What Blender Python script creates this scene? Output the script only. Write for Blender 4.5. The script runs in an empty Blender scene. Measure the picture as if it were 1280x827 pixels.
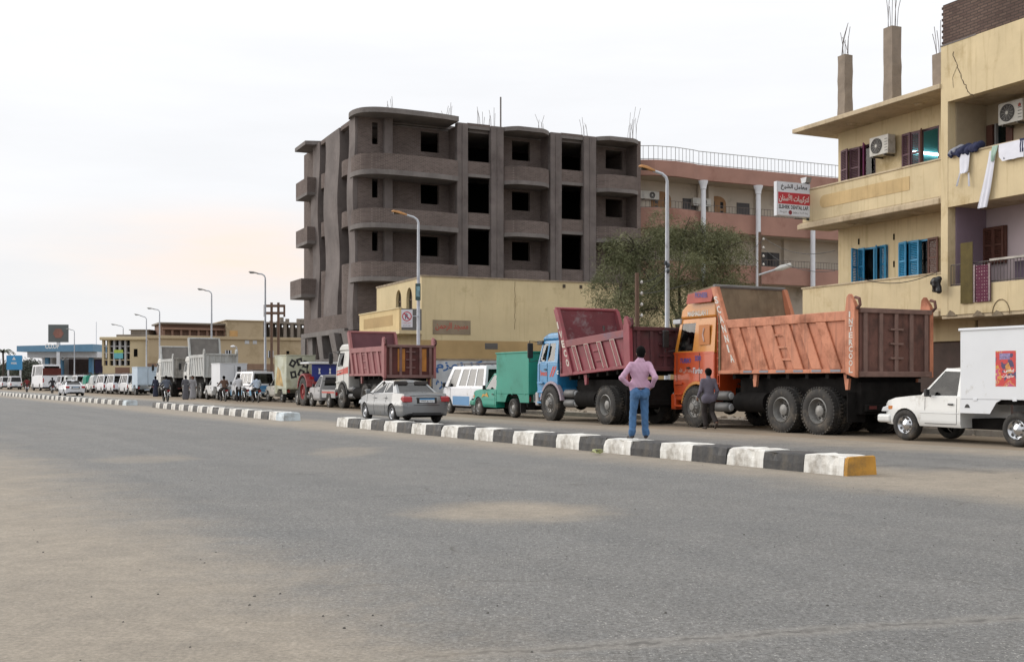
import bpy, bmesh, math, random
import numpy as np
from mathutils import Vector, Matrix
random.seed(7)
R = math.radians
sc = bpy.context.scene
COL = sc.collection
# ------------------------------------------------------------------ camera
EYE = 1.4          # metres above the road
FPX = 1400.0       # focal length in pixels of the 1280 px wide photograph
HOR = 475.0        # row of the horizon
cam = bpy.data.cameras.new('camera'); cam.sensor_width = 36.0
cam.lens = FPX / 1280 * 36.0
cam.shift_y = (HOR - 413.5) / 1280
cam.clip_start = 0.1; cam.clip_end = 3000
camo = bpy.data.objects.new('camera', cam); COL.objects.link(camo)
camo.location = (0, 0, EYE); camo.rotation_euler = (R(90), 0, 0)
sc.camera = camo
# ------------------------------------------------------------------ sky, sun, exposure
SUN_EL, SUN_AZ = R(24), R(-68)          # azimuth measured from +Y towards +X
w = bpy.data.worlds.new('World'); sc.world = w; w.use_nodes = True
nt = w.node_tree; nt.nodes.clear()
def wn(t, **k):
    n = nt.nodes.new(t)
    for a, b in k.items(): setattr(n, a, b)
    return n
sky = wn('ShaderNodeTexSky', sky_type='NISHITA', sun_disc=False, sun_elevation=R(13), sun_rotation=SUN_AZ,
         air_density=1.0, dust_density=2.0, ozone_density=1.0)
bg = wn('ShaderNodeBackground'); out = wn('ShaderNodeOutputWorld')
tc = wn('ShaderNodeTexCoord'); mp = wn('ShaderNodeMapping'); mp.inputs['Scale'].default_value = (1.0, 1.0, 6.5)
nz = wn('ShaderNodeTexNoise'); nz.inputs['Scale'].default_value = 2.6; nz.inputs['Detail'].default_value = 6; nz.inputs['Roughness'].default_value = .55
L = nt.links.new
L(tc.outputs['Generated'], mp.inputs['Vector']); L(mp.outputs['Vector'], nz.inputs['Vector'])
# high thin overcast: a pale veil over the clear sky, warm where it thins low in the west
sep = wn('ShaderNodeSeparateXYZ'); L(tc.outputs['Generated'], sep.inputs[0])
el = wn('ShaderNodeMapRange'); el.inputs[1].default_value = 0.0; el.inputs[2].default_value = 1.0
L(sep.outputs['Z'], el.inputs[0])
veil = wn('ShaderNodeMixRGB'); veil.inputs[1].default_value = (6.6, 6.65, 6.9, 1); veil.inputs[2].default_value = (11.6, 11.6, 11.6, 1)
L(el.outputs[0], veil.inputs[0])
gmp = wn('ShaderNodeMapping', vector_type='TEXTURE'); gmp.inputs['Location'].default_value = Vector((-.235, 1, .112)).normalized(); gmp.inputs['Scale'].default_value = (.21, .6, .05)
L(tc.outputs['Generated'], gmp.inputs['Vector'])
dot = wn('ShaderNodeVectorMath', operation='LENGTH'); L(gmp.outputs[0], dot.inputs[0])
gl = wn('ShaderNodeMapRange'); gl.inputs[1].default_value = 1.15; gl.inputs[2].default_value = .1; gl.interpolation_type = 'SMOOTHSTEP'
L(dot.outputs['Value'], gl.inputs[0])
cr = wn('ShaderNodeMapRange'); cr.inputs[1].default_value = .38; cr.inputs[2].default_value = .62; cr.inputs[3].default_value = .1
L(nz.outputs['Fac'], cr.inputs[0])
gm = wn('ShaderNodeMath', operation='MULTIPLY'); L(gl.outputs[0], gm.inputs[0]); L(cr.outputs[0], gm.inputs[1])
warm = wn('ShaderNodeMixRGB'); warm.inputs[2].default_value = (8.4, 6.75, 5.75, 1)
L(gm.outputs[0], warm.inputs[0]); L(veil.outputs[0], warm.inputs[1])
cl = wn('ShaderNodeMapRange'); cl.inputs[1].default_value = .3; cl.inputs[2].default_value = .7; cl.inputs[3].default_value = .955; cl.inputs[4].default_value = 1.045
L(nz.outputs['Fac'], cl.inputs[0])
shade = wn('ShaderNodeMixRGB', blend_type='MULTIPLY'); shade.inputs[0].default_value = 1
L(warm.outputs[0], shade.inputs[1]); L(cl.outputs[0], shade.inputs[2])
mixs = wn('ShaderNodeMixRGB'); mixs.inputs[0].default_value = .92
L(sky.outputs[0], mixs.inputs[1]); L(shade.outputs[0], mixs.inputs[2])
L(mixs.outputs[0], bg.inputs['Color']); bg.inputs['Strength'].default_value = .112
L(bg.outputs[0], out.inputs['Surface'])
sun = bpy.data.lights.new('sun', 'SUN'); sun.energy = 1.5; sun.angle = R(50); sun.color = (1, .95, .89)
suno = bpy.data.objects.new('sun', sun); COL.objects.link(suno)
sd = Vector((math.sin(SUN_AZ) * math.cos(SUN_EL), math.cos(SUN_AZ) * math.cos(SUN_EL), math.sin(SUN_EL)))
suno.rotation_euler = (-sd).to_track_quat('-Z', 'Y').to_euler(); suno.location = (-60, 40, 60)
vs = sc.view_settings; vs.view_transform = 'Standard'; vs.look = 'None'; vs.exposure = 0.25; vs.gamma = 1; vs.use_curve_mapping = False
sc.render.engine = 'CYCLES'
try: sc.cycles.use_denoising = True
except Exception: pass
sc.cycles.max_bounces = 6; sc.cycles.transparent_max_bounces = 12

# ------------------------------------------------------------------ helpers
def C(h):
    h = h.lstrip('#'); o = []
    for i in (0, 2, 4):
        c = int(h[i:i+2], 16) / 255
        o.append(c / 12.92 if c <= .04045 else ((c + .055) / 1.055) ** 2.4)
    return tuple(o) + (1,)
def gp(px, py):                      # point of the road seen at a pixel
    Y = FPX * EYE / (py - HOR); return ((px - 640) / FPX * Y, Y)
def at(px, Y): return (px - 640) / FPX * Y
def zz(py, Y): return EYE + (HOR - py) * Y / FPX
MATS = {}
def M(key, col, rough=.65, metal=0, var=.18, vs=1.5, bump=0, bs=20, dirt=None, spec=.5, stretch=None, coat=0, streak=None):
    """Principled material: base colour broken by two noises, optional dirt patches (colour, amount, scale)."""
    if key in MATS: return MATS[key]
    m = bpy.data.materials.new(key); m.use_nodes = True; t = m.node_tree; N = t.nodes; lk = t.links.new
    p = N['Principled BSDF']; p.inputs['Roughness'].default_value = rough; p.inputs['Metallic'].default_value = metal
    p.inputs['Specular IOR Level'].default_value = spec
    if coat: p.inputs['Coat Weight'].default_value = coat; p.inputs['Coat Roughness'].default_value = .08
    c = C(col) if isinstance(col, str) else tuple(col)
    co = N.new('ShaderNodeTexCoord'); vec = co.outputs['Object']
    if stretch:
        q = N.new('ShaderNodeMapping'); q.inputs['Scale'].default_value = stretch; lk(vec, q.inputs[0]); vec = q.outputs[0]
    n1 = N.new('ShaderNodeTexNoise'); n1.inputs['Scale'].default_value = vs; n1.inputs['Detail'].default_value = 8; n1.inputs['Roughness'].default_value = .62
    lk(vec, n1.inputs['Vector'])
    r = N.new('ShaderNodeMapRange'); r.inputs[1].default_value = .3; r.inputs[2].default_value = .7
    r.inputs[3].default_value = 1 - var; r.inputs[4].default_value = 1 + var * .6
    lk(n1.outputs['Fac'], r.inputs[0])
    mul = N.new('ShaderNodeMixRGB'); mul.blend_type = 'MULTIPLY'; mul.inputs[0].default_value = 1; mul.inputs[1].default_value = c
    lk(r.outputs[0], mul.inputs[2]); last = mul.outputs[0]
    if dirt:
        dc, am, ds = dirt
        n2 = N.new('ShaderNodeTexNoise'); n2.inputs['Scale'].default_value = ds; n2.inputs['Detail'].default_value = 10; n2.inputs['Roughness'].default_value = .7
        q2 = N.new('ShaderNodeMapping'); q2.inputs['Location'].default_value = (3.7, 1.3, 9.1); lk(vec, q2.inputs[0]); lk(q2.outputs[0], n2.inputs['Vector'])
        r2 = N.new('ShaderNodeMapRange'); r2.inputs[1].default_value = .62 - am * .3; r2.inputs[2].default_value = .75 - am * .1; r2.inputs[4].default_value = .85
        lk(n2.outputs['Fac'], r2.inputs[0])
        mx = N.new('ShaderNodeMixRGB'); mx.inputs[2].default_value = C(dc) if isinstance(dc, str) else dc
        lk(r2.outputs[0], mx.inputs[0]); lk(last, mx.inputs[1]); last = mx.outputs[0]
        rr = N.new('ShaderNodeMapRange'); rr.inputs[3].default_value = rough; rr.inputs[4].default_value = .9
        lk(r2.outputs[0], rr.inputs[0]); lk(rr.outputs[0], p.inputs['Roughness'])
    if streak:
        q4 = N.new('ShaderNodeMapping'); q4.inputs['Scale'].default_value = (2.6, 2.6, .2); q4.inputs['Location'].default_value = (5.1, 2.2, .7); lk(co.outputs['Object'], q4.inputs[0])
        n4 = N.new('ShaderNodeTexNoise'); n4.inputs['Scale'].default_value = 2.4; n4.inputs['Detail'].default_value = 9; n4.inputs['Roughness'].default_value = .68; lk(q4.outputs[0], n4.inputs['Vector'])
        r4 = N.new('ShaderNodeMapRange'); r4.inputs[1].default_value = .52; r4.inputs[2].default_value = .74; r4.inputs[4].default_value = streak[1]; lk(n4.outputs['Fac'], r4.inputs[0])
        m4 = N.new('ShaderNodeMixRGB'); m4.inputs[2].default_value = C(streak[0]); lk(r4.outputs[0], m4.inputs[0]); lk(last, m4.inputs[1]); last = m4.outputs[0]
    lk(last, p.inputs['Base Color'])
    if bump:
        n3 = N.new('ShaderNodeTexNoise'); n3.inputs['Scale'].default_value = bs; n3.inputs['Detail'].default_value = 6
        lk(vec, n3.inputs['Vector'])
        b = N.new('ShaderNodeBump'); b.inputs['Strength'].default_value = bump; b.inputs['Distance'].default_value = .02
        lk(n3.outputs['Fac'], b.inputs['Height']); lk(b.outputs[0], p.inputs['Normal'])
    MATS[key] = m; return m
def brickmat(key, c1, c2, mort, scale=1.0, bw=.25, bh=.075, rot=(0, 0, 0)):
    m = bpy.data.materials.new(key); m.use_nodes = True; t = m.node_tree; N = t.nodes; lk = t.links.new
    p = N['Principled BSDF']; p.inputs['Roughness'].default_value = .92; p.inputs['Specular IOR Level'].default_value = .2
    co = N.new('ShaderNodeTexCoord'); sp = N.new('ShaderNodeSeparateXYZ'); lk(co.outputs['Object'], sp.inputs[0])
    ad = N.new('ShaderNodeMath'); ad.operation = 'ADD'; lk(sp.outputs[0], ad.inputs[0]); lk(sp.outputs[1], ad.inputs[1])
    cb = N.new('ShaderNodeCombineXYZ'); lk(ad.outputs[0], cb.inputs[0]); lk(sp.outputs[2], cb.inputs[1])
    b = N.new('ShaderNodeTexBrick'); b.inputs['Color1'].default_value = C(c1); b.inputs['Color2'].default_value = C(c2); b.inputs['Mortar'].default_value = C(mort)
    b.inputs['Scale'].default_value = 1; b.inputs['Brick Width'].default_value = bw; b.inputs['Row Height'].default_value = bh; b.inputs['Mortar Size'].default_value = .012
    lk(cb.outputs[0], b.inputs['Vector'])
    n1 = N.new('ShaderNodeTexNoise'); n1.inputs['Scale'].default_value = .45; n1.inputs['Detail'].default_value = 9; n1.inputs['Roughness'].default_value = .7
    lk(co.outputs['Object'], n1.inputs['Vector'])
    r = N.new('ShaderNodeMapRange'); r.inputs[1].default_value = .3; r.inputs[2].default_value = .7; r.inputs[3].default_value = .72; r.inputs[4].default_value = 1.2
    lk(n1.outputs['Fac'], r.inputs[0])
    mul = N.new('ShaderNodeMixRGB'); mul.blend_type = 'MULTIPLY'; mul.inputs[0].default_value = 1
    lk(b.outputs['Color'], mul.inputs[1]); lk(r.outputs[0], mul.inputs[2]); lk(mul.outputs[0], p.inputs['Base Color'])
    bp = N.new('ShaderNodeBump'); bp.inputs['Strength'].default_value = .6; bp.inputs['Distance'].default_value = .012; bp.invert = True
    lk(b.outputs['Fac'], bp.inputs['Height']); lk(bp.outputs[0], p.inputs['Normal'])
    MATS[key] = m; return m
def glassmat(key, tint=(.25, .3, .32), rough=.04, clear=.55):
    m = bpy.data.materials.new(key); m.use_nodes = True; t = m.node_tree; N = t.nodes; lk = t.links.new; N.clear()
    o = N.new('ShaderNodeOutputMaterial'); g = N.new('ShaderNodeBsdfGlossy'); g.inputs['Roughness'].default_value = rough
    tr = N.new('ShaderNodeBsdfTransparent'); tr.inputs['Color'].default_value = tuple(c * clear / .55 for c in tint) + (1,)
    lf = N.new('ShaderNodeLayerWeight'); lf.inputs[0].default_value = .5
    lw = N.new('ShaderNodeMapRange'); lw.inputs[1].default_value = .35; lw.inputs[2].default_value = 1.0; lw.inputs[3].default_value = .04; lw.inputs[4].default_value = .35; lk(lf.outputs['Facing'], lw.inputs[0])
    ge = N.new('ShaderNodeNewGeometry'); inv = N.new('ShaderNodeMath'); inv.operation = 'SUBTRACT'; inv.inputs[0].default_value = 1; lk(ge.outputs['Backfacing'], inv.inputs[1]); ml = N.new('ShaderNodeMath'); ml.operation = 'MULTIPLY'; lk(lw.outputs[0], ml.inputs[0]); lk(inv.outputs[0], ml.inputs[1])
    n = N.new('ShaderNodeTexNoise'); n.inputs['Scale'].default_value = 3
    df = N.new('ShaderNodeBsdfDiffuse'); df.inputs['Color'].default_value = (.25, .24, .22, 1)
    dm = N.new('ShaderNodeMixShader'); rr = N.new('ShaderNodeMapRange'); rr.inputs[1].default_value = .45; rr.inputs[2].default_value = .8; rr.inputs[4].default_value = .16
    lk(n.outputs['Fac'], rr.inputs[0]); lk(rr.outputs[0], dm.inputs[0]); lk(tr.outputs[0], dm.inputs[1]); lk(df.outputs[0], dm.inputs[2])
    mx = N.new('ShaderNodeMixShader'); lk(ml.outputs[0], mx.inputs[0]); lk(dm.outputs[0], mx.inputs[1]); lk(g.outputs[0], mx.inputs[2])
    lk(mx.outputs[0], o.inputs['Surface']); MATS[key] = m; return m

class MB:
    def __init__(s): s.v = []; s.f = []; s.m = []; s.cur = 0
    def add(s, vs, fs):
        b = len(s.v); s.v.extend([tuple(x) for x in vs])
        for f in fs: s.f.append(tuple(b + i for i in f)); s.m.append(s.cur)
        return s
    def box(s, x0, x1, y0, y1, z0, z1):
        if x0 > x1: x0, x1 = x1, x0
        if y0 > y1: y0, y1 = y1, y0
        if z0 > z1: z0, z1 = z1, z0
        return s.add([(x0,y0,z0),(x1,y0,z0),(x1,y1,z0),(x0,y1,z0),(x0,y0,z1),(x1,y0,z1),(x1,y1,z1),(x0,y1,z1)],
                     [(3,2,1,0),(4,5,6,7),(0,1,5,4),(1,2,6,5),(2,3,7,6),(3,0,4,7)])
    def prism(s, prof, a, b, axis='x'):
        """2-D profile extruded from a to b along an axis: (y,z) for x, (x,z) for y, (x,y) for z."""
        n = len(prof)
        ar = sum(prof[i][0]*prof[(i+1)%n][1]-prof[(i+1)%n][0]*prof[i][1] for i in range(n))
        if (ar < 0) != (axis == 'y'): prof = prof[::-1]
        if a > b: a, b = b, a
        def P(t, q): return {'x': (t,q[0],q[1]), 'y': (q[0],t,q[1]), 'z': (q[0],q[1],t)}[axis]
        vs = [P(a,q) for q in prof] + [P(b,q) for q in prof]
        fs = [tuple(reversed(range(n))), tuple(range(n, 2*n))]
        fs += [(i, (i+1)%n, n+(i+1)%n, n+i) for i in range(n)]
        return s.add(vs, fs)
    def ring(s, rings, closed=True, cap=True):
        n = len(rings[0]); vs = [p for r in rings for p in r]; fs = []
        for k in range(len(rings)-1):
            for i in range(n if closed else n-1):
                j = (i+1) % n
                fs.append((k*n+i, k*n+j, (k+1)*n+j, (k+1)*n+i))
        if cap and closed:
            fs.append(tuple(reversed(range(n)))); fs.append(tuple((len(rings)-1)*n+i for i in range(n)))
        return s.add(vs, fs)
    def tube(s, pts, r, seg=8, cap=True):
        pts = [Vector(p) for p in pts]; rs = r if isinstance(r, (list, tuple)) else [r]*len(pts)
        rings = []; up = None
        for i, p in enumerate(pts):
            d = (pts[min(i+1, len(pts)-1)] - pts[max(i-1, 0)])
            if d.length < 1e-9: d = Vector((0,0,1))
            d.normalize()
            if up is None: up = Vector((0,0,1)) if abs(d.z) < .9 else Vector((1,0,0))
            a = d.cross(up)
            if a.length < 1e-4: a = d.cross(Vector((0,1,0)))
            a.normalize(); b = a.cross(d); up = b
            rings.append([p + (a*math.cos(t) + b*math.sin(t))*rs[i] for t in [-2*math.pi*k/seg for k in range(seg)]])
        return s.ring(rings, True, cap)
    def cyl(s, c, r, l, axis='z', seg=16, r2=None):
        d = {'x': Vector((1,0,0)), 'y': Vector((0,1,0)), 'z': Vector((0,0,1))}[axis]; c = Vector(c)
        return s.tube([c - d*l/2, c + d*l/2], [r, r if r2 is None else r2], seg)
    def lathe(s, prof, seg=24, axis='x', c=(0,0,0), cap=True):
        """prof: (along axis, radius)"""
        rings = []
        for a, r in prof:
            ring = []
            for k in range(seg):
                t = 2*math.pi*k/seg; u, v = r*math.cos(t), r*math.sin(t)
                q = {'x': (a,u,v), 'y': (v,a,u), 'z': (u,v,a)}[axis]
                ring.append((q[0]+c[0], q[1]+c[1], q[2]+c[2]))
            rings.append(ring)
        return s.ring(rings, True, cap)
    def ball(s, c, r, seg=10, rg=7):
        sx, sy, sz = r if isinstance(r, (tuple, list)) else (r, r, r)
        rings = [[(c[0]+sx*math.sin(a)*math.cos(t), c[1]+sy*math.sin(a)*math.sin(t), c[2]-sz*math.cos(a)) for t in [2*math.pi*k/seg for k in range(seg)]]
                 for a in [math.pi*(.04+.92*i/rg) for i in range(rg+1)]]
        return s.ring(rings)
    def quad(s, a, b, c, d): return s.add([a, b, c, d], [(0,1,2,3)])
    def slab(s, a, b, c, d, t):
        """quad given thickness t along its normal"""
        a, b, c, d = map(Vector, (a, b, c, d)); n = (b-a).cross(d-a).normalized()*t
        return s.add([a, b, c, d, a+n, b+n, c+n, d+n], [(3,2,1,0),(4,5,6,7),(0,1,5,4),(1,2,6,5),(2,3,7,6),(3,0,4,7)])
    def xf(s, mat):
        s.v = [tuple(mat @ Vector(p)) for p in s.v]; return s
    def build(s, name, mat, parent=None, bevel=0, smooth=None, seg=2, label=None, kind=None):
        o = mkobj(name, s.mesh(name, mat, smooth), parent)
        if bevel:
            b = o.modifiers.new('bevel', 'BEVEL'); b.width = bevel; b.segments = seg; b.limit_method = 'ANGLE'; b.angle_limit = R(35); b.harden_normals = False
        if label: o['label'] = label
        if kind: o['kind'] = kind
        return o
    def mesh(s, name, mat, smooth=None):
        me = bpy.data.meshes.new(name); me.from_pydata(s.v, [], s.f)
        for x in (mat if isinstance(mat, (list, tuple)) else [mat]): me.materials.append(x)
        if any(s.m): me.polygons.foreach_set('material_index', s.m)
        if smooth:
            me.polygons.foreach_set('use_smooth', [True]*len(me.polygons))
            me.set_sharp_from_angle(angle=R(smooth))
        me.update(); return me
def mkobj(name, data, parent=None, loc=None, rz=None):
    o = bpy.data.objects.new(name, data); COL.objects.link(o)
    if parent is not None: o.parent = parent
    if loc is not None: o.location = loc
    if rz is not None: o.rotation_euler = (0, 0, rz)
    return o
def tag(o, label, cat, group=None):
    o['label'] = label; o['category'] = cat
    if group: o['group'] = group
    return o
def thing(name, label, cat, loc=(0,0,0), rz=0, group=None):
    loc = tuple(loc) + (0,)*(3-len(loc))
    return tag(mkobj(name, None, None, loc, rz), label, cat, group)
def struct(o): o['kind'] = 'structure'; return o
def place(o, wpx, local):            # move a thing so that a local ground point stands under a pixel of the road
    p = gp(*wpx); a = o.rotation_euler.z; lx, ly = local
    o.location = (p[0] - (lx*math.cos(a) - ly*math.sin(a)), p[1] - (lx*math.sin(a) + ly*math.cos(a)), o.location.z)
def copy_tree(o, parent=None):
    c = o.copy(); COL.objects.link(c)
    if parent is not None: c.parent = parent
    for ch in list(o.children): copy_tree(ch, c)
    return c
# ---- lettering: Arabic is shaped by hand into presentation forms
AR = {'ا':(0xFE8D,2),'أ':(0xFE83,2),'ب':(0xFE8F,4),'ة':(0xFE93,2),'ت':(0xFE95,4),'ج':(0xFE9D,4),'ح':(0xFEA1,4),'خ':(0xFEA5,4),'د':(0xFEA9,2),'ذ':(0xFEAB,2),
      'ر':(0xFEAD,2),'ز':(0xFEAF,2),'س':(0xFEB1,4),'ش':(0xFEB5,4),'ص':(0xFEB9,4),'ط':(0xFEC1,4),'ع':(0xFEC9,4),'ف':(0xFED1,4),'ق':(0xFED5,4),'ك':(0xFED9,4),
      'ل':(0xFEDD,4),'م':(0xFEE1,4),'ن':(0xFEE5,4),'ه':(0xFEE9,4),'و':(0xFEED,2),'ى':(0xFEEF,2),'ي':(0xFEF1,4),'ﻷ':(0xFEF7,2),'ﻻ':(0xFEFB,2)}
def arab(s):
    s = s.replace('لأ', 'ﻷ').replace('لا', 'ﻻ'); o = []
    for i, ch in enumerate(s):
        if ch not in AR: o.append(ch); continue
        b, n = AR[ch]
        prev = i > 0 and s[i-1] in AR and AR[s[i-1]][1] == 4
        nxt = i+1 < len(s) and s[i+1] in AR
        if n == 4: k = (3 if nxt else 1) if prev else (2 if nxt else 0)
        else: k = 1 if prev else 0
        o.append(chr(b+k))
    return ''.join(reversed(o))
def text(body, width, height, mat, parent, o, xd, yd, name='lettering', bold=.0, depth=.004, off=.003, shear=0):
    """flat lettering filling width x height, lower left corner at o, in the plane of xd and yd"""
    c = bpy.data.curves.new('t', 'FONT'); c.body = body; c.resolution_u = 2; c.offset = bold; c.extrude = 0; c.shear = shear
    t = bpy.data.objects.new('t', c); COL.objects.link(t)
    dg = bpy.context.evaluated_depsgraph_get(); me = bpy.data.meshes.new_from_object(t.evaluated_get(dg))
    bpy.data.objects.remove(t); bpy.data.curves.remove(c)
    n = len(me.vertices); co = np.empty(n*3); me.vertices.foreach_get('co', co); co = co.reshape(-1, 3)
    mn, mx = co.min(0), co.max(0); co = (co-mn) / np.maximum(mx-mn, 1e-6)
    X, Y = Vector(xd).normalized(), Vector(yd).normalized(); Z = X.cross(Y)
    P = np.array(o)[None] + np.outer(co[:,0]*width, X) + np.outer(co[:,1]*height, Y) + np.array(Z*off)[None]
    me.vertices.foreach_set('co', P.ravel()); me.update()
    me.materials.clear(); me.materials.append(mat); me.name = name
    return mkobj(name, me, parent)
def facewin(F, A, B, D, Cc, wins):
    """frame of a face A(bl) B(br) Cc(tr) D(tl) with window holes in uv; returns the hole quads"""
    A, B, Cc, D = map(Vector, (A, B, Cc, D))
    def P(u, v): return (A*(1-u)+B*u)*(1-v) + (D*(1-u)+Cc*u)*v
    u = 0; hs = []
    for (a, b, c, d) in wins:
        if a > u: F.quad(P(u,0), P(a,0), P(a,1), P(u,1))
        if c > 0: F.quad(P(a,0), P(b,0), P(b,c), P(a,c))
        if d < 1: F.quad(P(a,d), P(b,d), P(b,1), P(a,1))
        hs.append((P(a,c), P(b,c), P(b,d), P(a,d))); u = b
    if u < 1: F.quad(P(u,0), P(1,0), P(1,1), P(u,1))
    return hs
def hull(mb, ys, zb, zt, wf, nz=6, crown=.03, cx=0):
    rings = []
    for y in ys:
        b, t = zb(y), zt(y); r = []
        for i in range(nz+1):
            k = i/nz; z = b+(t-b)*k; r.append((-wf(y, z, k)+cx, y, z))
        wt = wf(y, t, 1)
        r += [(-wt*.55+cx, y, t+crown*.75), (cx, y, t+crown), (wt*.55+cx, y, t+crown*.75)]
        for i in range(nz, -1, -1):
            k = i/nz; z = b+(t-b)*k; r.append((wf(y, z, k)+cx, y, z))
        rings.append(r)
    return mb.ring(rings[::-1])
def lerp(pts):
    xs = [p[0] for p in pts]; ys = [p[1] for p in pts]
    return lambda x: float(np.interp(x, xs, ys))
def arched(base, axles, r):
    def f(y):
        z = base(y) if callable(base) else base
        for a in axles:
            d = abs(y-a)
            if d < r: z = max(z, .3*r/.36 + math.sqrt(max(r*r-d*d, 0)))
        return z
    return f
def stations(y0, y1, axles, r, n=22):
    s = set(np.linspace(y0, y1, n).tolist())
    for a in axles:
        for t in np.linspace(0, math.pi, 13): s.add(a + r*math.cos(t)*.9999)
        s.add(a-r*1.001); s.add(a+r*1.001)
    return sorted(x for x in s if y0 <= x <= y1)
# ---- organic bodies: a field of tapered capsules turned into one continuous surface
def sdf_mesh(prims, vox, name, mats, k=.02, wob=0):
    A = np.array([p[0] for p in prims]); B = np.array([p[1] for p in prims]); rm = max(max(p[2], p[3]) for p in prims)
    lo = np.minimum(A, B).min(0) - rm - 3*vox; hi = np.maximum(A, B).max(0) + rm + 3*vox
    n = np.ceil((hi-lo)/vox).astype(int)+1; D = np.full(n, 1.0, np.float32); T = np.zeros(n, np.int16); Dm = np.full(n, 1.0, np.float32)
    for pr in prims:
        a, b, ra, rb, tg = pr[:5]; sq = pr[5] if len(pr) > 5 else None; kk = pr[6] if len(pr) > 6 else k
        a = np.array(a, float); b = np.array(b, float); mr = max(ra, rb)+.06
        i0 = np.maximum(((np.minimum(a, b)-mr-lo)/vox).astype(int), 0); i1 = np.minimum(((np.maximum(a, b)+mr-lo)/vox).astype(int)+2, n)
        sl = tuple(slice(p, q) for p, q in zip(i0, i1))
        g = np.stack(np.meshgrid(*[lo[i]+vox*np.arange(i0[i], i1[i]) for i in range(3)], indexing='ij'), -1)
        ab = b-a; L2 = max(ab @ ab, 1e-9); t = np.clip(((g-a) @ ab)/L2, 0, 1); q = g-a-t[..., None]*ab
        if sq is not None:
            ax = np.array(sq[0], float); ax /= np.linalg.norm(ax); q = q + (q @ ax)[..., None]*ax*(sq[1]-1)
        d = np.sqrt((q*q).sum(-1)) - (ra+t*(rb-ra)); d = d.astype(np.float32)
        cur = D[sl]; h = np.maximum(kk-np.abs(cur-d), 0)/max(kk, 1e-6); D[sl] = np.minimum(cur, d)-h*h*kk*.25
        tt = T[sl]; dm = Dm[sl]; mk = d < dm; tt[mk] = tg; dm[mk] = d[mk]
    if wob:
        g = np.stack(np.meshgrid(*[lo[i]+vox*np.arange(n[i]) for i in range(3)], indexing='ij'), -1)
        D += (wob*(np.sin(g[..., 2]*31+g[..., 0]*27+2*np.sin(g[..., 0]*9))*np.sin(g[..., 0]*29+g[..., 1]*21+g[..., 2]*17)+.7*wob*np.sin(g[..., 2]*58+g[..., 0]*44+3*np.sin(g[..., 2]*7+g[..., 1]*11)))).astype(np.float32)*np.isin(T, (1, 2))
    ins = D < 0
    S = np.zeros(n-1, int)
    corners = [(i, j, l) for i in (0, 1) for j in (0, 1) for l in (0, 1)]
    cut = lambda X, c: X[c[0]:n[0]-1+c[0], c[1]:n[1]-1+c[1], c[2]:n[2]-1+c[2]]
    for c in corners: S += cut(ins, c)
    act = (S > 0) & (S < 8); idx = -np.ones(n-1, int); idx[act] = np.arange(act.sum())
    pos = np.zeros((int(act.sum()), 3)); cnt = np.zeros(int(act.sum()))
    for c in corners:
        for ax in range(3):
            if c[ax]: continue
            c2 = list(c); c2[ax] = 1
            da = cut(D, c)[act]; db = cut(D, c2)[act]; mk = (da < 0) != (db < 0)
            t = np.where(mk, da/np.where(mk, da-db, 1), 0); p = np.tile(np.array(c, float), (len(da), 1)); p[:, ax] = t
            pos[mk] += p[mk]; cnt[mk] += 1
    ijk = np.argwhere(act); V = lo + vox*(ijk + pos/cnt[:, None]); tg = T[:-1, :-1, :-1][act]
    F = []
    for ax in range(3):
        o1, o2 = [(1, 2), (2, 0), (0, 1)][ax]
        a = ins[tuple(slice(0, -1) if i == ax else slice(1, -1) for i in range(3))]; b = ins[tuple(slice(1, None) if i == ax else slice(1, -1) for i in range(3))]
        for e, flip in ((a & ~b, False), (~a & b, True)):
            q = np.argwhere(e)
            if not len(q): continue
            for i in range(3):
                if i != ax: q[:, i] += 1
            def I(d1, d2):
                z = q.copy(); z[:, o1] -= d1; z[:, o2] -= d2; return idx[z[:, 0], z[:, 1], z[:, 2]]
            qs = np.stack([I(1, 1), I(0, 1), I(0, 0), I(1, 0)], 1); F.append(qs[:, ::-1] if flip else qs)
    F = np.concatenate(F)
    me = bpy.data.meshes.new(name); me.from_pydata(V.tolist(), [], F.tolist())
    for x in mats: me.materials.append(x)
    me.polygons.foreach_set('material_index', tg[F[:, 0]].astype(np.int32)); me.polygons.foreach_set('use_smooth', [True]*len(F)); me.update()
    return me
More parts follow.
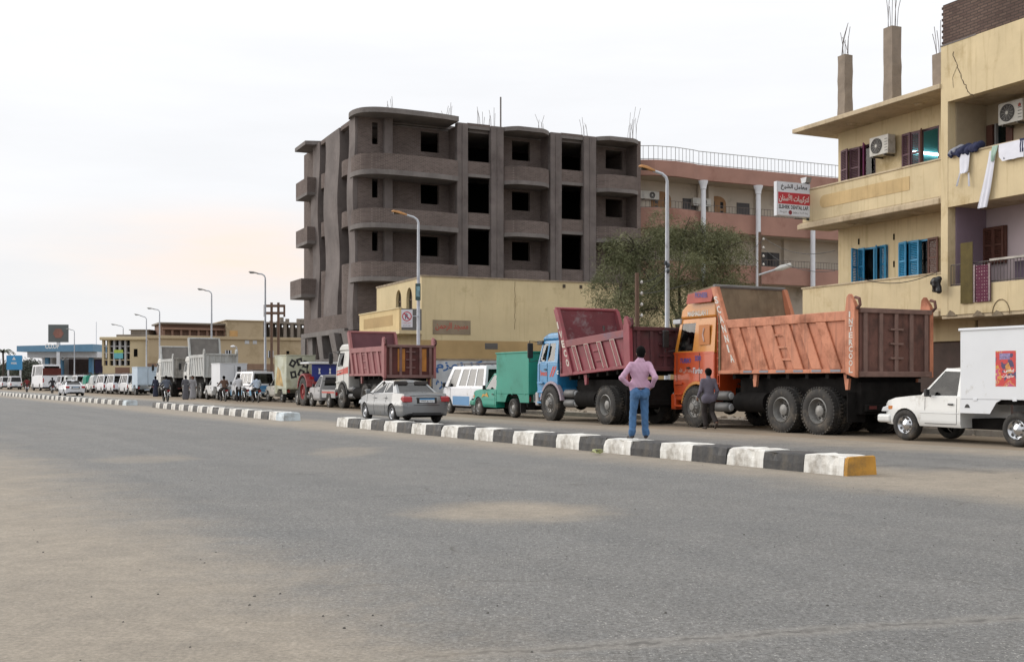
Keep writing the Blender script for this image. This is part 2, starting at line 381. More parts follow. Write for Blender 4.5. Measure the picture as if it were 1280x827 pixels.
# ------------------------------------------------------------------ ground and road
RH = R(31)                                   # heading of the road, to the left of the view
def rd(o, s, p): return (o[0] - math.sin(RH)*s + math.cos(RH)*p, o[1] + math.cos(RH)*s + math.sin(RH)*p)
def roadmat():
    m = bpy.data.materials.new('dusty asphalt'); m.use_nodes = True; t = m.node_tree; N = t.nodes; lk = t.links.new
    p = N['Principled BSDF']; p.inputs['Roughness'].default_value = .82; p.inputs['Specular IOR Level'].default_value = .35
    geo = N.new('ShaderNodeNewGeometry'); P = geo.outputs['Position']
    def noise(s, d=6, r=.6, v=P):
        n = N.new('ShaderNodeTexNoise'); n.inputs['Scale'].default_value = s; n.inputs['Detail'].default_value = d; n.inputs['Roughness'].default_value = r; lk(v, n.inputs['Vector']); return n.outputs['Fac']
    def rng(x, a, b, c=0, d=1, sm=True):
        r = N.new('ShaderNodeMapRange'); r.interpolation_type = 'SMOOTHSTEP' if sm else 'LINEAR'
        for i, q in enumerate((a, b, c, d)): r.inputs[i+1].default_value = q
        lk(x, r.inputs[0]); return r.outputs[0]
    def math_(op, a, b):
        n = N.new('ShaderNodeMath'); n.operation = op
        for i, q in enumerate((a, b)):
            if isinstance(q, (int, float)): n.inputs[i].default_value = q
            else: lk(q, n.inputs[i])
        return n.outputs[0]
    # road frame: x across, y along
    mp = N.new('ShaderNodeMapping'); mp.vector_type = 'POINT'; mp.inputs['Rotation'].default_value = (0, 0, -RH); lk(P, mp.inputs[0])
    sp = N.new('ShaderNodeSeparateXYZ'); lk(mp.outputs[0], sp.inputs[0]); ax, al = sp.outputs[0], sp.outputs[1]
    st = N.new('ShaderNodeMapping'); st.inputs['Scale'].default_value = (1, .07, 1); lk(mp.outputs[0], st.inputs[0])
    streak = noise(1.3, 5, .6, st.outputs[0])
    big = noise(.22, 6, .6); mid = noise(1.4, 8, .68)
    wob = math_('MULTIPLY', math_('SUBTRACT', noise(.55, 11, .76), .5), 3.8)
    # dust masks, all as stains with their own outline
    edge = lambda v, a, b: rng(math_('ADD', v, wob), a, b)
    E0 = math.cos(RH)*(-.4) + math.sin(RH)*5.5             # across-road position of the worn edge by the camera
    d1 = edge(ax, E0 + 1.3, E0 - 1.0)
    kx = math.cos(RH)*4.89 + math.sin(RH)*16.3             # foot of the median
    kd = math_('ABSOLUTE', math_('SUBTRACT', ax, kx + .33), 0)
    d2 = rng(math_('ADD', kd, math_('MULTIPLY', wob, .35)), 2.3, .5)
    d3 = rng(math_('ADD', ax, wob), kx + 4.6, kx + 6.8)
    def ell(cx, cy, rx, ry, k=.5):
        q = N.new('ShaderNodeMapping'); q.vector_type = 'TEXTURE'; q.inputs['Location'].default_value = (cx, cy, 0); q.inputs['Scale'].default_value = (rx, ry, 1); lk(P, q.inputs[0])
        ln = N.new('ShaderNodeVectorMath'); ln.operation = 'LENGTH'; lk(q.outputs[0], ln.inputs[0])
        return rng(math_('ADD', ln.outputs['Value'], math_('MULTIPLY', wob, k)), 1.15, .45)
    d4 = ell(-.05, 12.0, 1.25, 1.1, .32); d5 = ell(7.2, 15.4, 3.9, 2.6, .25); d6 = ell(-3.2, 22, .8, 2.0); d7 = ell(-6.5, 20, 1.0, 1.2)
    mx = d1
    for q in (d2, d3, d4, d5): mx = math_('MAXIMUM', mx, q)
    for q in (d6, d7): mx = math_('MAXIMUM', mx, math_('MULTIPLY', q, .5))
    mx = math_('MULTIPLY', mx, rng(mid, .22, .62, .84, 1))
    film = rng(math_('ADD', big, math_('MULTIPLY', streak, .5)), .55, .95, .16, .34)
    dust = math_('MINIMUM', math_('ADD', math_('MULTIPLY', mx, .86), math_('MULTIPLY', film, .42)), 1.0)
    # aggregate
    vo = N.new('ShaderNodeTexVoronoi'); vo.inputs['Scale'].default_value = 48; lk(P, vo.inputs['Vector'])
    chip = rng(vo.outputs['Distance'], .34, .10); sel = N.new('ShaderNodeSeparateColor'); lk(vo.outputs['Color'], sel.inputs[0])
    chip = math_('MULTIPLY', chip, rng(sel.outputs[0], .55, .92))
    v2 = N.new('ShaderNodeTexVoronoi'); v2.inputs['Scale'].default_value = 21; lk(P, v2.inputs['Vector']); s3 = N.new('ShaderNodeSeparateColor'); lk(v2.outputs['Color'], s3.inputs[0])
    chip2 = math_('MULTIPLY', rng(v2.outputs['Distance'], .24, .08), rng(s3.outputs[1], .66, .95)); chip = math_('MULTIPLY', math_('MAXIMUM', chip, math_('MULTIPLY', chip2, .8)), rng(noise(.9, 5, .6), .3, .7, .45, 1.0))
    grain = noise(34, 5, .75)
    def mix(a, b, f, bl='MIX'):
        n = N.new('ShaderNodeMixRGB'); n.blend_type = bl
        for i, q in ((1, a), (2, b), (0, f)):
            if isinstance(q, (int, float)): n.inputs[i].default_value = q
            elif isinstance(q, tuple): n.inputs[i].default_value = q
            else: lk(q, n.inputs[i])
        return n.outputs[0]
    asp = mix((.122, .124, .124, 1), (.142, .143, .141, 1), rng(mid, .3, .72))
    asp = mix(asp, rng(streak, .3, .7, .92, 1.08), .8, 'MULTIPLY'); asp = mix(asp, rng(grain, .32, .68, .52, 1.55), .95, 'MULTIPLY'); asp = mix(asp, rng(noise(11, 5, .72), .3, .7, .80, 1.22), .9, 'MULTIPLY')
    asp = mix(asp, (.58, .56, .52, 1), math_('MULTIPLY', chip, .9))
    fine = noise(170, 3, .7); asp = mix(asp, rng(fine, .3, .7, .5, 1.5), .9, 'MULTIPLY')
    # long joint between two strips of paving
    jd = math_('ABSOLUTE', math_('ADD', math_('SUBTRACT', math_('MULTIPLY', sp.outputs[0], 0), 0), 0), 0)
    q = N.new('ShaderNodeMapping'); q.vector_type = 'TEXTURE'; q.inputs['Location'].default_value = (.25, 5.85, 0); q.inputs['Rotation'].default_value = (0, 0, math.atan2(.79, 2.79)); lk(P, q.inputs[0])
    s2 = N.new('ShaderNodeSeparateXYZ'); lk(q.outputs[0], s2.inputs[0])
    jd = math_('ABSOLUTE', math_('ADD', s2.outputs[1], math_('MULTIPLY', math_('SUBTRACT', noise(3.1, 6, .7), .5), .3)), 0)
    jl = math_('MULTIPLY', rng(jd, .05, .008), rng(noise(9, 4), .35, .6)); jx = math_('MULTIPLY', rng(s2.outputs[0], -2.2, -.6), .75)
    asp = mix(asp, (.30, .28, .25, 1), math_('MULTIPLY', math_('MULTIPLY', rng(jd, .16, .02), jx), .5))
    asp = mix(asp, (.05, .05, .05, 1), math_('MULTIPLY', jl, jx))
    # cracks
    cr = N.new('ShaderNodeTexVoronoi'); cr.feature = 'DISTANCE_TO_EDGE'; cr.inputs['Scale'].default_value = .21; 
    wv = N.new('ShaderNodeVectorMath'); wv.operation = 'ADD'; nv = N.new('ShaderNodeTexNoise'); nv.inputs['Scale'].default_value = 1.2; nv.inputs['Detail'].default_value = 6; lk(P, nv.inputs['Vector']); lk(P, wv.inputs[0]); lk(nv.outputs['Color'], wv.inputs[1]); lk(wv.outputs[0], cr.inputs['Vector'])
    asp = mix(asp, (.055, .053, .05, 1), math_('MULTIPLY', math_('MULTIPLY', rng(cr.outputs['Distance'], .006, .001), rng(noise(.5), .5, .62)), .7))
    du = mix((.255, .220, .175, 1), (.295, .256, .206, 1), rng(mid, .28, .74))
    du = mix(du, rng(grain, .3, .7, .76, 1.26), .9, 'MULTIPLY'); du = mix(du, rng(noise(7, 6, .7), .3, .7, .88, 1.12), .9, 'MULTIPLY'); du = mix(du, (.40, .37, .33, 1), math_('MULTIPLY', chip, .35))
    du = mix(du, rng(fine, .3, .7, .85, 1.12), .7, 'MULTIPLY')
    colr = mix(asp, du, dust)
    oil = math_('MULTIPLY', math_('MULTIPLY', rng(ax, kx+1.2, kx+2.2), rng(ax, kx+5.2, kx+4.0)), rng(noise(.8, 6, .65), .52, .68))
    colr = mix(colr, (.07, .068, .065, 1), math_('MULTIPLY', oil, .45))
    lk(colr, p.inputs['Base Color'])
    b = N.new('ShaderNodeBump'); b.inputs['Strength'].default_value = .55; b.inputs['Distance'].default_value = .006
    h = math_('ADD', math_('MULTIPLY', chip, .8), fine); lk(h, b.inputs['Height']); lk(b.outputs[0], p.inputs['Normal'])
    return m
dirtm = M('packed dirt', (.27, .22, .165, 1), .95, var=.3, vs=.35, bump=.5, bs=7, spec=.15, dirt=('#8f8376', .5, .15))
struct(MB().add([(-900,-300,-.004),(900,-300,-.004),(900,1500,-.004),(-900,1500,-.004)], [(0,1,2,3)]).build('ground', dirtm))
rl = rd((4.89,16.3), -60, -22); a = [rd((4.89,16.3), -60, -22), rd((4.89,16.3), -60, 7.6), rd((4.89,16.3), 420, 7.6), rd((4.89,16.3), 420, -22)]
struct(MB().add([(x, y, 0) for x, y in a], [(0,1,2,3)]).build('road', roadmat()))
# far pavement: kerb stones with a dusty paved strip behind
SW = (11.2, 29.2)
pv = MB(); pv.add([rd(SW,-40,0)+(.0,), rd(SW,-40,.001)+(0,)], [])
q = [rd(SW,-40,.15), rd(SW,-40,2.2), rd(SW,260,2.2), rd(SW,260,.15)]
pv = MB(); pv.prism(q, -.05, .13, 'z'); struct(pv.build('pavement', M('pavement concrete', (.30,.26,.21,1), .95, var=.35, vs=.8, bump=.4, bs=9, dirt=('#9a8871', .6, .4))))
ks = struct(mkobj('pavement_kerb', None))
kme = MB().box(0, .15, 0, .985, -.05, .15).mesh('kerb_stone', M('kerb concrete', (.34,.31,.27,1), .9, var=.35, vs=2, bump=.4))
for i in range(150):
    s = -20 + i*1.0; x, y = rd(SW, s, 0)
    mkobj('kerb_stone', kme, ks, (x, y, random.uniform(-.015,.0)), RH + random.uniform(-.006,.006))
# rubble and grit lying along the pavement and on the road
def grit(name, mat, spots, label):
    mb = MB()
    for (x, y, z, r) in spots:
        n = 6; a0 = random.random()*6
        ring = [(x+r*random.uniform(.7,1.2)*math.cos(a0+k*1.047), y+r*random.uniform(.7,1.2)*math.sin(a0+k*1.047), z) for k in range(n)]
        top = [(x+(p[0]-x)*.6, y+(p[1]-y)*.6, z+r*random.uniform(.5,.9)) for p in ring]
        mb.ring([ring, top])
    o = mb.build(name, mat); o['kind'] = 'stuff'; tag(o, label, 'gravel'); o['kind'] = 'stuff'; return o
sp_ = []
for i in range(420):
    x, y = rd(SW, random.uniform(-4, 60), random.uniform(.2, 2.0)); sp_.append((x, y, .12, random.choice((.02,.03,.04,.07,.11))))
for i in range(160):
    x, y = rd(SW, random.uniform(-4, 60), -abs(random.gauss(0,.25))-.03); sp_.append((x, y, 0, random.choice((.012,.02,.03,.045))))
grit('rubble', M('rubble', (.33,.28,.22,1), .95, var=.4, vs=5), sp_, 'broken stones and grit strewn along the far pavement')
sp_ = []
for px, py in ((175,712),(350,742),(318,745),(308,778),(154,777),(622,757),(404,770),(435,769),(610,766),(466,769),(312,756),(832,766),(47,677),(54,690),(108,663),(876,710),(1201,716),(430,785),(270,690),(520,640),(240,600),(1150,640),(930,668)):
    x, y = gp(px, py); sp_.append((x, y, 0, random.uniform(.005, .012)))
for i in range(140):
    y = random.uniform(5.5, 26); x = random.uniform(-.46*y, .46*y); sp_.append((x, y, 0, random.uniform(.004, .010)))
grit('pebbles', M('pebbles', (.10,.095,.085,1), .9, var=.5, vs=9), sp_, 'small dark pebbles scattered over the near asphalt')
# ------------------------------------------------------------------ painted median kerbs
kw = M('kerb white paint', (.74,.73,.69,1), .7, var=.13, vs=3, bump=.35, bs=14, dirt=('#7a7063', .50, 2.3), streak=('#8a7f70', .5))
kb = M('kerb black paint', (.024,.024,.026,1), .6, var=.5, vs=4, bump=.35, bs=14, dirt=('#6b655c', .40, 3.0), streak=('#57524a', .5))
ky = M('kerb yellow paint', (.50,.25,.035,1), .7, var=.25, vs=3, bump=.35, bs=14, dirt=('#6b5b40', .3, 2.5))
kbl = M('kerb pale blue paint', (.55,.62,.66,1), .7, var=.2, vs=3, bump=.3, bs=14, dirt=('#6b655c', .3, 2.5))
KH, KWID = .28, .62
def kblock(m, ln, end=0):
    mb = MB(); sl = .03; rg = []; n = max(2, int(ln/.11)); base = [(0,-.03),(KWID,-.03),(KWID-sl,KH-.02),(KWID-sl-.02,KH),(KWID*.5,KH+.004),(sl+.022,KH),(sl+.004,KH-.018),(.012,KH*.5)]
    for i in range(n+1):
        e = 1 if i in (0, n) else 0; r_ = []
        for j, (x, z) in enumerate(base):
            c = random.gauss(0, .005); ch = random.random() < .12 and j in (3, 5, 6)
            r_.append((x + (0 if j < 2 else c) + (.025 if ch and j in (5, 6) else 0), ln*i/n + (.004 if i == 0 else -.004 if i == n else random.gauss(0,.006)), z + (0 if j < 2 else random.gauss(0,.004)) - (.02 if ch else 0) - (.008 if e and j in (3,4,5) else 0)))
        rg.append(r_[::-1])
    mb.ring(rg); return mb.mesh('kerb_block', m)
def median(label, p0, p1, cols, endc, n0c, group):
    L_ = math.dist(p0, p1); n = max(1, round(L_/.89)); n += (endc is ky and n % 2 == 0); ln = L_/n; h = math.atan2(-(p1[0]-p0[0]), p1[1]-p0[1])
    o = thing('median_kerb', label, 'kerb', p0 + (0,), h, group)
    ms = {k: [kblock(k, ln-.006) for _ in range(4)] for k in (kw, kb, ky, kbl)}
    for i in range(n):
        c = endc if (i == 0 and endc) else (kw if (i + n0c) % 2 else kb)
        if i == 0 and endc is ky:
            mkobj('kerb_block', kblock(ky, .07), o, (0, 0, 0)); mkobj('kerb_block', kblock(kw, ln-.08), o, (0, .073, .002)); continue
        mkobj('kerb_block', random.choice(ms[c]), o, (random.uniform(-.016,.016), i*ln, random.uniform(-.012,.008)), random.uniform(-.012,.012))
    return o
mg = 'striped kerbs of the central reservation'
median('long near black and white kerb with an ochre yellow end', gp(1059,595), gp(421,532.5), None, ky, 1, mg)
median('middle black and white kerb with a pale bare end block', gp(354,526), gp(190,509), None, kbl, 0, mg)
median('farthest black and white kerb running towards the coach', gp(157.5,506.6), gp(-14,493.1), None, kbl, 1, mg)
x, y = gp(746, 568)
mb = MB()
for k in range(9):
    c = Vector((random.gauss(0,.03), random.gauss(0,.02), .035+random.uniform(-.015,.02))); a_ = [c+Vector((random.gauss(0,.045),random.gauss(0,.04),random.gauss(0,.03))) for _ in range(4)]
    mb.slab(*a_, .004)
o = mb.build('litter', M('litter', '#b9bd8a', .6, var=.3, vs=12)); o.location = (x, y, .03); tag(o, 'crumpled pale green wrapper lying by the near kerb', 'litter')
# ------------------------------------------------------------------ buildings
BR = R(25); BU = (-math.sin(BR), math.cos(BR)); BN = (math.cos(BR), math.sin(BR))
GL = glassmat('window glass', (.16,.19,.2), .05); GLC = glassmat('clear vehicle glass', (.24,.27,.28), .03)
dark = M('dark interior', (.008,.0075,.007,1), 1.0, var=.3, spec=.05)  # near-black colour: the gloom inside rooms and openings is put into it
# ---- unfinished brick block of flats
bk = brickmat('rough brown brick', '#6b5f5b', '#5a504c', '#7a706b')
conc = M('raw concrete', (.175,.158,.150,1), .92, var=.28, vs=.8, bump=.3, bs=6, dirt=('#4e4643', .35, .5), streak=('#5a514d', .5))
concd = M('raw concrete piers', (.150,.128,.121,1), .92, var=.3, vs=.7, bump=.3, bs=6, dirt=('#4c4341', .35, .5), streak=('#7b706c', .45))
BX, BY = at(455, 66), 66.0
ub = thing('unfinished_building', 'tall unfinished brown brick apartment block with empty window openings', 'building', (BX, BY), BR)
# local x: along the face towards us (0..19), local y: depth along the street; z up.
W_, Dp = 18.95, 13.9
FLZ = [4.9, 8.35, 11.5, 14.65]; TOP = 17.25
def wall_holes(mb, fix, a0, a1, z0, z1, holes, t, axis='y'):
    """upright wall with rectangular holes; holes (a,b,z0,z1) not overlapping in columns"""
    us = sorted({a0, a1} | {h[0] for h in holes} | {h[1] for h in holes})
    for u, v in zip(us[:-1], us[1:]):
        hs = sorted([h for h in holes if h[0] <= u+1e-6 and h[1] >= v-1e-6], key=lambda h: h[2]); z = z0
        for h in hs + [(0,0,z1,z1)]:
            if h[2] > z + 1e-6:
                if axis == 'y': mb.box(u, v, fix, fix+t, z, h[2])
                else: mb.box(fix, fix+t, u, v, z, h[2])
            z = h[3]
# recessed wall behind the balconies with square windows
px2 = lambda px: ((px-640)/FPX*BY - BX) / (BN[0] - (px-640)/FPX*BN[1])      # pixel column -> local x on the face
wins = []
px2d = lambda px, y: ((px-640)/FPX*(BY+BU[1]*y) - BX - BU[0]*y) / (BN[0] - (px-640)/FPX*BN[1])
cols = [px2d(x, 1.3) for x in (526,548.5, 640,662.5, 757,778)]
for fz in FLZ[1:]+[]: pass
rows = [(5.95, 7.35), (9.2, 10.7), (12.45, 13.95)]
rows = [(zz(322,70), zz(298,70)), (zz(258,70), zz(234,70)), (zz(194,70), zz(169,70))]
hl = [(cols[i], cols[i+1], a, b) for i in (0, 2, 4) for a, b in rows] + [(px2(a_)-.0, px2(b_)+.6, FLZ[0]+.01, TOP-.45) for a_, b_ in ((584.5,613),(701.5,729))]
mb = MB(); wall_holes(mb, 1.3, 1.6, W_-.05, FLZ[0], TOP-.4, hl, .25); mb.build('recessed_wall', bk, ub)
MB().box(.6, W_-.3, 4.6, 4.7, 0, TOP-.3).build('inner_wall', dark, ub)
for fz in FLZ + [TOP-.28]: MB().box(.9, W_-.1, 1.32, Dp-.1, fz-.28, fz-.02).build('floor_slab', conc, ub); [MB().box(px2(a_), px2(b_), .3, 1.3, fz-.28, fz-.02).build('floor_slab', conc, ub) for a_, b_ in ((571,628),(687.5,744))]
# piers on the face
for a, b in ((570.5,584.5),(613,629),(687,701.5),(729,744.5)):
    MB().box(px2(a), px2(b), -.12, .30, FLZ[0]-.3, TOP-.1).build('pier', concd, ub, bevel=.06)
    xs_ = (px2(b)-.28, px2(b)-.01) if a > 600 and a < 680 or a > 720 else (px2(a)+.01, px2(a)+.28)
    MB().box(xs_[0], xs_[1], .30, 1.35, FLZ[0]-.3, TOP-.3).build('balcony_side_wall', bk, ub)
    MB().box((px2(a)+px2(b))/2-.04, (px2(a)+px2(b))/2+.04, -.17, -.10, FLZ[0]-.3, TOP-.2).build('pier_groove', concd, ub)
MB().box(W_-.28, W_, -.1, Dp, 0, TOP-.1).build('end_wall', bk, ub)
# tall openings between the pier pairs: spandrel and lintel around a dark void
fy = [(zz(a,69), zz(b,69)) for a, b in ((331,285),(266,221),(202,161))]
for a, b in ((584.5,613),(701.5,729)):
    z = FLZ[0]-.3; x0, x1 = px2(a), px2(b)
    for lo, hi in fy:
        MB().box(x0, x1, .02, .27, z, lo).build('spandrel', bk, ub); z = hi
        MB().box(x0, x1, .0, .35, hi-.02, hi+.16).build('lintel', conc, ub)
    MB().box(x0, x1, .02, .27, z+.14, TOP-.05).build('spandrel', bk, ub)
# curved balconies
def curved(name, x0, x1, z0, z1, bulge, mat, t=.16, y0=0.0, lip=0):
    n = 18; pts = []
    for i in range(n+1):
        k = i/n; s = math.sin(math.pi*k); pts.append((x0+(x1-x0)*k, y0-bulge*min(1, s*1.5)**.8))
    inner = [(x, 1.25) for x, y in reversed(pts)]
    if name == 'balcony_parapet':
        inner = [(x, y+t) for x, y in reversed(pts)]
    return MB().prism(pts+inner, z0, z1, 'z').build(name, mat, ub)
bays = [(px2(629.5), px2(686.5), .55), (px2(745), W_-.1, .5)]
par = [(zz(352,69), zz(336,69)), (zz(291,69), zz(273,69)), (zz(225,69), zz(205,69))]
for x0, x1, bl in bays:
    for i, (lo, hi) in enumerate(par):
        curved('balcony_slab', x0, x1, lo-.14, lo+.10, bl+.06, conc)
        curved('balcony_parapet', x0, x1, lo+.10, hi, bl, bk)
    curved('roof_slab', x0, x1, TOP-.34, TOP-.08, bl+.1, conc)
# rounded corner balconies wrapping onto the street side
def corner_path(e):
    P = [(px2(570), -.35-e), (4.6, -.60-e), (2.9, -.70-e), (1.5, -.70-e), (.55, -.56-e), (-.08-e*.7, -.12-e*.7), (-.35-e, .55), (-.38-e, 1.3), (-.25-e, 1.9)]
    o = []
    for i in range(len(P)-1):
        for k in range(4):
            t = k/4; p0, p1, p2, p3 = P[max(i-1,0)], P[i], P[i+1], P[min(i+2, len(P)-1)]
            o.append(tuple(.5*((2*p1[j]) + (p2[j]-p0[j])*t + (2*p0[j]-5*p1[j]+4*p2[j]-p3[j])*t*t + (3*p1[j]-p0[j]-3*p2[j]+p3[j])*t**3) for j in (0, 1)))
    return o + [P[-1]]
cpar = [(zz(349,66.5), zz(328,66.5)), (zz(283,66.5), zz(262,66.5)), (zz(217,66.5), zz(194,66.5))]
for lo, hi in cpar:
    P = corner_path(.06); MB().prism(P+[(1.5, 1.9), (px2(570), 1.35)], lo-.16, lo+.12, 'z').build('balcony_slab', conc, ub)
    P = corner_path(0); Q = [(x+.0 if False else x*.0+xx, yy) for (x, y), (xx, yy) in zip(P, corner_path(-.18))]
    MB().prism(P+Q[::-1], lo+.12, hi, 'z').build('balcony_parapet', bk, ub)
P = corner_path(.12); MB().prism(P+[(1.6, 2.0), (px2(570), 1.4)], TOP-.14, TOP+.16, 'z').build('roof_slab', conc, ub)
MB().box(px2(484.5), px2(495), .55, 1.0, FLZ[0]-.2, TOP-.1).build('corner_column', concd, ub, bevel=.04)
mb = MB()                                               # angled wall behind the corner balcony with a narrow opening per floor
nx = px2(471), px2(478.5)
wall_holes(mb, .9, -.1, 1.75, FLZ[0], TOP-.1, [(nx[0], nx[1], a+.1, b+.15) for a, b in rows], .2); mb.build('corner_wall', bk, ub)
# street side: wavy piers and tall openings, receding
def wavy(y0, y1, amp, x0=-.25, mat=concd):
    rg = []
    for i in range(49):
        k = i/48; z = FLZ[0]-.5 + (TOP-FLZ[0]+.35)*k; d = -amp*(.5+.5*math.sin(k*math.pi*3.6+.6))
        lean = -1.0*(1-k)*0
        rg.append([(x0+d, y0, z), (.7, y0, z), (.7, y1, z), (x0+d, y1, z)])
    return MB().ring(rg).build('wavy_pier', mat, ub)
sy = lambda px: ((px-640)/FPX*BY-BX)/(BU[0]-(px-640)/FPX*BU[1])
YS = [sy(p) for p in (449,441.5,429.5,412,404.5,396)]
for y0, y1 in ((YS[0],YS[1]),(YS[2],YS[3]),(YS[4],YS[5])): wavy(y0, y1, .16)
for y0, y1 in ((YS[1],YS[2]),(YS[3],YS[4])):
    z = FLZ[0]-.4
    for lo, hi in fy:
        n = 8; mb = MB(); pts = [(-.12-.2*math.sin(math.pi*i/n), y0+(y1-y0)*i/n) for i in range(n+1)]
        mb.prism(pts+[(.1, y1), (.1, y0)], z, lo, 'z'); mb.build('bowed_spandrel', bk, ub); z = hi
    MB().box(-.2, .1, y0, y1, z, TOP-.1).build('spandrel', bk, ub)
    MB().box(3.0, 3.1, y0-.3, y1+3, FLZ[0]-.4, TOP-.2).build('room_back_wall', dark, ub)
for lo, hi in ((zz(374,78), zz(354,78)), (zz(310,78), zz(292,78)), (zz(252,78), zz(233,78))):   # far stub balconies
    xl = -1.3 if lo < 8 else -.9; ys_ = YS[5]-.9
    MB().box(xl, .2, ys_, ys_+3, lo-.12, lo+.08).build('balcony_slab', conc, ub)
    MB().box(xl, xl+.15, ys_, ys_+3, lo+.08, hi).build('balcony_parapet', bk, ub)
    MB().box(xl+.15, .2, ys_, ys_+.15, lo+.08, hi).build('balcony_parapet', bk, ub)
MB().box(0, .4, YS[5]-.1, 13.9, 0, TOP-.1).build('far_wall', bk, ub); MB().prism([(-1.0,YS[5]-.8),(.2,YS[5]-1.2),(.2,YS[5]+2),(-1.0,YS[5]+2)], TOP-.2, TOP+.05, 'z').build('roof_slab', conc, ub)
MB().box(-.6, .5, 2.0, 12.4, FLZ[0]-.65, FLZ[0]-.35).build('first_floor_slab', conc, ub)
n = 12; pts = [(-.3-.3*math.sin(math.pi*i/n), 2.0+10.4*i/n) for i in range(n+1)]
MB().prism(pts+[(.1,12.4),(.1,2.0)], FLZ[0]-.35, FLZ[0]+.55, 'z').build('first_floor_parapet', bk, ub)
MB().box(.3, 18.5, 1.4, Dp-.2, TOP-.24, TOP-.02).build('roof', conc, ub)
# ground floor: leaning columns in front of dark shops
for y0, lean in ((.4,.9),(3.4,.8),(7.4,.5),(10.8,.2),(13.4,0)):
    MB().ring([[(-.1-0,y0,0),(.55,y0,0),(.55,y0+.7,0),(-.1,y0+.7,0)], [(-.1-lean,y0-.2,FLZ[0]-.6),(.55-lean*.5,y0-.2,FLZ[0]-.6),(.55-lean*.5,y0+1.0,FLZ[0]-.6),(-.1-lean,y0+1.0,FLZ[0]-.6)]]).build('leaning_column', conc, ub)
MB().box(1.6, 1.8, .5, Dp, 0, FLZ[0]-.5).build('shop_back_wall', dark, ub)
MB().box(-.5, 1.6, 3.2, 13.9, 2.4, 2.75).build('mezzanine_slab', conc, ub)
MB().box(.2, W_, .3, .55, 0, FLZ[0]).build('ground_wall', bk, ub)
# starter bars on the roof
def rebar(parent, x, y, z, n, h, spread, lean=.12, mat=None):
    mb = MB()
    for i in range(n):
        a = 2*math.pi*i/n; bx, by = x+spread*math.cos(a), y+spread*math.sin(a); hh = h*random.uniform(.45,1); l = random.gauss(0, lean), random.gauss(0, lean)
        mb.tube([(bx,by,z-.05),(bx+l[0]*.3,by+l[1]*.3,z+hh*.5),(bx+l[0]*hh,by+l[1]*hh,z+hh)], .012, 4)
    return mb.build('reinforcing_bars', mat or M('rusty bars', (.09,.06,.045,1), .8, var=.4, vs=9), parent)
for px in (490,563,604,618,680,735,792,796): rebar(ub, px2(px), .4, TOP-.1, 5, 1.3 if px < 780 else 2.4, .2)
MB().tube([(px2(630),.5,TOP-.2),(px2(630),.5,TOP+1.9)], .05, 6).build('roof_post', conc, ub)

# ---- low yellow house in front of it
py_ = lambda k, c, v=.12: M(k, c, .9, var=v, vs=.5, bump=.25, bs=5, spec=.2, dirt=('#9a8a66', .08, .35), streak=('#a3916a', .35))
yel = py_('pale yellow plaster', (.60,.50,.31,1)); och = py_('ochre plaster', (.44,.31,.155,1), .2); ylw = py_('yellow balcony plaster', (.62,.48,.26,1))
YH = thing('yellow_house', 'low pale yellow house with arched windows and a long blank side wall', 'house', (at(527,57), 57), BR)
yx = lambda px: ((px-640)/FPX*57 - at(527,57)) / (BN[0] - (px-640)/FPX*BN[1])
LY = 17.5
MB().box(0, LY, 0, .3, 3.45, 6.68).build('side_wall', yel, YH)
MB().box(0, LY, -.012, .3, 0, 3.447).build('side_wall_base', och, YH, bevel=.0)
MB().box(-.03, LY+.03, -.04, .36, 6.68, 6.76).build('coping', M('worn coping', (.30,.24,.17,1), .95, var=.4, vs=3, bump=.6, bs=6), YH)
mb = MB(); wall_holes(mb, 0, .3, 7.3, 0, 6.6, [(.5,1.5,.3,2.5),(2.3,4.0,.2,2.6),(1.4,2.3,4.4,6.25),(3.1,4.0,4.4,6.25)], .3, 'x'); mb.build('street_wall', yel, YH)
MB().box(-.03, .33, .3, 7.35, 6.6, 6.70).build('coping', MATS['worn coping'], YH)
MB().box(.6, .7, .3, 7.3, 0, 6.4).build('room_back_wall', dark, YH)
MB().box(.3, LY, 7.0, 7.3, 0, 6.5).build('rear_wall', yel, YH); MB().box(LY-.3, LY, .3, 7.0, 0, 6.5).build('end_wall', yel, YH)
MB().box(.3, LY-.3, .3, 7.0, 6.1, 6.3).build('roof', conc, YH)
for y0 in (1.4, 3.1):                                     # pointed arches: spandrels above each opening
    for s in (0, 1):
        pts = [(y0+.45, 6.25)] + [(y0+.45-.45*math.sin(t)*1, 5.65+.6*math.cos(t)) for t in np.linspace(0, math.pi/2, 7)][1:] + [(y0, 6.25)]
        if s: pts = [(2*y0+.9-a_, b_) for a_, b_ in pts]
        MB().prism(pts, -.0, .3, 'x').build('arch_spandrel', yel, YH)
    f = MB().box(.16, .2, y0, y0+.9, 4.4, 6.25).build('window', GL, YH); MB().box(.13, .18, y0+.42, y0+.48, 4.4, 6.25).build('mullion', M('brown wood', (.09,.05,.03,1), .7, var=.3, vs=3), f)
    MB().box(.13, .18, y0, y0+.9, 5.6, 5.65).build('mullion', MATS['brown wood'], f)
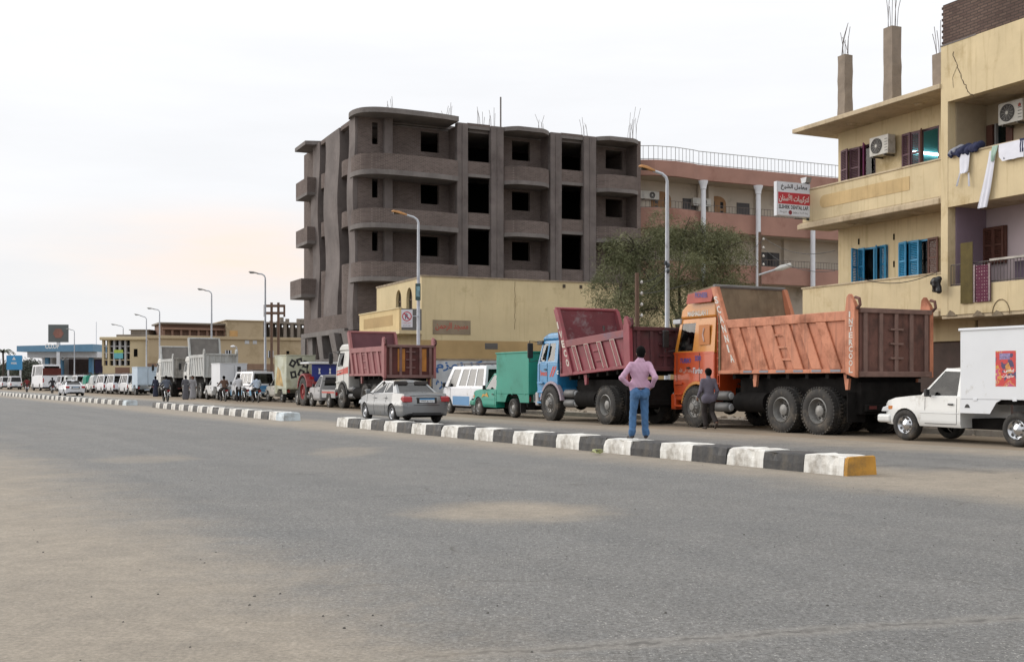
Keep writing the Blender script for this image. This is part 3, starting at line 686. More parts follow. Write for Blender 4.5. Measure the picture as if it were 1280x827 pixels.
# projecting balcony on the street side
MB().box(-1.2, 0, .0, 6.7, 3.75, 3.93).build('balcony_slab', yel, YH)
MB().box(-1.2, -1.08, .0, 6.7, 3.93, 5.02).build('balcony_parapet', ylw, YH)
MB().box(-1.24, -1.04, -.02, 6.75, 5.02, 5.08).build('balcony_coping', yel, YH)
MB().box(-1.207, -1.2, 1.0, 5.9, 4.2, 4.75).build('inlay_panel', och, YH, bevel=.1)
MB().box(-1.08, 0, .0, .1, 3.93, 5.02).build('balcony_end', M('grey render', (.14,.135,.13,1), .9, var=.25), YH)
MB().box(-.06, .0, 2.2, 4.1, 2.6, 2.75).build('door_hood', conc, YH)
MB().box(.28, .3, .5, 1.5, .3, 2.5).build('door', M('green door', (.12,.16,.15,1), .6), YH)
# board with red lettering and a vent on the side wall
bd = MB().box(yx(541), yx(588), -.03, 0, zz(418,58), zz(400.5,58)).build('painted_board', M('grey board', (.27,.215,.15,1), .9, var=.25, vs=1.2), YH)
redp = M('red paint', (.42,.07,.05,1), .7, var=.3, vs=3)
text(arab('مسجد الرحمن'), yx(585)-yx(544), .42, redp, bd, (yx(544), -.03, zz(416,58)+.1), (1,0,0), (0,0,1), bold=.02)
fr = MB().box(yx(606), yx(622), -.02, .0, zz(436.5,59), zz(429,59)).build('vent', M('grey vent', (.12,.12,.115,1), .8), YH)
for i in range(4): MB().box(yx(606)+.03, yx(622)-.03, -.04, -.02, zz(436.5,59)+.05+i*.075, zz(436.5,59)+.08+i*.075).build('vent_slat', conc, fr)
mb = MB()
for i in range(9): mb.tube([(yx(527+i*0)+5.25+random.gauss(0,.012), -.004, 6.6-i*.28), (yx(527)+5.25+random.gauss(0,.012), -.004, 6.32-i*.28)], .012, 4)
mb.build('crack', M('crack', (.16,.11,.06,1), .95), YH)
for px in (705,726,742,757,773): MB().box(yx(px)-.08, yx(px)+.08, -.03, .02, 6.38, 6.56).build('weep_hole', M('weep hole', (.07,.055,.04,1), .95), YH)
# white wall with blue painted Arabic at its foot
gw = thing('graffiti_wall', 'low whitewashed wall painted with blue Arabic lettering', 'wall', (at(541,54.5), 54.5), BR)
MB().box(0, 6.2, 0, .2, 0, zz(450,55)).build('wall_face', M('whitewash', (.50,.54,.58,1), .9, var=.22, vs=1, dirt=('#8a8a88', .4, .7)), gw)
MB().box(-.04, 6.24, -.03, .23, zz(450,55), zz(448,55)).build('wall_coping', MATS['worn coping'], gw)
blu = M('blue wall paint', (.035,.13,.36,1), .7, var=.3, vs=3)
text(arab('مركز زمزم'), 3.2, .62, blu, gw, (.15, 0, 1.75), (1,0,0), (0,0,1), bold=.03, off=.006)
text(arab('للبصريات وسيره'), 3.2, .62, blu, gw, (.15, 0, .95), (1,0,0), (0,0,1), bold=.03, off=.006)
text(arab('خصم خاص'), 2.3, .5, blu, gw, (3.7, 0, 1.8), (1,0,0), (0,0,1), bold=.03, off=.006)

# ---- terracotta building with white columns
PB = thing('terracotta_building', 'terracotta and cream building with white columns and a roof railing', 'building', (at(800,75), 75), BR)
tx = lambda px: ((px-640)/FPX*75 - at(800,75)) / (BN[0] - (px-640)/FPX*BN[1])
ter = M('terracotta plaster', (.34,.19,.15,1), .9, var=.15, vs=.5, bump=.2, bs=4, dirt=('#7a5548', .25, .4)); crm = M('cream plaster', (.52,.46,.385,1), .9, var=.12, vs=.5, dirt=('#8a8070', .2, .4))
whc = M('white column paint', (.66,.68,.72,1), .7, var=.08); LP = 21.0; DB = 1.8
ralm = M('thin iron rail', (.16,.13,.115,1), .6, metal=.4, var=.3)
tz = lambda py, px=1000: zz(py, 75 + tx(px)*BN[1])
z_rt, z_rb, z_2t, z_2b, z_1t, z_1b = 16.2, 15.15, 13.1, 11.65, 9.55, 8.2
MB().box(0, LP, DB, DB+.3, 0, z_rb+.1).build('rear_balcony_wall', crm, PB)
def bandp(z0, z1, name):
    pts = [(0,.25),(1.0,-.25),(2.6,-.45),(4.2,-.2),(4.7,0),(LP,0),(LP,.22),(4.75,.22),(4.3,.02),(2.6,-.22),(1.0,0),(0,.5)]
    MB().prism(pts, z0, z1, 'z').build(name, ter, PB, bevel=.03)
def slabp(z0, z1): MB().prism([(0,.3),(1.0,-.2),(2.6,-.4),(4.2,-.15),(4.7,.03),(LP,.03),(LP,DB),(0,DB)], z0, z1, 'z').build('balcony_slab', crm, PB)
bandp(z_rb, z_rt, 'roof_parapet'); bandp(z_2b, z_2t-.1, 'balcony_parapet'); bandp(z_1b, z_1t-.1, 'balcony_parapet'); bandp(4.6, 6.0, 'balcony_parapet')
for z in (z_rb+.02, z_2b+.02, z_1b+.02, 4.65): slabp(z, z+.2)
MB().box(-.02, .22, 0.5, 10, 0, z_rt-.1).build('side_wall', crm, PB); MB().box(0, LP, 9.7, 10, 0, z_rt-.1).build('rear_wall', crm, PB); MB().box(LP-.3, LP, .3, 9.7, 0, z_rt-.1).build('end_wall', ter, PB)
MB().box(.2, LP-.3, DB+.3, 9.7, z_rb, z_rb+.2).build('roof', conc, PB)
for px in (875.5, 944, 1012, 1078):
    x = tx(px); MB().lathe([(0,.18),(z_rb-.7,.17),(z_rb-.68,.21),(z_rb-.58,.21),(z_rb-.45,.23),(z_rb-.22,.31),(z_rb-.1,.33)], 16, 'z', (x, -.35, 0)).build('column', whc, PB, smooth=40)
for px in (892, 905, 965, 1000): MB().box(tx(px)-.22, tx(px)+.22, DB-.28, DB, 6, z_rb).build('wall_pilaster', crm, PB)
wd = M('carved wooden door', (.27,.14,.055,1), .6, var=.25, vs=2); 
def adoor(px, z0, h, w_=1.3):
    x = tx(px); d = MB(); pts = [(x-w_/2,z0),(x+w_/2,z0),(x+w_/2,z0+h*.82)] + [(x+w_/2*math.cos(t), z0+h*.82+h*.18*math.sin(t)) for t in np.linspace(0, math.pi, 9)][1:-1] + [(x-w_/2,z0+h*.82)]
    d.prism(pts, DB-.06, DB-.002, 'y'); d = d.build('door', wd, PB)
    for sx in (-1, 1):
        for k in range(3): MB().box(x+sx*w_*.25-.13, x+sx*w_*.25+.13, DB-.08, DB-.06, z0+.5+k*.62, z0+.95+k*.62).build('door_pane', GL, d)
adoor(844, z_2b+.25, 2.6, 1.6); adoor(915, z_2b+.25, 2.6, 1.5)
for px, z0 in ((880, z_2b+.2), (948, z_2b+.2), (978, z_1b+.2), (986, z_1b+.2)):
    MB().box(tx(px)-.55, tx(px)+.55, DB-.05, DB-.003, z0, z0+2.3).build('dark_door', M('dark door', (.045,.04,.04,1), .5), PB)
def rail(parent, pts, h, gap, mat, r=.02, post=None, name='railing'):
    mb = MB()
    for a_, b_ in zip(pts[:-1], pts[1:]):
        a_, b_ = Vector(a_), Vector(b_); n = max(1, int((b_-a_).length/gap))
        for zt in (h, h*.08): mb.tube([a_+Vector((0,0,zt)), b_+Vector((0,0,zt))], r*1.3, 5)
        for i in range(n+1): p = a_.lerp(b_, i/n); mb.tube([p, p+Vector((0,0,h))], r, 4)
    return mb.build(name, mat, parent)
rail(PB, [(.05,.35,z_rt),(1.0,-.12,z_rt),(2.6,-.32,z_rt),(4.2,-.08,z_rt),(4.8,.12,z_rt),(LP,.12,z_rt)], .95, .32, M('grey roof rail', (.30,.30,.29,1), .6, metal=.3))
for zt in (z_2t-.1, z_1t-.1): rail(PB, [(.05,.35,zt),(1.0,-.12,zt),(2.6,-.32,zt),(4.2,-.08,zt),(4.8,.12,zt),(LP,.12,zt)], .5, .25, ralm, .015)
def aircon(name_parent, o, xd, yd, w_=.85, h=.6, d=.32, logo=False):
    """outdoor unit: front face in plane (xd, z); yd points out of the front"""
    acm = M('air conditioner casing', (.55,.54,.50,1), .5, var=.12, vs=3, dirt=('#8a8274', .25, 3)); X = Vector(xd); Y = Vector(yd); Z = Vector((0,0,1)); o = Vector(o)
    mt = Matrix((X, Y, Z)).transposed()
    def bl(mb, n, m, p, **k): mb.xf(Matrix.Translation(o) @ mt.to_4x4()); return mb.build(n, m, p, **k)
    u = bl(MB().box(-w_/2, w_/2, -d, 0, 0, h), 'casing', acm, name_parent, bevel=.015)
    g = bl(MB().lathe([(.0,h*.40),(.02,h*.40),(.02,h*.36),(.005,h*.36)], 24, 'y', (-w_*.12, 0, h*.5)), 'fan_grille', M('fan black', (.03,.03,.03,1), .6), name_parent)
    mb = MB()
    for k in range(5): mb.lathe([(.004,h*.07*(k+1)-.006),(.012,h*.07*(k+1)),(.004,h*.07*(k+1)+.006)], 20, 'y', (-w_*.12,.012,h*.5), False)
    for k in range(6): a_ = k*math.pi/6; mb.box(-.006,.006,.008,.016,-h*.38,h*.38); n8 = len(mb.v)-8; mb.v[n8:] = [tuple(Matrix.Rotation(a_,3,'Y') @ Vector(v) + Vector((-w_*.12,0,h*.5))) for v in mb.v[n8:]]
    bl(mb, 'grille_bars', M('grille wire', (.32,.31,.30,1), .5, metal=.3), name_parent)
    bl(MB().lathe([(.01,.0),(.018,.05),(.022,.0)], 12, 'y', (-w_*.12,.012,h*.5)), 'fan_hub', acm, name_parent)
    for sx in (-.3, .3): bl(MB().box(sx*w_-.02, sx*w_+.02, -d-.1, .02, -.05, -.0), 'bracket', M('bracket steel', (.12,.11,.1,1), .6, metal=.5), name_parent)
    mb = MB()
    for k in range(5): mb.box(w_*.31, w_*.46, -.002, .004, h*.15+k*h*.15, h*.15+k*h*.15+.02)
    bl(mb, 'side_louvre', M('louvre dark', (.10,.10,.10,1), .6), name_parent)
    if logo:
        for q in range(3):
            a_ = math.pi/2 + q*2*math.pi/3; c = Vector((w_*.38, .006, h*.72)); dd = Vector((math.cos(a_), 0, math.sin(a_)))*.06; pp = Vector((-math.sin(a_), 0, math.cos(a_)))*.035
            mb = MB(); mb.slab(c, c+dd*.5+pp, c+dd, c+dd*.5-pp, .003); bl(mb, 'logo_diamond', redp, name_parent)
for px, z0, nm in ((827, z_2b+2.2, 'left'), (893, z_2b+2.0, 'right')):
    t_ = thing('air_conditioner', f'pale air conditioner unit high on the terracotta building, the {nm} one', 'air conditioner', (0,0,0), 0, 'air conditioners on the terracotta building')
    c = Matrix.Translation((PB.location.x, PB.location.y, 0)) @ Matrix.Rotation(BR, 4, 'Z') @ Vector((tx(px), DB-.02, z0))
    t_.location = c; t_.rotation_euler = (0, 0, BR); aircon(t_, (0,-.32,0), (-1,0,0), (0,-1,0), 1.5, .55, .3)
# ---- yellow apartment house on the right
Y0 = 33.0; RB = thing('apartment_house', 'yellow apartment house with balconies, shutters and bare concrete roof columns', 'building', (at(1178,Y0), Y0), BR)
yp = M('weathered yellow plaster', (.64,.53,.335,1), .9, var=.14, vs=.6, bump=.3, bs=5, spec=.2, dirt=('#a08a5e', .24, .55), streak=('#8d7648', .42))
ypd = M('ochre inlay plaster', (.55,.40,.20,1), .9, var=.18, vs=.8, dirt=('#7e6238', .25, .8), streak=('#7e6238', .4))
cre = M('cream soffit', (.52,.425,.29,1), .9, var=.2, vs=.9, dirt=('#6e5b40', .35, .6), streak=('#6a563c', .5))
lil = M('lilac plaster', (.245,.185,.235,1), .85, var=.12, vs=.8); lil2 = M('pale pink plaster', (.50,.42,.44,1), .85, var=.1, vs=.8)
bk2 = brickmat('roof parapet brick', '#5a4a45', '#6b5a52', '#4a423e', bw=.26, bh=.085)
brn = M('brown wooden shutter', (.115,.045,.03,1), .65, var=.25, vs=3, dirt=('#5a4030', .2, 3)); plu = M('plum wooden shutter', (.13,.065,.085,1), .65, var=.25, vs=3)
blus = M('bright blue shutter', (.03,.26,.48,1), .55, var=.2, vs=3, dirt=('#3a7890', .25, 3))
X1 = 1.3; YE = 5.95
# local frame: x into the building, y along the street away from the camera
def wy(px, X=X1): k = (px-640)/FPX; x0 = at(1178,Y0)+X*BN[0]; y0 = Y0+X*BN[1]; return (k*y0-x0)/(BU[0]-k*BU[1])
mb = MB(); H = {'a': (wy(1094.6), wy(1051)-.05, 7.95, 9.32), 'b': (wy(1177)+.1, wy(1128.5), 7.95, 9.32), 'c': (wy(1110), wy(1073), 4.6, 5.85), 'd': (wy(1173), wy(1125), 4.6, 5.85)}
wall_holes(mb, X1, 0, YE, 0, 9.97, list(H.values())+[(.4,3.0,.2,2.6),(3.4,5.4,.2,2.6)], .28, 'x'); mb.build('front_wall', yp, RB)
MB().box(X1+.28, 10, YE-.28, YE, 0, 9.97).build('side_wall', yp, RB)
MB().box(9.7, 10, -9, YE-.28, 0, 9.97).build('rear_wall', yp, RB)
MB().box(X1+.4, 9.7, .1, YE-.3, 6.7, 6.9).build('floor_slab', cre, RB); MB().box(X1+.4, 9.7, .1, YE-.3, 3.4, 3.6).build('floor_slab', cre, RB)
MB().box(X1+2.6, X1+2.7, .0, YE-.3, 0, 9.9).build('inner_wall', M('teal room wall', (.10,.36,.38,1), .8, var=.15), RB)
MB().box(X1+.3, X1+2.6, wy(1128.5)+.35, wy(1128.5)+.45, 6.9, 9.9).build('partition_wall', MATS['teal room wall'], RB)
MB().box(-.12, 10.1, -.0, 6.68, 9.97, 10.12).build('roof_slab', cre, RB, bevel=.02)
for z, zp, nm in ((6.62, 7.9, 2), (3.3, 4.54, 1)):
    MB().box(0, X1, .0, 6.42, z, z+.2).build('balcony_slab', cre, RB)
    MB().box(.0, .14, .0, 6.27, z+.2, zp).build('balcony_parapet', yp, RB, bevel=.015)
    MB().box(.14, X1, 6.13, 6.27, z+.2, zp).build('balcony_parapet', yp, RB)
    MB().box(-.03, .17, -.0, 6.30, zp, zp+.05).build('parapet_coping', cre, RB)
    MB().box(-.05, .05, .1, 6.5, z-.02, z+.16).build('slab_edge', cre, RB, bevel=.03)
ya, yb = wy(1137,0), wy(1025,0)
pts = [(ya,7.20),(ya,7.62)] + [(yb-.2+.2*math.sin(t)*1, 7.41+.21*math.cos(t)) for t in np.linspace(0, math.pi, 9)]
MB().prism(pts, -.012, .0, 'x').build('inlay_panel', ypd, RB)
def leaf(parent, x, y, ang, z0, z1, w_, mat):
    """shutter leaf hinged at (x,y): frame, louvred slats"""
    h = z1-z0; f = MB().box(0, w_, -.02, .02, 0, .07).box(0, w_, -.02, .02, h-.07, h).box(0, .06, -.02, .02, .07, h-.07).box(w_-.06, w_, -.02, .02, .07, h-.07).box(.06, w_-.06, -.018, .018, h*.5-.03, h*.5+.03)
    o = f.build('shutter', mat, parent); o.location = (x, y, z0); o.rotation_euler = (0, 0, ang)
    s = MB(); n = int((h-.14)/.055)
    for i in range(n):
        zc = .09+i*(h-.16)/n; s.slab((.06,-.014,zc),(w_-.06,-.014,zc),(w_-.06,.014,zc+.035),(.06,.014,zc+.035),.006)
    s.build('louvre_slats', mat, o); return o
def win(h, kind):
    y0, y1, z0, z1 = h; wd_ = y1-y0
    f = MB()
    for a_, b_ in ((y0,y0+.06),(y1-.06,y1)): f.box(X1+.02, X1+.12, a_, b_, z0, z1)
    f.box(X1+.02, X1+.12, y0+.06, y1-.06, z0, z0+.05); f.box(X1+.02, X1+.12, y0+.06, y1-.06, z1-.06, z1); f.box(X1+.04, X1+.1, (y0+y1)/2-.03, (y0+y1)/2+.03, z0+.05, z1-.06)
    m = {'p': plu, 'b': blus}[kind[0]]
    w0 = f.build('window', m, RB)
    MB().box(X1-.06, X1+.28, y0-.05, y1+.05, z0-.08, z0-.005).build('sill', cre, w0)
    return w0
wa = win(H['a'], 'p'); y0, y1, z0, z1 = H['a']; lw = (y1-y0)/4
leaf(wa, X1-.03, y1, R(-90)-.25, z0, z1, lw*1.1, plu); leaf(wa, X1-.03, y1-lw*1.05, R(-90)+.1, z0, z1, lw*1.1, plu)
leaf(wa, X1+.0, y0+lw*1.2, R(-90)-.9, z0, z1, lw, M('magenta shutter', (.16,.015,.09,1), .5, var=.2)); MB().box(X1+.14, X1+.15, y0+.05, y0+lw*1.6, z0+.05, z1-.05).build('pane', GL, wa)
wb = win(H['b'], 'p'); y0, y1, z0, z1 = H['b']; lw = (y1-y0)/4
leaf(wb, X1-.03, y1, R(-90)-.12, z0, z1, lw*1.05, plu); leaf(wb, X1-.04, y1-lw*1.0, R(-90)+.08, z0, z1, lw*1.0, plu); leaf(wb, X1-.0, y1-lw*2.0, R(-90)-.7, z0, z1, lw*.7, brn)
wc = win(H['c'], 'b'); y0, y1, z0, z1 = H['c']; lw = (y1-y0)/4
leaf(wc, X1-.02, y1+.05, R(-90)-1.15, z0, z1, lw*1.2, blus); leaf(wc, X1-.03, y1-.02, R(-90)-.2, z0, z1, lw*1.1, blus)
leaf(wc, X1-.0, y0+lw*1.5, R(-90)-.8, z0, z1, lw*1.05, blus); leaf(wc, X1-.02, y0+lw*.95, R(-90)-.15, z0, z1, lw*.9, blus)
MB().box(X1+.16, X1+.17, y0+.05, y1-.05, z0+.05, z1-.05).build('pane', GL, wc)
wd2 = win(H['d'], 'b'); y0, y1, z0, z1 = H['d']; lw = (y1-y0)/4
leaf(wd2, X1-.03, y1+.02, R(-90)-.25, z0, z1, lw*1.1, blus); leaf(wd2, X1-.03, y1-lw*1.05, R(-90)-.05, z0, z1, lw*1.1, blus)
leaf(wd2, X1-.04, y0+lw*.95, R(-90)-.12, z0, z1, lw*1.15, brn); MB().box(X1+.16, X1+.17, y0+.05, y1-.05, z0+.05, z1-.05).build('pane', GL, wd2)
lamp_e = bpy.data.materials.new('lit tube'); lamp_e.use_nodes = True; e_ = lamp_e.node_tree.nodes['Principled BSDF']; e_.inputs['Emission Color'].default_value = (.75,.95,1,1); e_.inputs['Emission Strength'].default_value = 6
MB().box(X1+.5, X1+1.9, wy(1128.5)+.28, wy(1128.5)+.34, 8.86, 8.93).build('fluorescent_tube', lamp_e, RB)
for py, px in ((302,1073.5),(296,1117.5),(330,1117.5)):
    q = wy(px); zc = zz(py, Y0+X1*BN[1]+q*BU[1]); MB().box(X1-.006, X1, q-.035, q+.035, zc-.1, zc+.1).build('wall_hole', dark, RB)
for z in (9.955, 6.6):
    for q in (1.6, 4.6): MB().lathe([(-.05,.05),(-.03,.13),(.0,.16),(.012,.16)], 14, 'z', (.7, q, z)).build('ceiling_lamp', cre, RB, smooth=50)
# right-hand volume
YR = -9.5
MB().box(-.06, .24, -.26, -.002, 3.3, 11.2).build('corner_pier', yp, RB)
MB().box(-.06, .2, YR, -.263, 9.53, 11.2).build('upper_band', yp, RB)
MB().box(.24, 9.7, -.2, -.003, 9.9, 11.15).build('side_wall_top', yp, RB)
MB().box(-.05, .12, YR, -.263, 6.45, 7.9).build('balcony_parapet', yp, RB); MB().box(-.08, .15, YR, -.263, 7.9, 7.95).build('parapet_coping', cre, RB)
MB().box(-.05, .12, YR, -.263, 3.3, 4.13).build('balcony_parapet', yp, RB)
MB().box(-.02, 1.6, YR, -.0, 3.2, 3.32).build('balcony_slab', cre, RB); MB().box(.12, 1.6, YR, -.0, 6.47, 6.62).build('balcony_slab', cre, RB); MB().box(.2, 1.6, YR, -.0, 9.55, 9.7).build('recess_ceiling', cre, RB)
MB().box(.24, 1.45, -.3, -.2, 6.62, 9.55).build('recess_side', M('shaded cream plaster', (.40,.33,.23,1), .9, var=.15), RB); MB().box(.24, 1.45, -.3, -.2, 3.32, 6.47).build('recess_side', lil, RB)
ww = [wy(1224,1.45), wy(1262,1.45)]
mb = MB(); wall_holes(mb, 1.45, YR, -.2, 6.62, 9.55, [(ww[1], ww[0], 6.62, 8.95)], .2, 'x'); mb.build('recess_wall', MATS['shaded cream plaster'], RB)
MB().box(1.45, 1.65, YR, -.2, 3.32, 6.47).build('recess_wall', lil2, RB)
bd_ = MB().box(1.5, 1.56, ww[1], ww[0], 6.62, 8.95).build('balcony_door', GL, RB)
for k, m in ((0, brn), (.28, brn), (.55, M('grey frame', (.3,.3,.3,1), .5)), (.92, brn)): yy_ = ww[0]+(ww[1]-ww[0])*k; MB().box(1.40, 1.5, yy_-.22 if k != .55 else yy_-.05, yy_, 6.62, 8.95).build('door_leaf', m, bd_)
q0, q1 = wy(1233,1.45), wy(1258,1.45); wl = MB().box(1.36, 1.45, q1-.04, q0+.04, zz(328,32.6), zz(281,32.6)).build('window', brn, RB)
for k in (0, 1): leaf(wl, 1.33, q0-(q0-q1)*k*.5, R(-90), zz(327,32.6), zz(282,32.6), (q0-q1)*.5, brn)
# iron railing with stored things behind, above the lower parapet
iron = M('iron railing', (.13,.115,.11,1), .6, metal=.4, var=.3)
rail(RB, [(.03,-.3,4.13),(.03,YR,4.13)], .62, .11, iron, .012)
MB().box(-.04, .1, YR, wy(1238,0), 4.74, 4.80).build('rail_ledge', M('ledge render', (.45,.42,.38,1), .9, var=.3, vs=3, bump=.5), RB)
for y_, w_, c_ in ((-2.4,.35,'#4a3b4d'),(-3.1,.5,'#a9a7b0'),(-3.9,.5,'#6f7f74'),(-4.8,.6,'#8d9a94')): MB().box(.2,.5,y_-w_,y_,3.35,4.68).build('stored_panel', M('stored '+c_, c_, .7, var=.3, vs=4), RB)
# brick upstand on the roof
MB().box(.0, .25, -1.32, -.02, 11.2, 12.42).build('brick_parapet', bk2, RB)
MB().box(-.02, .25, YR, -1.33, 11.22, 12.9).build('brick_parapet', bk2, RB)
MB().box(.25, 9.5, -.27, -.02, 11.15, 12.38).build('brick_parapet', bk2, RB)
bm_ = MB().box(-.115, .115, -.03, .03, 0, .068).mesh('brick', bk2)
for i in range(15):
    if i % 2: mkobj('brick', bm_, RB, (.115, -.0, 11.2+i*.085))
MB().box(-.07, .3, -1.3, -.0, 11.19, 11.235).build('parapet_bed', conc, RB)
# a crack running down the band
mb = MB(); cp = [(1192,66),(1195,75),(1199,88),(1203,99),(1208,110),(1213,118),(1219,121)]
cp = [(-.066, wy(a_,-.06), zz(b_, Y0+wy(a_,-.06)*BU[1])) for a_, b_ in cp]; fine_ = []
for a_, b_ in zip(cp[:-1], cp[1:]):
    for k in range(4): t = k/4; fine_.append((a_[0], a_[1]+(b_[1]-a_[1])*t+random.gauss(0,.022), a_[2]+(b_[2]-a_[2])*t+random.gauss(0,.015)))
mb.tube(fine_, [.004+.010*abs(math.sin(i*1.3)) for i in range(len(fine_))], 4); mb.tube([fine_[6], (fine_[6][0], fine_[6][1]+.18, fine_[6][2]-.3), (fine_[6][0], fine_[6][1]+.15, fine_[6][2]-.6)], .005, 4); mb.build('crack', M('plaster crack', (.07,.05,.035,1), .95), RB)
def hz(px, py, X=-.1): y = wy(px, X); return y, zz(py, Y0+X*BN[1]+y*BU[1])
ay, az = hz(1251,383,-.06); mb = MB(); mb.tube([(-.056, ay+.30*math.cos(t), az-.22+.42*math.sin(t)) for t in np.linspace(.0, math.pi, 12)], .016, 4); mb.build('arched_scar', M('plaster scar', (.20,.15,.085,1), .95), RB)
mb = MB()
for px0 in (1188, 1222, 1246): ay, az = hz(px0,394,-.06); mb.prism([(ay-.22,az-.02),(ay-.1,az+.10),(ay+.02,az+.15),(ay+.12,az+.05),(ay+.2,az-.02)], -.06, -.052, 'x')
mb.build('broken_plaster', M('bare plaster patch', (.22,.175,.12,1), .95, var=.3, vs=6), RB)['kind'] = 'stuff'
# shops on the ground floor
for a_, b_ in ((.4,3.0),(3.4,5.4)): MB().box(X1+.12, X1+.2, a_, b_, .2, 2.6).build('shop_shutter', M('brown roller shutter', (.085,.055,.045,1), .7, var=.3, vs=2), RB)
MB().box(1.4, 1.6, YR, .0, 0, 3.2).build('shop_wall', M('brown shop front', (.06,.035,.03,1), .6, var=.3, vs=1), RB)
sgn = MB().box(1.30, 1.4, -3.4, -.3, 2.15, 2.75).build('shop_sign', M('dark sign board', (.035,.02,.02,1), .5), RB)
wht = M('white lettering', (.72,.72,.70,1), .6, var=.1)
text(arab('للنظارات الطبية'), 1.0, .34, wht, sgn, (1.30, -.35, 2.3), (0,-1,0), (0,0,1), bold=.02)
text('OPTIC', .9, .3, wht, sgn, (1.30, -1.5, 2.3), (0,-1,0), (0,0,1), bold=.02)
MB().box(1.32, 1.4, -9, -.1, 2.8, 3.2).build('shop_fascia', cre, RB)
# concrete roof columns with starter bars
def rcol(px, py0, X, w_=.36):
    q = wy(px, X); Yd = Y0+X*BN[1]+q*BU[1]; zt = zz(py0, Yd); rg = []; n = 9
    for i in range(n+1):
        z = 10.12+(zt-10.12)*i/n; j = lambda: random.uniform(-.012,.012); rg.append([(X-w_/2+j(),q-w_/2+j(),z),(X+w_/2+j(),q-w_/2+j(),z),(X+w_/2+j(),q+w_/2+j(),z),(X-w_/2+j(),q+w_/2+j(),z)])
    o = MB().ring(rg).build('roof_column', M('column concrete', (.25,.205,.165,1), .92, var=.25, vs=2, bump=.4, bs=9), RB); o2 = rebar(o, X, q, zt, 7, 1.35, w_*.36, .1)
rcol(1056.5, 70, 1.6); rcol(1115.5, 35, 1.7, .4); rcol(1176, 68, 1.9)
# things hung on the house -------------------------------------------------
def onRB(v): return Matrix.Translation(RB.location) @ Matrix.Rotation(BR, 4, 'Z') @ Vector(v)
def hung(name, label, cat, v, group=None): return thing(name, label, cat, onRB(v), BR, group)
q = wy(1110); t_ = hung('air_conditioner', 'white air conditioner unit between the plum shuttered windows', 'air conditioner', (X1, q, 9.0)); aircon(t_, (-.42,-.02,-.25), (0,-1,0), (-1,0,0), .85, .62, .32)
q = wy(1269,1.2); t_ = hung('air_conditioner', 'white air conditioner with a red diamond emblem in the upper recess', 'air conditioner', (1.45, q, 8.75)); aircon(t_, (-.45,0,0), (0,-1,0), (-1,0,0), .85, .62, .32, logo=True)
# dental laboratory sign, standing out from the balcony
sgw = M('lit white sign face', (.70,.74,.82,1), .45, var=.05)  # bluish white, gives off no light
sy = wy(1012,0)+.05; sg = hung('dental_sign', 'projecting white and red dental laboratory sign with Arabic lettering', 'sign', (0, sy, 6.95))
SWD = 1.42; sh = 1.16; so = Vector((-SWD+.02, -.0, 0))
MB().box(so.x, so.x+SWD, -.06, .1, 0, sh).build('sign_box', M('sign casing', (.60,.62,.66,1), .5, var=.08), sg, bevel=.01)
MB().box(so.x+.05, so.x+SWD-.03, -.068, -.06, .03, sh-.03).build('sign_face', sgw, sg)
red = M('sign red', (.50,.04,.06,1), .5, var=.08); blk = M('sign black', (.02,.02,.025,1), .5)
MB().box(so.x+.05, so.x+SWD-.03, -.073, -.068, .41, .80).build('red_band', red, sg)
text(arab('معامل الشيخ'), 1.12, .22, blk, sg, (so.x+.16,-.068,.87), (1,0,0), (0,0,1), bold=.03)
text(arab('لتركيبات الأسنان'), 1.27, .30, wht, sg, (so.x+.08,-.073,.455), (1,0,0), (0,0,1), bold=.025)
text('ELSHIEK DENTAL LAP.', 1.27, .13, blk, sg, (so.x+.08,-.068,.245), (1,0,0), (0,0,1), bold=.03)
text(arab('شارع مكة'), .3, .09, blk, sg, (so.x+.12,-.068,.09), (1,0,0), (0,0,1)); text(arab('غرفة الأشعة من'), .46, .09, blk, sg, (so.x+.85,-.068,.09), (1,0,0), (0,0,1))
MB().lathe([(-.073,0),(-.073,.075),(-.069,.075)], 18, 'y', (so.x+.56,0,.13)).build('round_logo', M('sign maroon', (.22,.03,.05,1), .5), sg)
text('2000', .16, .06, blk, sg, (so.x+.67,-.068,.1), (1,0,0), (0,0,1))
MB().box(-.05,.02,-.02,.06,-.08,sh+.08).build('bracket_post', M('bracket black', (.03,.03,.03,1), .5), sg); MB().box(-.6,.1,-.01,.03,-.06,-.03).build('bracket_arm', MATS['bracket black'], sg)
fl = hung('floodlight', 'small grey floodlight above the dental sign', 'lamp', (-.1, sy, 8.2)); MB().prism([(-.16,.12),(.16,.12),(.1,-.06),(-.1,-.06)], -.12, .1, 'x').build('housing', M('floodlight grey', (.35,.36,.38,1), .4, metal=.3), fl); MB().tube([(0,0,-.3),(0,0,-.05)], .02, 6).build('stem', MATS['bracket black'], fl)
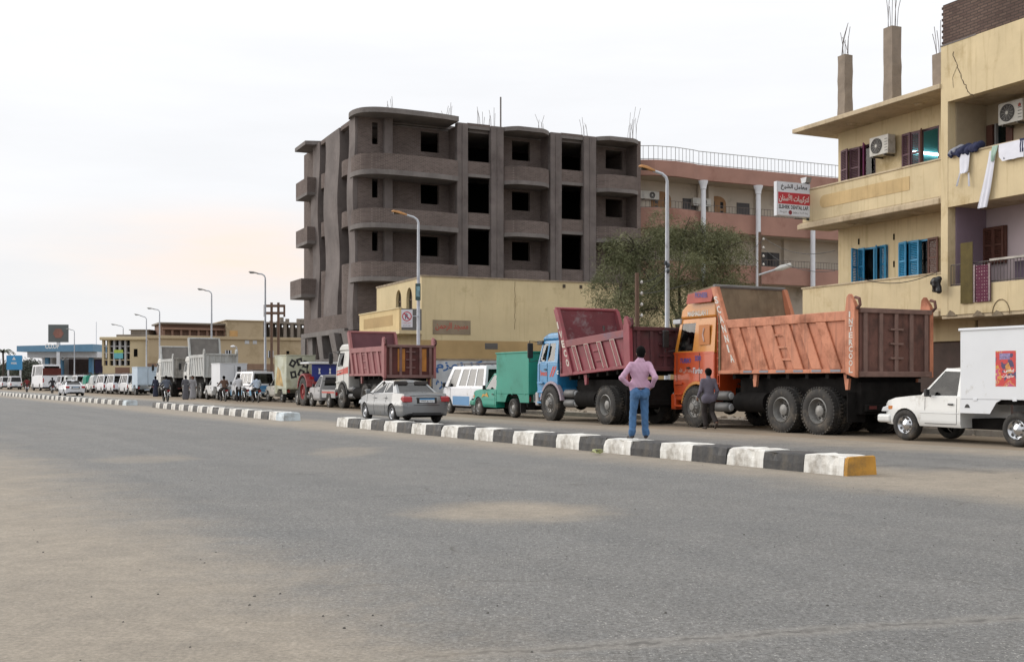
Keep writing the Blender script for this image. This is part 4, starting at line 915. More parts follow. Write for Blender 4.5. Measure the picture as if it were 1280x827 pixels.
# laundry and rugs
def cloth(name, label, cat, pts, mat, w0, w1, wav=.03, group=None, cat_g=None):
    """vertical hanging cloth: list of (y, z, x, halfwidth)"""
    mb = MB(); rows = []
    n = 9
    for i, (y, z, x, hw) in enumerate(pts): rows.append([(x + wav*math.sin(k*1.7+i*.6)*i/len(pts), y+hw*(2*k/(n-1)-1), z) for k in range(n)])
    fr = []; back = []
    for r in rows: fr.append(r); back.append([(p[0]+.012, p[1], p[2]) for p in r])
    rg = [a_+b_[::-1] for a_, b_ in zip(fr, back)]
    mb.ring(rg); o = mb.build(name, mat, None, smooth=60); o.location = RB.location; o.rotation_euler = (0,0,BR); tag(o, label, cat, group); return o
lw_ = M('washed white cloth', (.68,.69,.76,1), .9, var=.08, vs=3); nvy = M('navy cloth', (.02,.025,.07,1), .9, var=.3, vs=4)
def cl(name, label, rowspx, mat, **k): cloth(name, label, 'laundry', [(hz((a+b)/2, y)[0], hz((a+b)/2, y)[1], -.12-.02*i, abs(hz(a,y)[0]-hz(b,y)[0])/2) for i, (a, b, y) in enumerate(rowspx)], mat, 0, 0, group='washing on the balcony', **k)
cl('white_vest', 'short white garment with two dangling ties hung on the balcony', [(1200.5,1213,189),(1200.5,1213,196),(1201,1212.5,206),(1202,1212,215),(1204,1210,217)], lw_)
for s_, (a, b) in enumerate(((1200.5,1197.5),(1211,1213))):
    cl('garment_tie', 'thin white tie string dangling below the short garment, ' + ('left one' if s_ == 0 else 'right one'), [(a-.9,a+.9,216),((a+b)/2-.9,(a+b)/2+.9,224),(b-.7,b+.7,233)], lw_)
cl('white_trousers', 'long white cloth hanging far below the balcony line', [(1237.5,1246,188),(1236,1244.5,200),(1232,1242,222),(1228,1239,243),(1225,1236,260)], lw_)
nb = []
for a_, b_ in ((1190,191),(1195,188),(1200,190),(1205,186),(1211,187),(1217,184),(1221,183)): y_, z_ = hz(a_, b_); nb.append(((-.10,y_,z_), (.06,y_+random.gauss(0,.05),z_+.06), .10, .12, 0 if a_ > 1197 else 1)); nb.append(((-.13,y_+.05,z_-.05), (-.13,y_,z_-.12), .07, .05, 0))
o = mkobj('navy_bundle', sdf_mesh(nb, .028, 'navy_bundle', [nvy, M('grey cloth', (.25,.26,.30,1), .9)], .03, .006)); o.location = RB.location; o.rotation_euler = (0,0,BR); tag(o, 'dark navy bundle of clothes thrown over the balcony wall', 'laundry', 'washing on the balcony')
cl('white_shirts', 'white clothes with navy edges pegged in a row at the frame edge', [(1249,1281,177),(1249,1281,185),(1250,1281,193),(1255,1281,199)], lw_)
cl('navy_shorts', 'navy shorts pegged beside the white clothes', [(1275,1281,173),(1275,1281,183),(1276,1281,190)], nvy)
cl('navy_sock', 'small navy sock hanging under the white clothes', [(1255,1259,188),(1255.5,1259,193),(1256,1258.5,199)], nvy)
cl('pale_green_towel', 'pale green cloth gathered above the long white one', [(1241,1248,182),(1240,1247,189),(1240,1245,196),(1241,1244,202)], M('pale green cloth', (.36,.50,.42,1), .9, var=.2, vs=6))
def rugmat():
    m = M('patterned rug', (.12,.03,.05,1), .95, var=.3, vs=20); t = m.node_tree; N = t.nodes; lk = t.links.new; p = N['Principled BSDF']
    co = N.new('ShaderNodeTexCoord'); v = N.new('ShaderNodeTexVoronoi'); v.distance = 'MANHATTAN'; v.inputs['Scale'].default_value = 11; v.inputs['Randomness'].default_value = .15; lk(co.outputs['Object'], v.inputs['Vector'])
    r = N.new('ShaderNodeValToRGB'); e = r.color_ramp.elements; e[0].color = (.45,.36,.34,1); e[1].color = (.10,.02,.045,1); e[0].position = .22; e[1].position = .42; lk(v.outputs['Distance'], r.inputs[0]); lk(r.outputs[0], p.inputs['Base Color']); return m
def rug(name, label, a, b, y0, y1, mat): o = cloth(name, label, 'rug', [(hz((a+b)/2, y0+(y1-y0)*k)[0], hz((a+b)/2, y0+(y1-y0)*k)[1], -.10, abs(hz(a,y0)[0]-hz(b,y0)[0])/2) for k in (0,.25,.5,.75,1)], mat, 0, 0, wav=.01, group='rugs over the railing'); return o
rug('plain_rug', 'plain olive brown rug hung over the balcony railing', 1200.5, 1215.5, 303, 379, M('olive rug', (.105,.080,.025,1), .95, var=.25, vs=5))
pr_ = rug('patterned_rug', 'dark red patterned rug with pale border over the balcony railing', 1217, 1238, 331, 377, rugmat())
y0, z0 = hz(1217,331); y1, z1 = hz(1238,376)
for a_, b_ in ((y0-.06,y0),(y1,y1+.06)): MB().box(-.118,-.108,min(a_,b_),max(a_,b_),z1,z0).build('border_strip', M('rug border', (.30,.24,.24,1), .95, var=.5, vs=30), pr_)
# black bundle on the wire
bl_ = thing('black_bag', 'black plastic bag caught on a wire beside the balcony', 'bag', onRB((-.3, wy(1171,-.3), hz(1171,353,-.3)[1])), 0)
pb = []
for i in range(11): pb.append(((random.gauss(0,.06), random.gauss(0,.06), random.gauss(0,.12)), (random.gauss(0,.07), random.gauss(0,.06), random.gauss(0,.12)), .05, .085, 0))
mkobj('bag', sdf_mesh(pb, .025, 'bag', [M('black plastic', (.012,.012,.013,1), .35)], .04), bl_)
MB().tube([(0,0,.2),(.0,.0,.34)], .008, 4).build('string', MATS['black plastic'], bl_)
# ---- long low buildings further down the street
FB = thing('far_yellow_building', 'long low sandy yellow building with flat roof far down the street', 'building', (at(185,155), 155), BR)
fyp = M('sandy yellow plaster', (.40,.32,.21,1), .9, var=.15, vs=.15, dirt=('#7a6a4c', .3, .2)); fyl = M('light yellow plaster', (.54,.45,.29,1), .9, var=.1, vs=.2)  # first is a darker copy of the second, wall shade put into its colour
fter = M('brown brick upper storey', (.21,.125,.09,1), .9, var=.2, vs=.3); fgr = M('grey far concrete', (.22,.19,.16,1), .9, var=.25, vs=.4)
fx = lambda px: ((px-640)/FPX*155 - at(185,155)) / (BN[0] - (px-640)/FPX*BN[1]); fz_ = lambda py: zz(py, 157)
MB().box(0, 34, 0, .4, 0, fz_(421)).build('side_wall', fyp, FB); MB().box(0, 34, .4, 12, fz_(421)-.5, fz_(421)-.2).build('roof', fgr, FB)
MB().box(-.15, 34, -.25, .5, fz_(423.5), fz_(419.5)).build('cornice', fyp, FB, bevel=.05)
MB().box(-.05, 34, -.02, .0, 0, fz_(454)).build('plinth', M('brown plinth', (.22,.145,.10,1), .9, var=.2), FB)
MB().box(fx(204), fx(285), 2, 9, fz_(421), fz_(404.5)).build('upper_storey', fter, FB); MB().box(fx(203)-.3, fx(286), 1.3, 9.2, fz_(404.5), fz_(402.5)).build('upper_roof', fgr, FB)
MB().box(fx(205), fx(284), 1.2, 2.1, fz_(411.5), fz_(409)).build('pergola_beam', fter, FB)
for i in range(8): x = fx(205+i*11); MB().box(x, x+.3, 1.4, 1.7, fz_(421), fz_(411)).build('pergola_post', fter, FB)
MB().box(fx(284), fx(329), .02, 10, fz_(421)-.3, fz_(399.5)).build('stair_block', fyp, FB); MB().box(fx(284)-.2, fx(330), -.15, 10.1, fz_(399.5), fz_(398.3)).build('block_cornice', fyp, FB)
MB().box(fx(287), fx(297), -.06, .02, fz_(421), fz_(412)).build('wall_panel', M('orange panel', (.48,.29,.12,1), .9), FB)
for a, b in ((306,311.5),(316,321)): MB().box(fx(a), fx(b), -.05, .02, fz_(428.5), fz_(424)).build('vent_window', M('pale panes', (.45,.47,.5,1), .4), FB)
def fwin(px0, px1, p0, p1):
    w0 = MB().box(fx(px0), fx(px1), -.06, .0, fz_(p1), fz_(p0)).build('window', dark, FB)
    x0, x1 = fx(px0), fx(px1)
    for k in (0, .5, 1): MB().box(x0+(x1-x0)*k-.08, x0+(x1-x0)*k+.08, -.10, -.06, fz_(p1), fz_(p0)).build('frame_bar', M('pale frames', (.5,.52,.56,1), .5), w0)
for a, b in ((229.5,236.5),(282,288.5),(335.5,341),(377,384)): fwin(a, b, 437, 446)
MB().box(fx(358), fx(361.5), -.05, .0, fz_(441), fz_(437)).build('small_window', dark, FB)
# unfinished roof storey with bare columns
for i in range(9):
    x = fx(330+i*8.6); MB().box(x, x+.45, .6, 1.0, fz_(421), fz_(398+random.uniform(-3,2))).build('bare_column', fgr, FB); MB().box(x+.3, x+.7, 4.6, 5, fz_(421), fz_(399)).build('bare_column', fgr, FB)
MB().box(fx(329), fx(402), .5, 5.2, fz_(401.5), fz_(399.5)).build('roof_beam', fgr, FB); MB().box(fx(331), fx(402), 5.6, 5.8, fz_(421), fz_(404)).build('blockwork', fgr, FB)
for px in (352,359,373,378,386,394): x = fx(px); MB().box(x, x+.5, .8, 1.2, fz_(399.5), fz_(395-random.uniform(0,3))).build('column_stub', fgr, FB)
# corner pavilion with a glazed front
CB = thing('corner_pavilion', 'light yellow two storey corner building with a glazed front', 'building', (at(128,158), 158), R(-2))
cw = at(185,158)-at(128,158); cz = lambda py: zz(py, 158)
MB().box(cw*.62, cw, 0, .4, 0, cz(425)).build('plain_wall', fyl, CB); MB().box(-.3, cw+.2, -.4, 9, cz(425), cz(421)).build('cornice', fyl, CB, bevel=.1)
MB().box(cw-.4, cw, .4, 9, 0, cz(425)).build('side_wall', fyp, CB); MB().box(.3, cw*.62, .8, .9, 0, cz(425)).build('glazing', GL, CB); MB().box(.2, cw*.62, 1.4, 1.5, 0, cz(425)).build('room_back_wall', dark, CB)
for i in range(6): x = cw*.62*i/5; MB().box(x-.14, x+.14, .2, .8, cz(457), cz(425)).build('mullion', fyl if i in (0,1,5) else M('grey mullion', (.42,.42,.42,1), .6), CB)
for py in (432, 440, 449, 456.5): MB().box(0, cw*.62, .3, .75, cz(py+1.2), cz(py)).build('transom', fyl if py > 448 else MATS['grey mullion'], CB)
MB().box(cw*.25, cw*.45, .1, .2, cz(448), cz(441)).build('shop_poster', M('teal poster', (.12,.40,.46,1), .5), CB); MB().box(cw*.25, cw*.45, .1, .2, cz(441), cz(437)).build('shop_poster', M('lime poster', (.38,.5,.08,1), .5), CB)
MB().box(0, cw*.62, .1, .7, 0, cz(457)).build('base_wall', fyl, CB); MB().box(cw*.28, cw*.6, .05, .1, 0, cz(459)).build('shop_shutter', fter, CB)
MB().box(cw*.70, cw*.78, -.05, .0, cz(445.5), cz(436)).build('window', dark, CB); MB().box(cw*.45, cw*.85, 3, 7, cz(421), cz(411.5)).build('roof_room', fgr, CB); MB().box(cw*.42, cw*.88, 2.8, 7.2, cz(411.5), cz(410.5)).build('roof_room_slab', fgr, CB); MB().box(cw*.15, cw*.9, 2.6, 2.9, cz(421), cz(417)).build('roof_wall', fgr, CB)
# ---- petrol station
PS = thing('petrol_station', 'blue and white petrol station canopy beside the road', 'petrol station', (at(82,182), 182), R(-4)); pz = lambda py: zz(py, 182); pxx = lambda px: (px-82)/FPX*182
bl1 = M('station blue', (.12,.25,.38,1), .5, var=.1); bl2 = M('station blue columns', (.06,.19,.33,1), .5, var=.1); wh1 = M('station white', (.62,.64,.68,1), .6, var=.1)
MB().prism([(pxx(35),pz(433)),(pxx(131),pz(431)),(pxx(131),pz(440)),(pxx(35),pz(440))], -4, 8, 'y').build('canopy', bl1, PS); MB().box(pxx(42), pxx(131), -2.4, 7, pz(447), pz(440)).build('canopy_underside', wh1, PS)
for px in (61,79,117): MB().box(pxx(px), pxx(px+4.5), -1.5, -.9, 0, pz(440)).build('canopy_column', bl2, PS)
MB().box(pxx(44), pxx(57), 2, 8, 0, pz(447)).build('kiosk', wh1, PS); MB().box(pxx(58), pxx(131), 7.6, 8, 0, pz(447)).build('rear_wall', M('station rear', (.13,.10,.10,1), .8, var=.3), PS)
MB().box(pxx(96), pxx(116), 6.9, 7.5, pz(466), pz(449)).build('mural', M('purple mural', (.10,.09,.22,1), .6, var=.5, vs=.6), PS); MB().box(pxx(116), pxx(131), 6.9, 7.5, pz(466), pz(449)).build('mural', M('red mural', (.26,.09,.06,1), .6, var=.5, vs=.6), PS)
text('CO.OP', 2.3, .75, wht, PS, (pxx(71), -4, pz(436.5)), (1,0,0), (0,0,1), bold=.03)
MB().tube([(pxx(118),1,pz(431)),(pxx(118),1,pz(402))], .05, 5).build('roof_mast', wh1, PS)
for s_ in (-1,1): MB().tube([(pxx(86),-2,pz(450)),(pxx(86+s_*4),-2,pz(446))], .12, 5).build('column_brace', wh1, PS)
SB = thing('station_billboard', 'dark square billboard on a post above the petrol station', 'billboard', (at(72.5,178), 178), R(3)); sz = lambda py: zz(py, 178); hw_ = 12/FPX*178
MB().box(-hw_, hw_, 0, .4, sz(427.5), sz(405.5)).build('panel', M('billboard grey', (.105,.12,.122,1), .6, var=.1), SB); MB().box(-.25, .25, .05, .35, 0, sz(427.5)).build('post', wh1, SB)
MB().prism([(math.cos(t)*.85+.05, sz(416.5)+math.sin(t)*.85) for t in np.linspace(0, 2*math.pi, 6, endpoint=False)], -.04, 0, 'y').build('faded_logo', M('faded red logo', (.24,.11,.085,1), .6, var=.3, vs=1), SB)
BS = thing('blue_roadside_sign', 'tall bright blue roadside sign at the left edge', 'sign', (at(17.5,190), 190), 0); hw_ = 9.5/FPX*190; z_ = lambda py: zz(py, 190)
MB().box(-hw_, hw_, 0, .3, z_(462), z_(444)).build('panel', M('sign bright blue', (.04,.26,.52,1), .5, var=.08), BS); MB().box(-hw_*.9,-hw_*.7,.05,.2,0,z_(462)).build('post', wh1, BS); MB().box(hw_*.7,hw_*.9,.05,.2,0,z_(462)).build('post', wh1, BS)
MB().prism([(-.35,z_(449.5)),(.35,z_(449.5)),(.12,z_(447.5)),(0,z_(445.5)),(-.12,z_(447.5))], -.03, 0, 'y').build('emblem', wht, BS); text('MISR', 1.0, .35, wht, BS, (-.5,0,z_(455)), (1,0,0), (0,0,1), bold=.03)
# ---- street lamps
pole = M('galvanised pole', (.44,.46,.50,1), .45, metal=.35, var=.12, vs=2, dirt=('#6d6a66', .25, 2)); lampo = M('weathered orange lamp head', (.42,.20,.06,1), .5, var=.2, vs=3); lampg = M('grey lamp head', (.26,.25,.24,1), .5, var=.15)
def slamp(px, py_top, tip, label, Hh=9.3, head=lampg, arm=1.7):
    Y = (Hh-EYE)*FPX/(HOR-py_top); tx_, ty_ = tip; X = at(px, Y)
    o = thing('street_lamp', label, 'street lamp', (X, Y), 0, 'street lamps along the far pavement')
    dx = (tx_-px)/FPX*Y; dz = (py_top-ty_)/FPX*Y
    MB().lathe([(0,.16),(.06,.16),(.07,.125),(2.2,.115),(2.25,.09),(Hh*.6,.08),(Hh-.35,.062)], 12, 'z').build('pole', pole, o, smooth=40)
    MB().tube([(0,0,Hh-.36),(0,0,Hh-.25),(dx*.05,0,Hh-.1),(dx*.18,0,Hh+.02),(dx*.5,0,Hh+dz*.45)], .055, 8).build('arm', pole, o, smooth=60)
    a_ = Vector((dx*.42,0,Hh+dz*.36)); b_ = Vector((dx*1.02,0,Hh+dz)); d_ = (b_-a_)
    rg = []
    for k, w_, h_ in ((0,.06,.05),(.15,.10,.07),(.5,.16,.10),(.85,.15,.08),(1,.06,.03)):
        c = a_+d_*k; rg.append([c+Vector((0,-w_,-.02)), c+Vector((0,w_,-.02)), c+Vector((0,w_*.8,h_)), c+Vector((0,-w_*.8,h_))])
    hd = MB().ring(rg).build('lamp_head', head, o, bevel=.02); MB().ball(tuple(a_+d_*.62+Vector((0,0,-.02))), (abs(d_.x)*.3,.12,.05), 10, 5).build('lamp_glass', GLC, hd, smooth=60)
    MB().box(-.07,.07,-.125,-.1,.5,1.0).build('access_door', M('access door grey', (.3,.31,.33,1), .5, metal=.3), o)
    return o
lm1 = slamp(834, 218, (799,208), 'tall street lamp with orange head standing before the green tree', 9.0, lampo)
lm2 = slamp(523, 272, (490,264), 'street lamp with orange head and signs on its pole at the yellow house', 9.3, lampo)
slamp(331.5, 343, (311,340), 'street lamp standing left of the unfinished brick block', 9.3)
slamp(264.5, 364, (247,361), 'street lamp rising behind the white dump trucks', 9.3); slamp(199.5, 387, (184,385), 'street lamp at the right corner of the glazed pavilion')
slamp(183, 396, (168,392.5), 'street lamp in front of the plain wall of the corner pavilion'); slamp(154, 407.5, (139,405), 'street lamp in front of the glazed corner pavilion'); slamp(93, 412.5, (83,411), 'far street lamp between billboard and petrol station canopy')
# no-parking sign and small panel on the second lamp pole
s2 = thing('no_parking_sign', 'white no-parking sign with a crossed letter R on the lamp pole', 'sign', (lm2.location.x, lm2.location.y-.12), 0); Yl = lm2.location.y; q = lambda px: (px-523)/FPX*Yl
MB().box(q(502), q(516), -.02, .0, zz(409,Yl), zz(387,Yl)).build('panel', M('sign white', (.62,.62,.66,1), .5, var=.06), s2); MB().box(q(502), q(516), 0, .12, zz(396,Yl), zz(395,Yl)).build('bracket_arm', pole, s2); MB().box(q(516), .05, -.0, .04, zz(395.5,Yl), zz(394.5,Yl)).build('bracket_arm', pole, s2)
cx_, cz_, rr_ = q(509), zz(395.5,Yl), .235; MB().lathe([(-.022,rr_*.8),(-.026,rr_*.8),(-.026,rr_),(-.022,rr_),(-.022,rr_*.8)], 28, 'y', (cx_,0,cz_), False).build('ring', red, s2, smooth=30)
text('R', .17, .26, M('sign dark blue', (.05,.04,.10,1), .5), s2, (cx_-.085,-.02,cz_-.13), (1,0,0), (0,0,1), bold=.03)
sl_ = MB().box(-.022,.022,-.03,-.027,-rr_*.9,rr_*.9).xf(Matrix.Translation((cx_,0,cz_)) @ Matrix.Rotation(R(-45),4,'Y')); sl_.build('slash', red, s2)
text(arab('ممنوع الوقوف'), .42, .1, red, s2, (cx_-.21,-.02,zz(405.0,Yl)), (1,0,0), (0,0,1)); text(arab('طول الشارع'), .36, .09, blk, s2, (cx_-.18,-.02,zz(408,Yl)), (1,0,0), (0,0,1))
s3 = thing('pole_panel', 'small dark green advertising panel high on the lamp pole', 'sign', (lm2.location.x, lm2.location.y-.1), 0)
MB().box(q(519.5), q(526), -.03, .0, zz(375.5,Yl), zz(354.5,Yl)).build('panel', M('panel dark green', (.03,.07,.07,1), .5), s3); MB().box(q(520.5), q(525), -.036, -.03, zz(371,Yl), zz(358,Yl)).build('poster', M('poster teal', (.18,.32,.36,1), .5, var=.6, vs=5), s3)
# small globe lamp
Yg = 100; g_ = thing('globe_lamp', 'small white globe lamp on a thin post behind the dump truck', 'street lamp', (at(297,Yg), Yg), 0)
MB().tube([(0,0,0),(0,0,zz(439,Yg)),(-.1,0,zz(433.5,Yg)),(-.35,0,zz(432.5,Yg))], .04, 6).build('post', pole, g_); MB().ball((-.42,0,zz(433,Yg)), (.22,.16,.12), 10, 6).build('globe', M('globe white', (.75,.76,.78,1), .3), g_, smooth=60)
# utility poles with insulators
wood = M('weathered pole', (.14,.085,.06,1), .9, var=.35, vs=2, stretch=(6,6,.6), bump=.4)
def upole(px, py, Y, label, side=1, hb=.09):
    o = thing('utility_pole', label, 'utility pole', (at(px,Y), Y), 0); ht = zz(py, Y)
    MB().tube([(.02,0,0),(0,0,ht*.5),(-.01,0,ht)], [hb*1.2,hb,hb*.85], 8).build('post', wood, o, smooth=50)
    for k in range(4): ins = MB().lathe([(-.07,.02),(-.05,.05),(0,.065),(.03,.045),(.07,.02)], 10, 'z', (side*.17,0,ht-.35-k*.42)).build('insulator', M('white porcelain', (.62,.60,.56,1), .25), o, smooth=50); MB().tube([(0,0,ht-.4-k*.42),(side*.17,0,ht-.4-k*.42)], .012, 5).build('pin', iron, ins)
    return o
up1 = upole(796.5, 341, 42.5, 'brown utility pole with white insulators between the lamp and maroon truck bed', 1)
up2 = upole(950, 290, 56, 'brown utility pole with insulators in front of the terracotta building', 1)
up2h = thing('leaning_lamp_arm', 'white street lamp arm fixed slantwise to the utility pole', 'lamp', (at(950,56), 55.8), 0)
a_ = Vector((-.1,0,zz(344,56))); b_ = Vector((1.5,0,zz(331.5,56))); MB().tube([a_, a_.lerp(b_,.55)], .05, 7).build('arm', pole, up2h); MB().tube([a_.lerp(b_,.5), a_.lerp(b_,.7), b_], [.06,.14,.1], 8).build('lamp_head', M('white lamp head', (.55,.55,.53,1), .5), up2h)
# wires
def wire(p, q, sag, label, r=.012, n=14, name='overhead_wire'):
    p, q = Vector(p), Vector(q); pts = [p.lerp(q, i/n) - Vector((0,0,sag*4*(i/n)*(1-i/n))) for i in range(n+1)]
    o = MB().tube(pts, r, 4).build(name, M('wire black', (.02,.02,.02,1), .6)); tag(o, label, 'wire', 'overhead wires'); return o
h1 = zz(341,42.5)
for k, e in ((0, 'upper'), (1, 'lower')): wire((at(796.5,42.5)+.17,42.5,h1-.35-k*.42), (lm1.location.x,lm1.location.y,zz(335+k*6,lm1.location.y)), .12, f'thin {e} wire from the brown utility pole to the near street lamp')
wire((at(796.5,42.5)+.17,42.5,h1-.8), (at(950,56)+.17,56,zz(300,56)), .5, 'thin wire strung between the two brown utility poles')
wire((at(950,56)+.17,56,zz(296,56)), tuple(onRB((1.2,6.0,5.9))), .4, 'thin upper wire from the utility pole to the apartment house'); wire((at(950,56)+.17,56,zz(310,56)), tuple(onRB((1.2,6.0,5.2))), .4, 'thin lower wire from the utility pole to the apartment house')
wire(tuple(onRB((-.1,3.4,4.7))), tuple(onRB((-.3,wy(1171,-.3),hz(1171,340,-.3)[1]))), .25, 'thin wire along the balcony carrying a black bag')
MB_ = MB()
for k in range(6): MB_.ball((random.gauss(0,.06),random.gauss(0,.06)-.1,random.uniform(-.25,.25)), (.07,.06,.09), 7, 4)
jb = MB_.build('cable_knot', M('cable knot', (.05,.06,.07,1), .6, var=.5, vs=9)); jb.location = (lm1.location.x, lm1.location.y, zz(333,lm1.location.y)); tag(jb, 'tangled knot of cables tied round the near street lamp', 'cable')
# timber frame of a hoarding on the far roof
WF = thing('timber_frame', 'open timber frame standing on posts above the far yellow building', 'frame', (at(339,120), 120), 0); wz = lambda py: zz(py, 120); wq = lambda px: (px-339)/FPX*120
for px in (339.5, 348): MB().box(wq(px)-.12, wq(px)+.12, -.1, .1, 0, wz(378)).build('post', wood, WF)
for py in (384, 393): MB().box(wq(330.5), wq(356.5), -.2, -.1, wz(py), wz(py)+.28).build('crossbeam', wood, WF)
for px in (331,355.5): MB().box(wq(px)-.1, wq(px)+.1, -.1, .0, wz(396), wz(381)).build('short_post', wood, WF)
# ------------------------------------------------------------------ trees
leafm = [M('olive leaves', (.150,.158,.082,1), .8, var=.3, vs=1, spec=.2), M('dull green leaves', (.108,.118,.060,1), .8, var=.3, vs=1, spec=.2), M('pale green leaves', (.195,.200,.112,1), .8, var=.3, vs=1, spec=.2)]
bark = M('dark bark', (.06,.047,.038,1), .95, var=.4, vs=3, bump=.5)
def leaves(name, mats, parent, clumps, per, size, droop=.6, seed=1, ratio=.2):
    """clumps: (centre, radius xyz, weight); thin leaflets set along hanging sprays"""
    rg = np.random.default_rng(seed); V = []; Mi = []
    for c, r, wt in clumps:
        n = int(per*wt); d = rg.normal(size=(n,3)); d /= np.linalg.norm(d, axis=1)[:,None]; rad = rg.random(n)**(1/2.2)
        o = np.array(c) + d*rad[:,None]*np.array(r)
        o += rg.normal(size=(n,3))*.06
        dr = d*np.array([1,1,.3]) + rg.normal(size=(n,3))*.45; dr[:,2] -= droop; dr /= np.linalg.norm(dr, axis=1)[:,None]
        mi = np.where(rg.random(n) < .5, rg.integers(0, len(mats)), rg.integers(0, len(mats), n))
        for k in range(6):
            p = o + dr*size*.62*k; p[:,2] -= .04*k*k*size*droop
            ld = dr*.55 + rg.normal(size=(n,3))*.55; ld /= np.linalg.norm(ld, axis=1)[:,None]
            sd_ = np.cross(ld, rg.normal(size=(n,3))); sd_ /= np.linalg.norm(sd_, axis=1)[:,None]
            L_ = size*rg.uniform(.6,1.2,(n,1)); W2 = L_*ratio
            V.append(np.stack([p, p+ld*L_*.5+sd_*W2*.5, p+ld*L_, p+ld*L_*.5-sd_*W2*.5], 1)); Mi.append(mi)
    V = np.concatenate(V); Mi = np.concatenate(Mi); n = len(V)
    me = bpy.data.meshes.new(name); me.vertices.add(n*4); me.vertices.foreach_set('co', V.ravel()); me.loops.add(n*4); me.loops.foreach_set('vertex_index', np.arange(n*4, dtype=np.int32))
    me.polygons.add(n); me.polygons.foreach_set('loop_start', np.arange(0, n*4, 4, dtype=np.int32)); me.polygons.foreach_set('material_index', Mi.astype(np.int32))
    for m in mats: me.materials.append(m)
    me.update(calc_edges=True); me.validate(); return mkobj(name, me, parent)
TY = 50.0; TX = at(852, TY)
tr = thing('feathery_tree', 'feathery olive green tree growing between the houses behind the trucks', 'tree', (TX, TY), 0)
t_ = lambda px, py, dy=0: Vector((at(px, TY+dy)-TX, dy, zz(py, TY+dy)))
limbs = [[(0,0,0),(-.05,.1,1.2),(-.1,.1,2.2)], [(-.1,.1,2.2),t_(846,395,.2),t_(832,365,.3),t_(812,330,.5),t_(795,312,.4)], [(-.1,.1,2.2),t_(862,392,-.3),t_(880,360,-.5),t_(897,330,-.4),t_(912,308,-.4)],
         [(-.1,.1,2.2),t_(850,385,.8),t_(848,345,1.2),t_(852,305,1.0)], [t_(832,365,.3),t_(818,362,-.7),t_(795,365,-1.2),t_(775,372,-1.3)], [t_(880,360,-.5),t_(905,350,.5),t_(925,335,1.0)], [t_(848,345,1.2),t_(868,318,.3),t_(880,300,.1)], [(-.1,.1,2.2),t_(838,400,-.8),t_(822,385,-1.5)]]
mb = MB()
for i, l in enumerate(limbs):
    n = len(l); r0 = (.20 if i == 0 else .10 if i < 4 else .055); mb.tube(l, [r0*(1-.75*k/(n-1)) if i else r0*(1-.3*k/(n-1)) for k in range(n)], 7)
rng_ = random.Random(4); cl_ = []
for (px, py, dy, rx, rz, wt) in ((795,318,.3,1.0,.85,1.1),(770,350,-.6,.75,1.0,.8),(775,385,-1.0,.8,.8,.8),(820,300,.8,1.0,.75,1.0),(850,292,1.0,1.0,.7,1.0),(880,298,.2,.95,.75,1.0),(905,312,-.3,.85,.8,.9),(840,335,-.7,1.1,.9,1.1),(875,338,-.9,1.0,.85,.9),(815,360,-1.2,.95,.9,.9),(860,368,.8,1.0,.8,.7),(900,352,.9,.7,.7,.5),(800,400,-.5,.9,.8,.7),(765,325,0,.5,.5,.35),(862,278,.5,.6,.35,.3),(785,300,.2,.55,.45,.35)):
    c = t_(px, py, dy); cl_.append((tuple(c), (rx, rx*1.0, rz), wt*.32))
    for j in range(6): cl_.append((tuple(c+Vector((rng_.gauss(0,rx*.85), rng_.gauss(0,rx*.6), rng_.gauss(0,rz*.8)))), (rx*.38, rx*.38, rz*.3), wt*.14))
    p0 = min((Vector(q) for l in limbs for q in l[1:]), key=lambda q: (q-c).length)
    for j in range(7):
        e = c+Vector((rng_.gauss(0,rx*.55), rng_.gauss(0,rx*.5), rng_.gauss(0,rz*.5))); mb.tube([p0, p0.lerp(e,.55)+Vector((0,0,.12)), e], [.028,.017,.006], 4)
mb.build('trunk', bark, tr, smooth=60)
leaves('crown', leafm, tr, cl_, 800, .19, .95, 3, .125)
# far scrub and palms at the left edge
hz1 = [M('hazy dark leaves', (.085,.10,.075,1), .9, var=.25, vs=.3), M('hazy grey leaves', (.12,.13,.105,1), .9, var=.25, vs=.3)]
for i, (px, Y, w_, h_, lab) in enumerate(((36,215,3.2,5.6,'rounded dark far tree right of the blue roadside sign'),(30,235,3.4,5.2,'far dark tree just behind the blue roadside sign'),(8,222,2.6,4.6,'low grey far tree at the left edge of the street'),(-6,228,3,5.0,'far grey tree cut by the left frame edge'),(120,168,1.4,1.7,'low round bush between station and corner pavilion'),(128,166,1.3,1.5,'low dark bush at the foot of the corner pavilion'))):
    o = thing('far_tree' if i < 4 else 'bush', lab, 'tree' if i < 4 else 'bush', (at(px,Y), Y), 0)
    MB().tube([(0,0,0),(0,0,h_*.6)], [.2,.08], 6).build('trunk', bark, o)
    leaves('crown', hz1, o, [((0,0,h_*.6),(w_*.8,w_*.8,h_*.36),1)]+[((random.gauss(0,w_*.5),random.gauss(0,w_*.4),h_*random.uniform(.45,.85)),(w_*.4,w_*.4,h_*.18),.4) for _ in range(5)], 420, .42, .3, 10+i, .5)
pm = thing('palm_tree', 'small far palm at the left edge of the street', 'tree', (at(3,205), 205), 0); MB().tube([(0,0,0),(.2,0,4),(.1,0,zz(440,205))], [.22,.18,.16], 7).build('trunk', bark, pm)
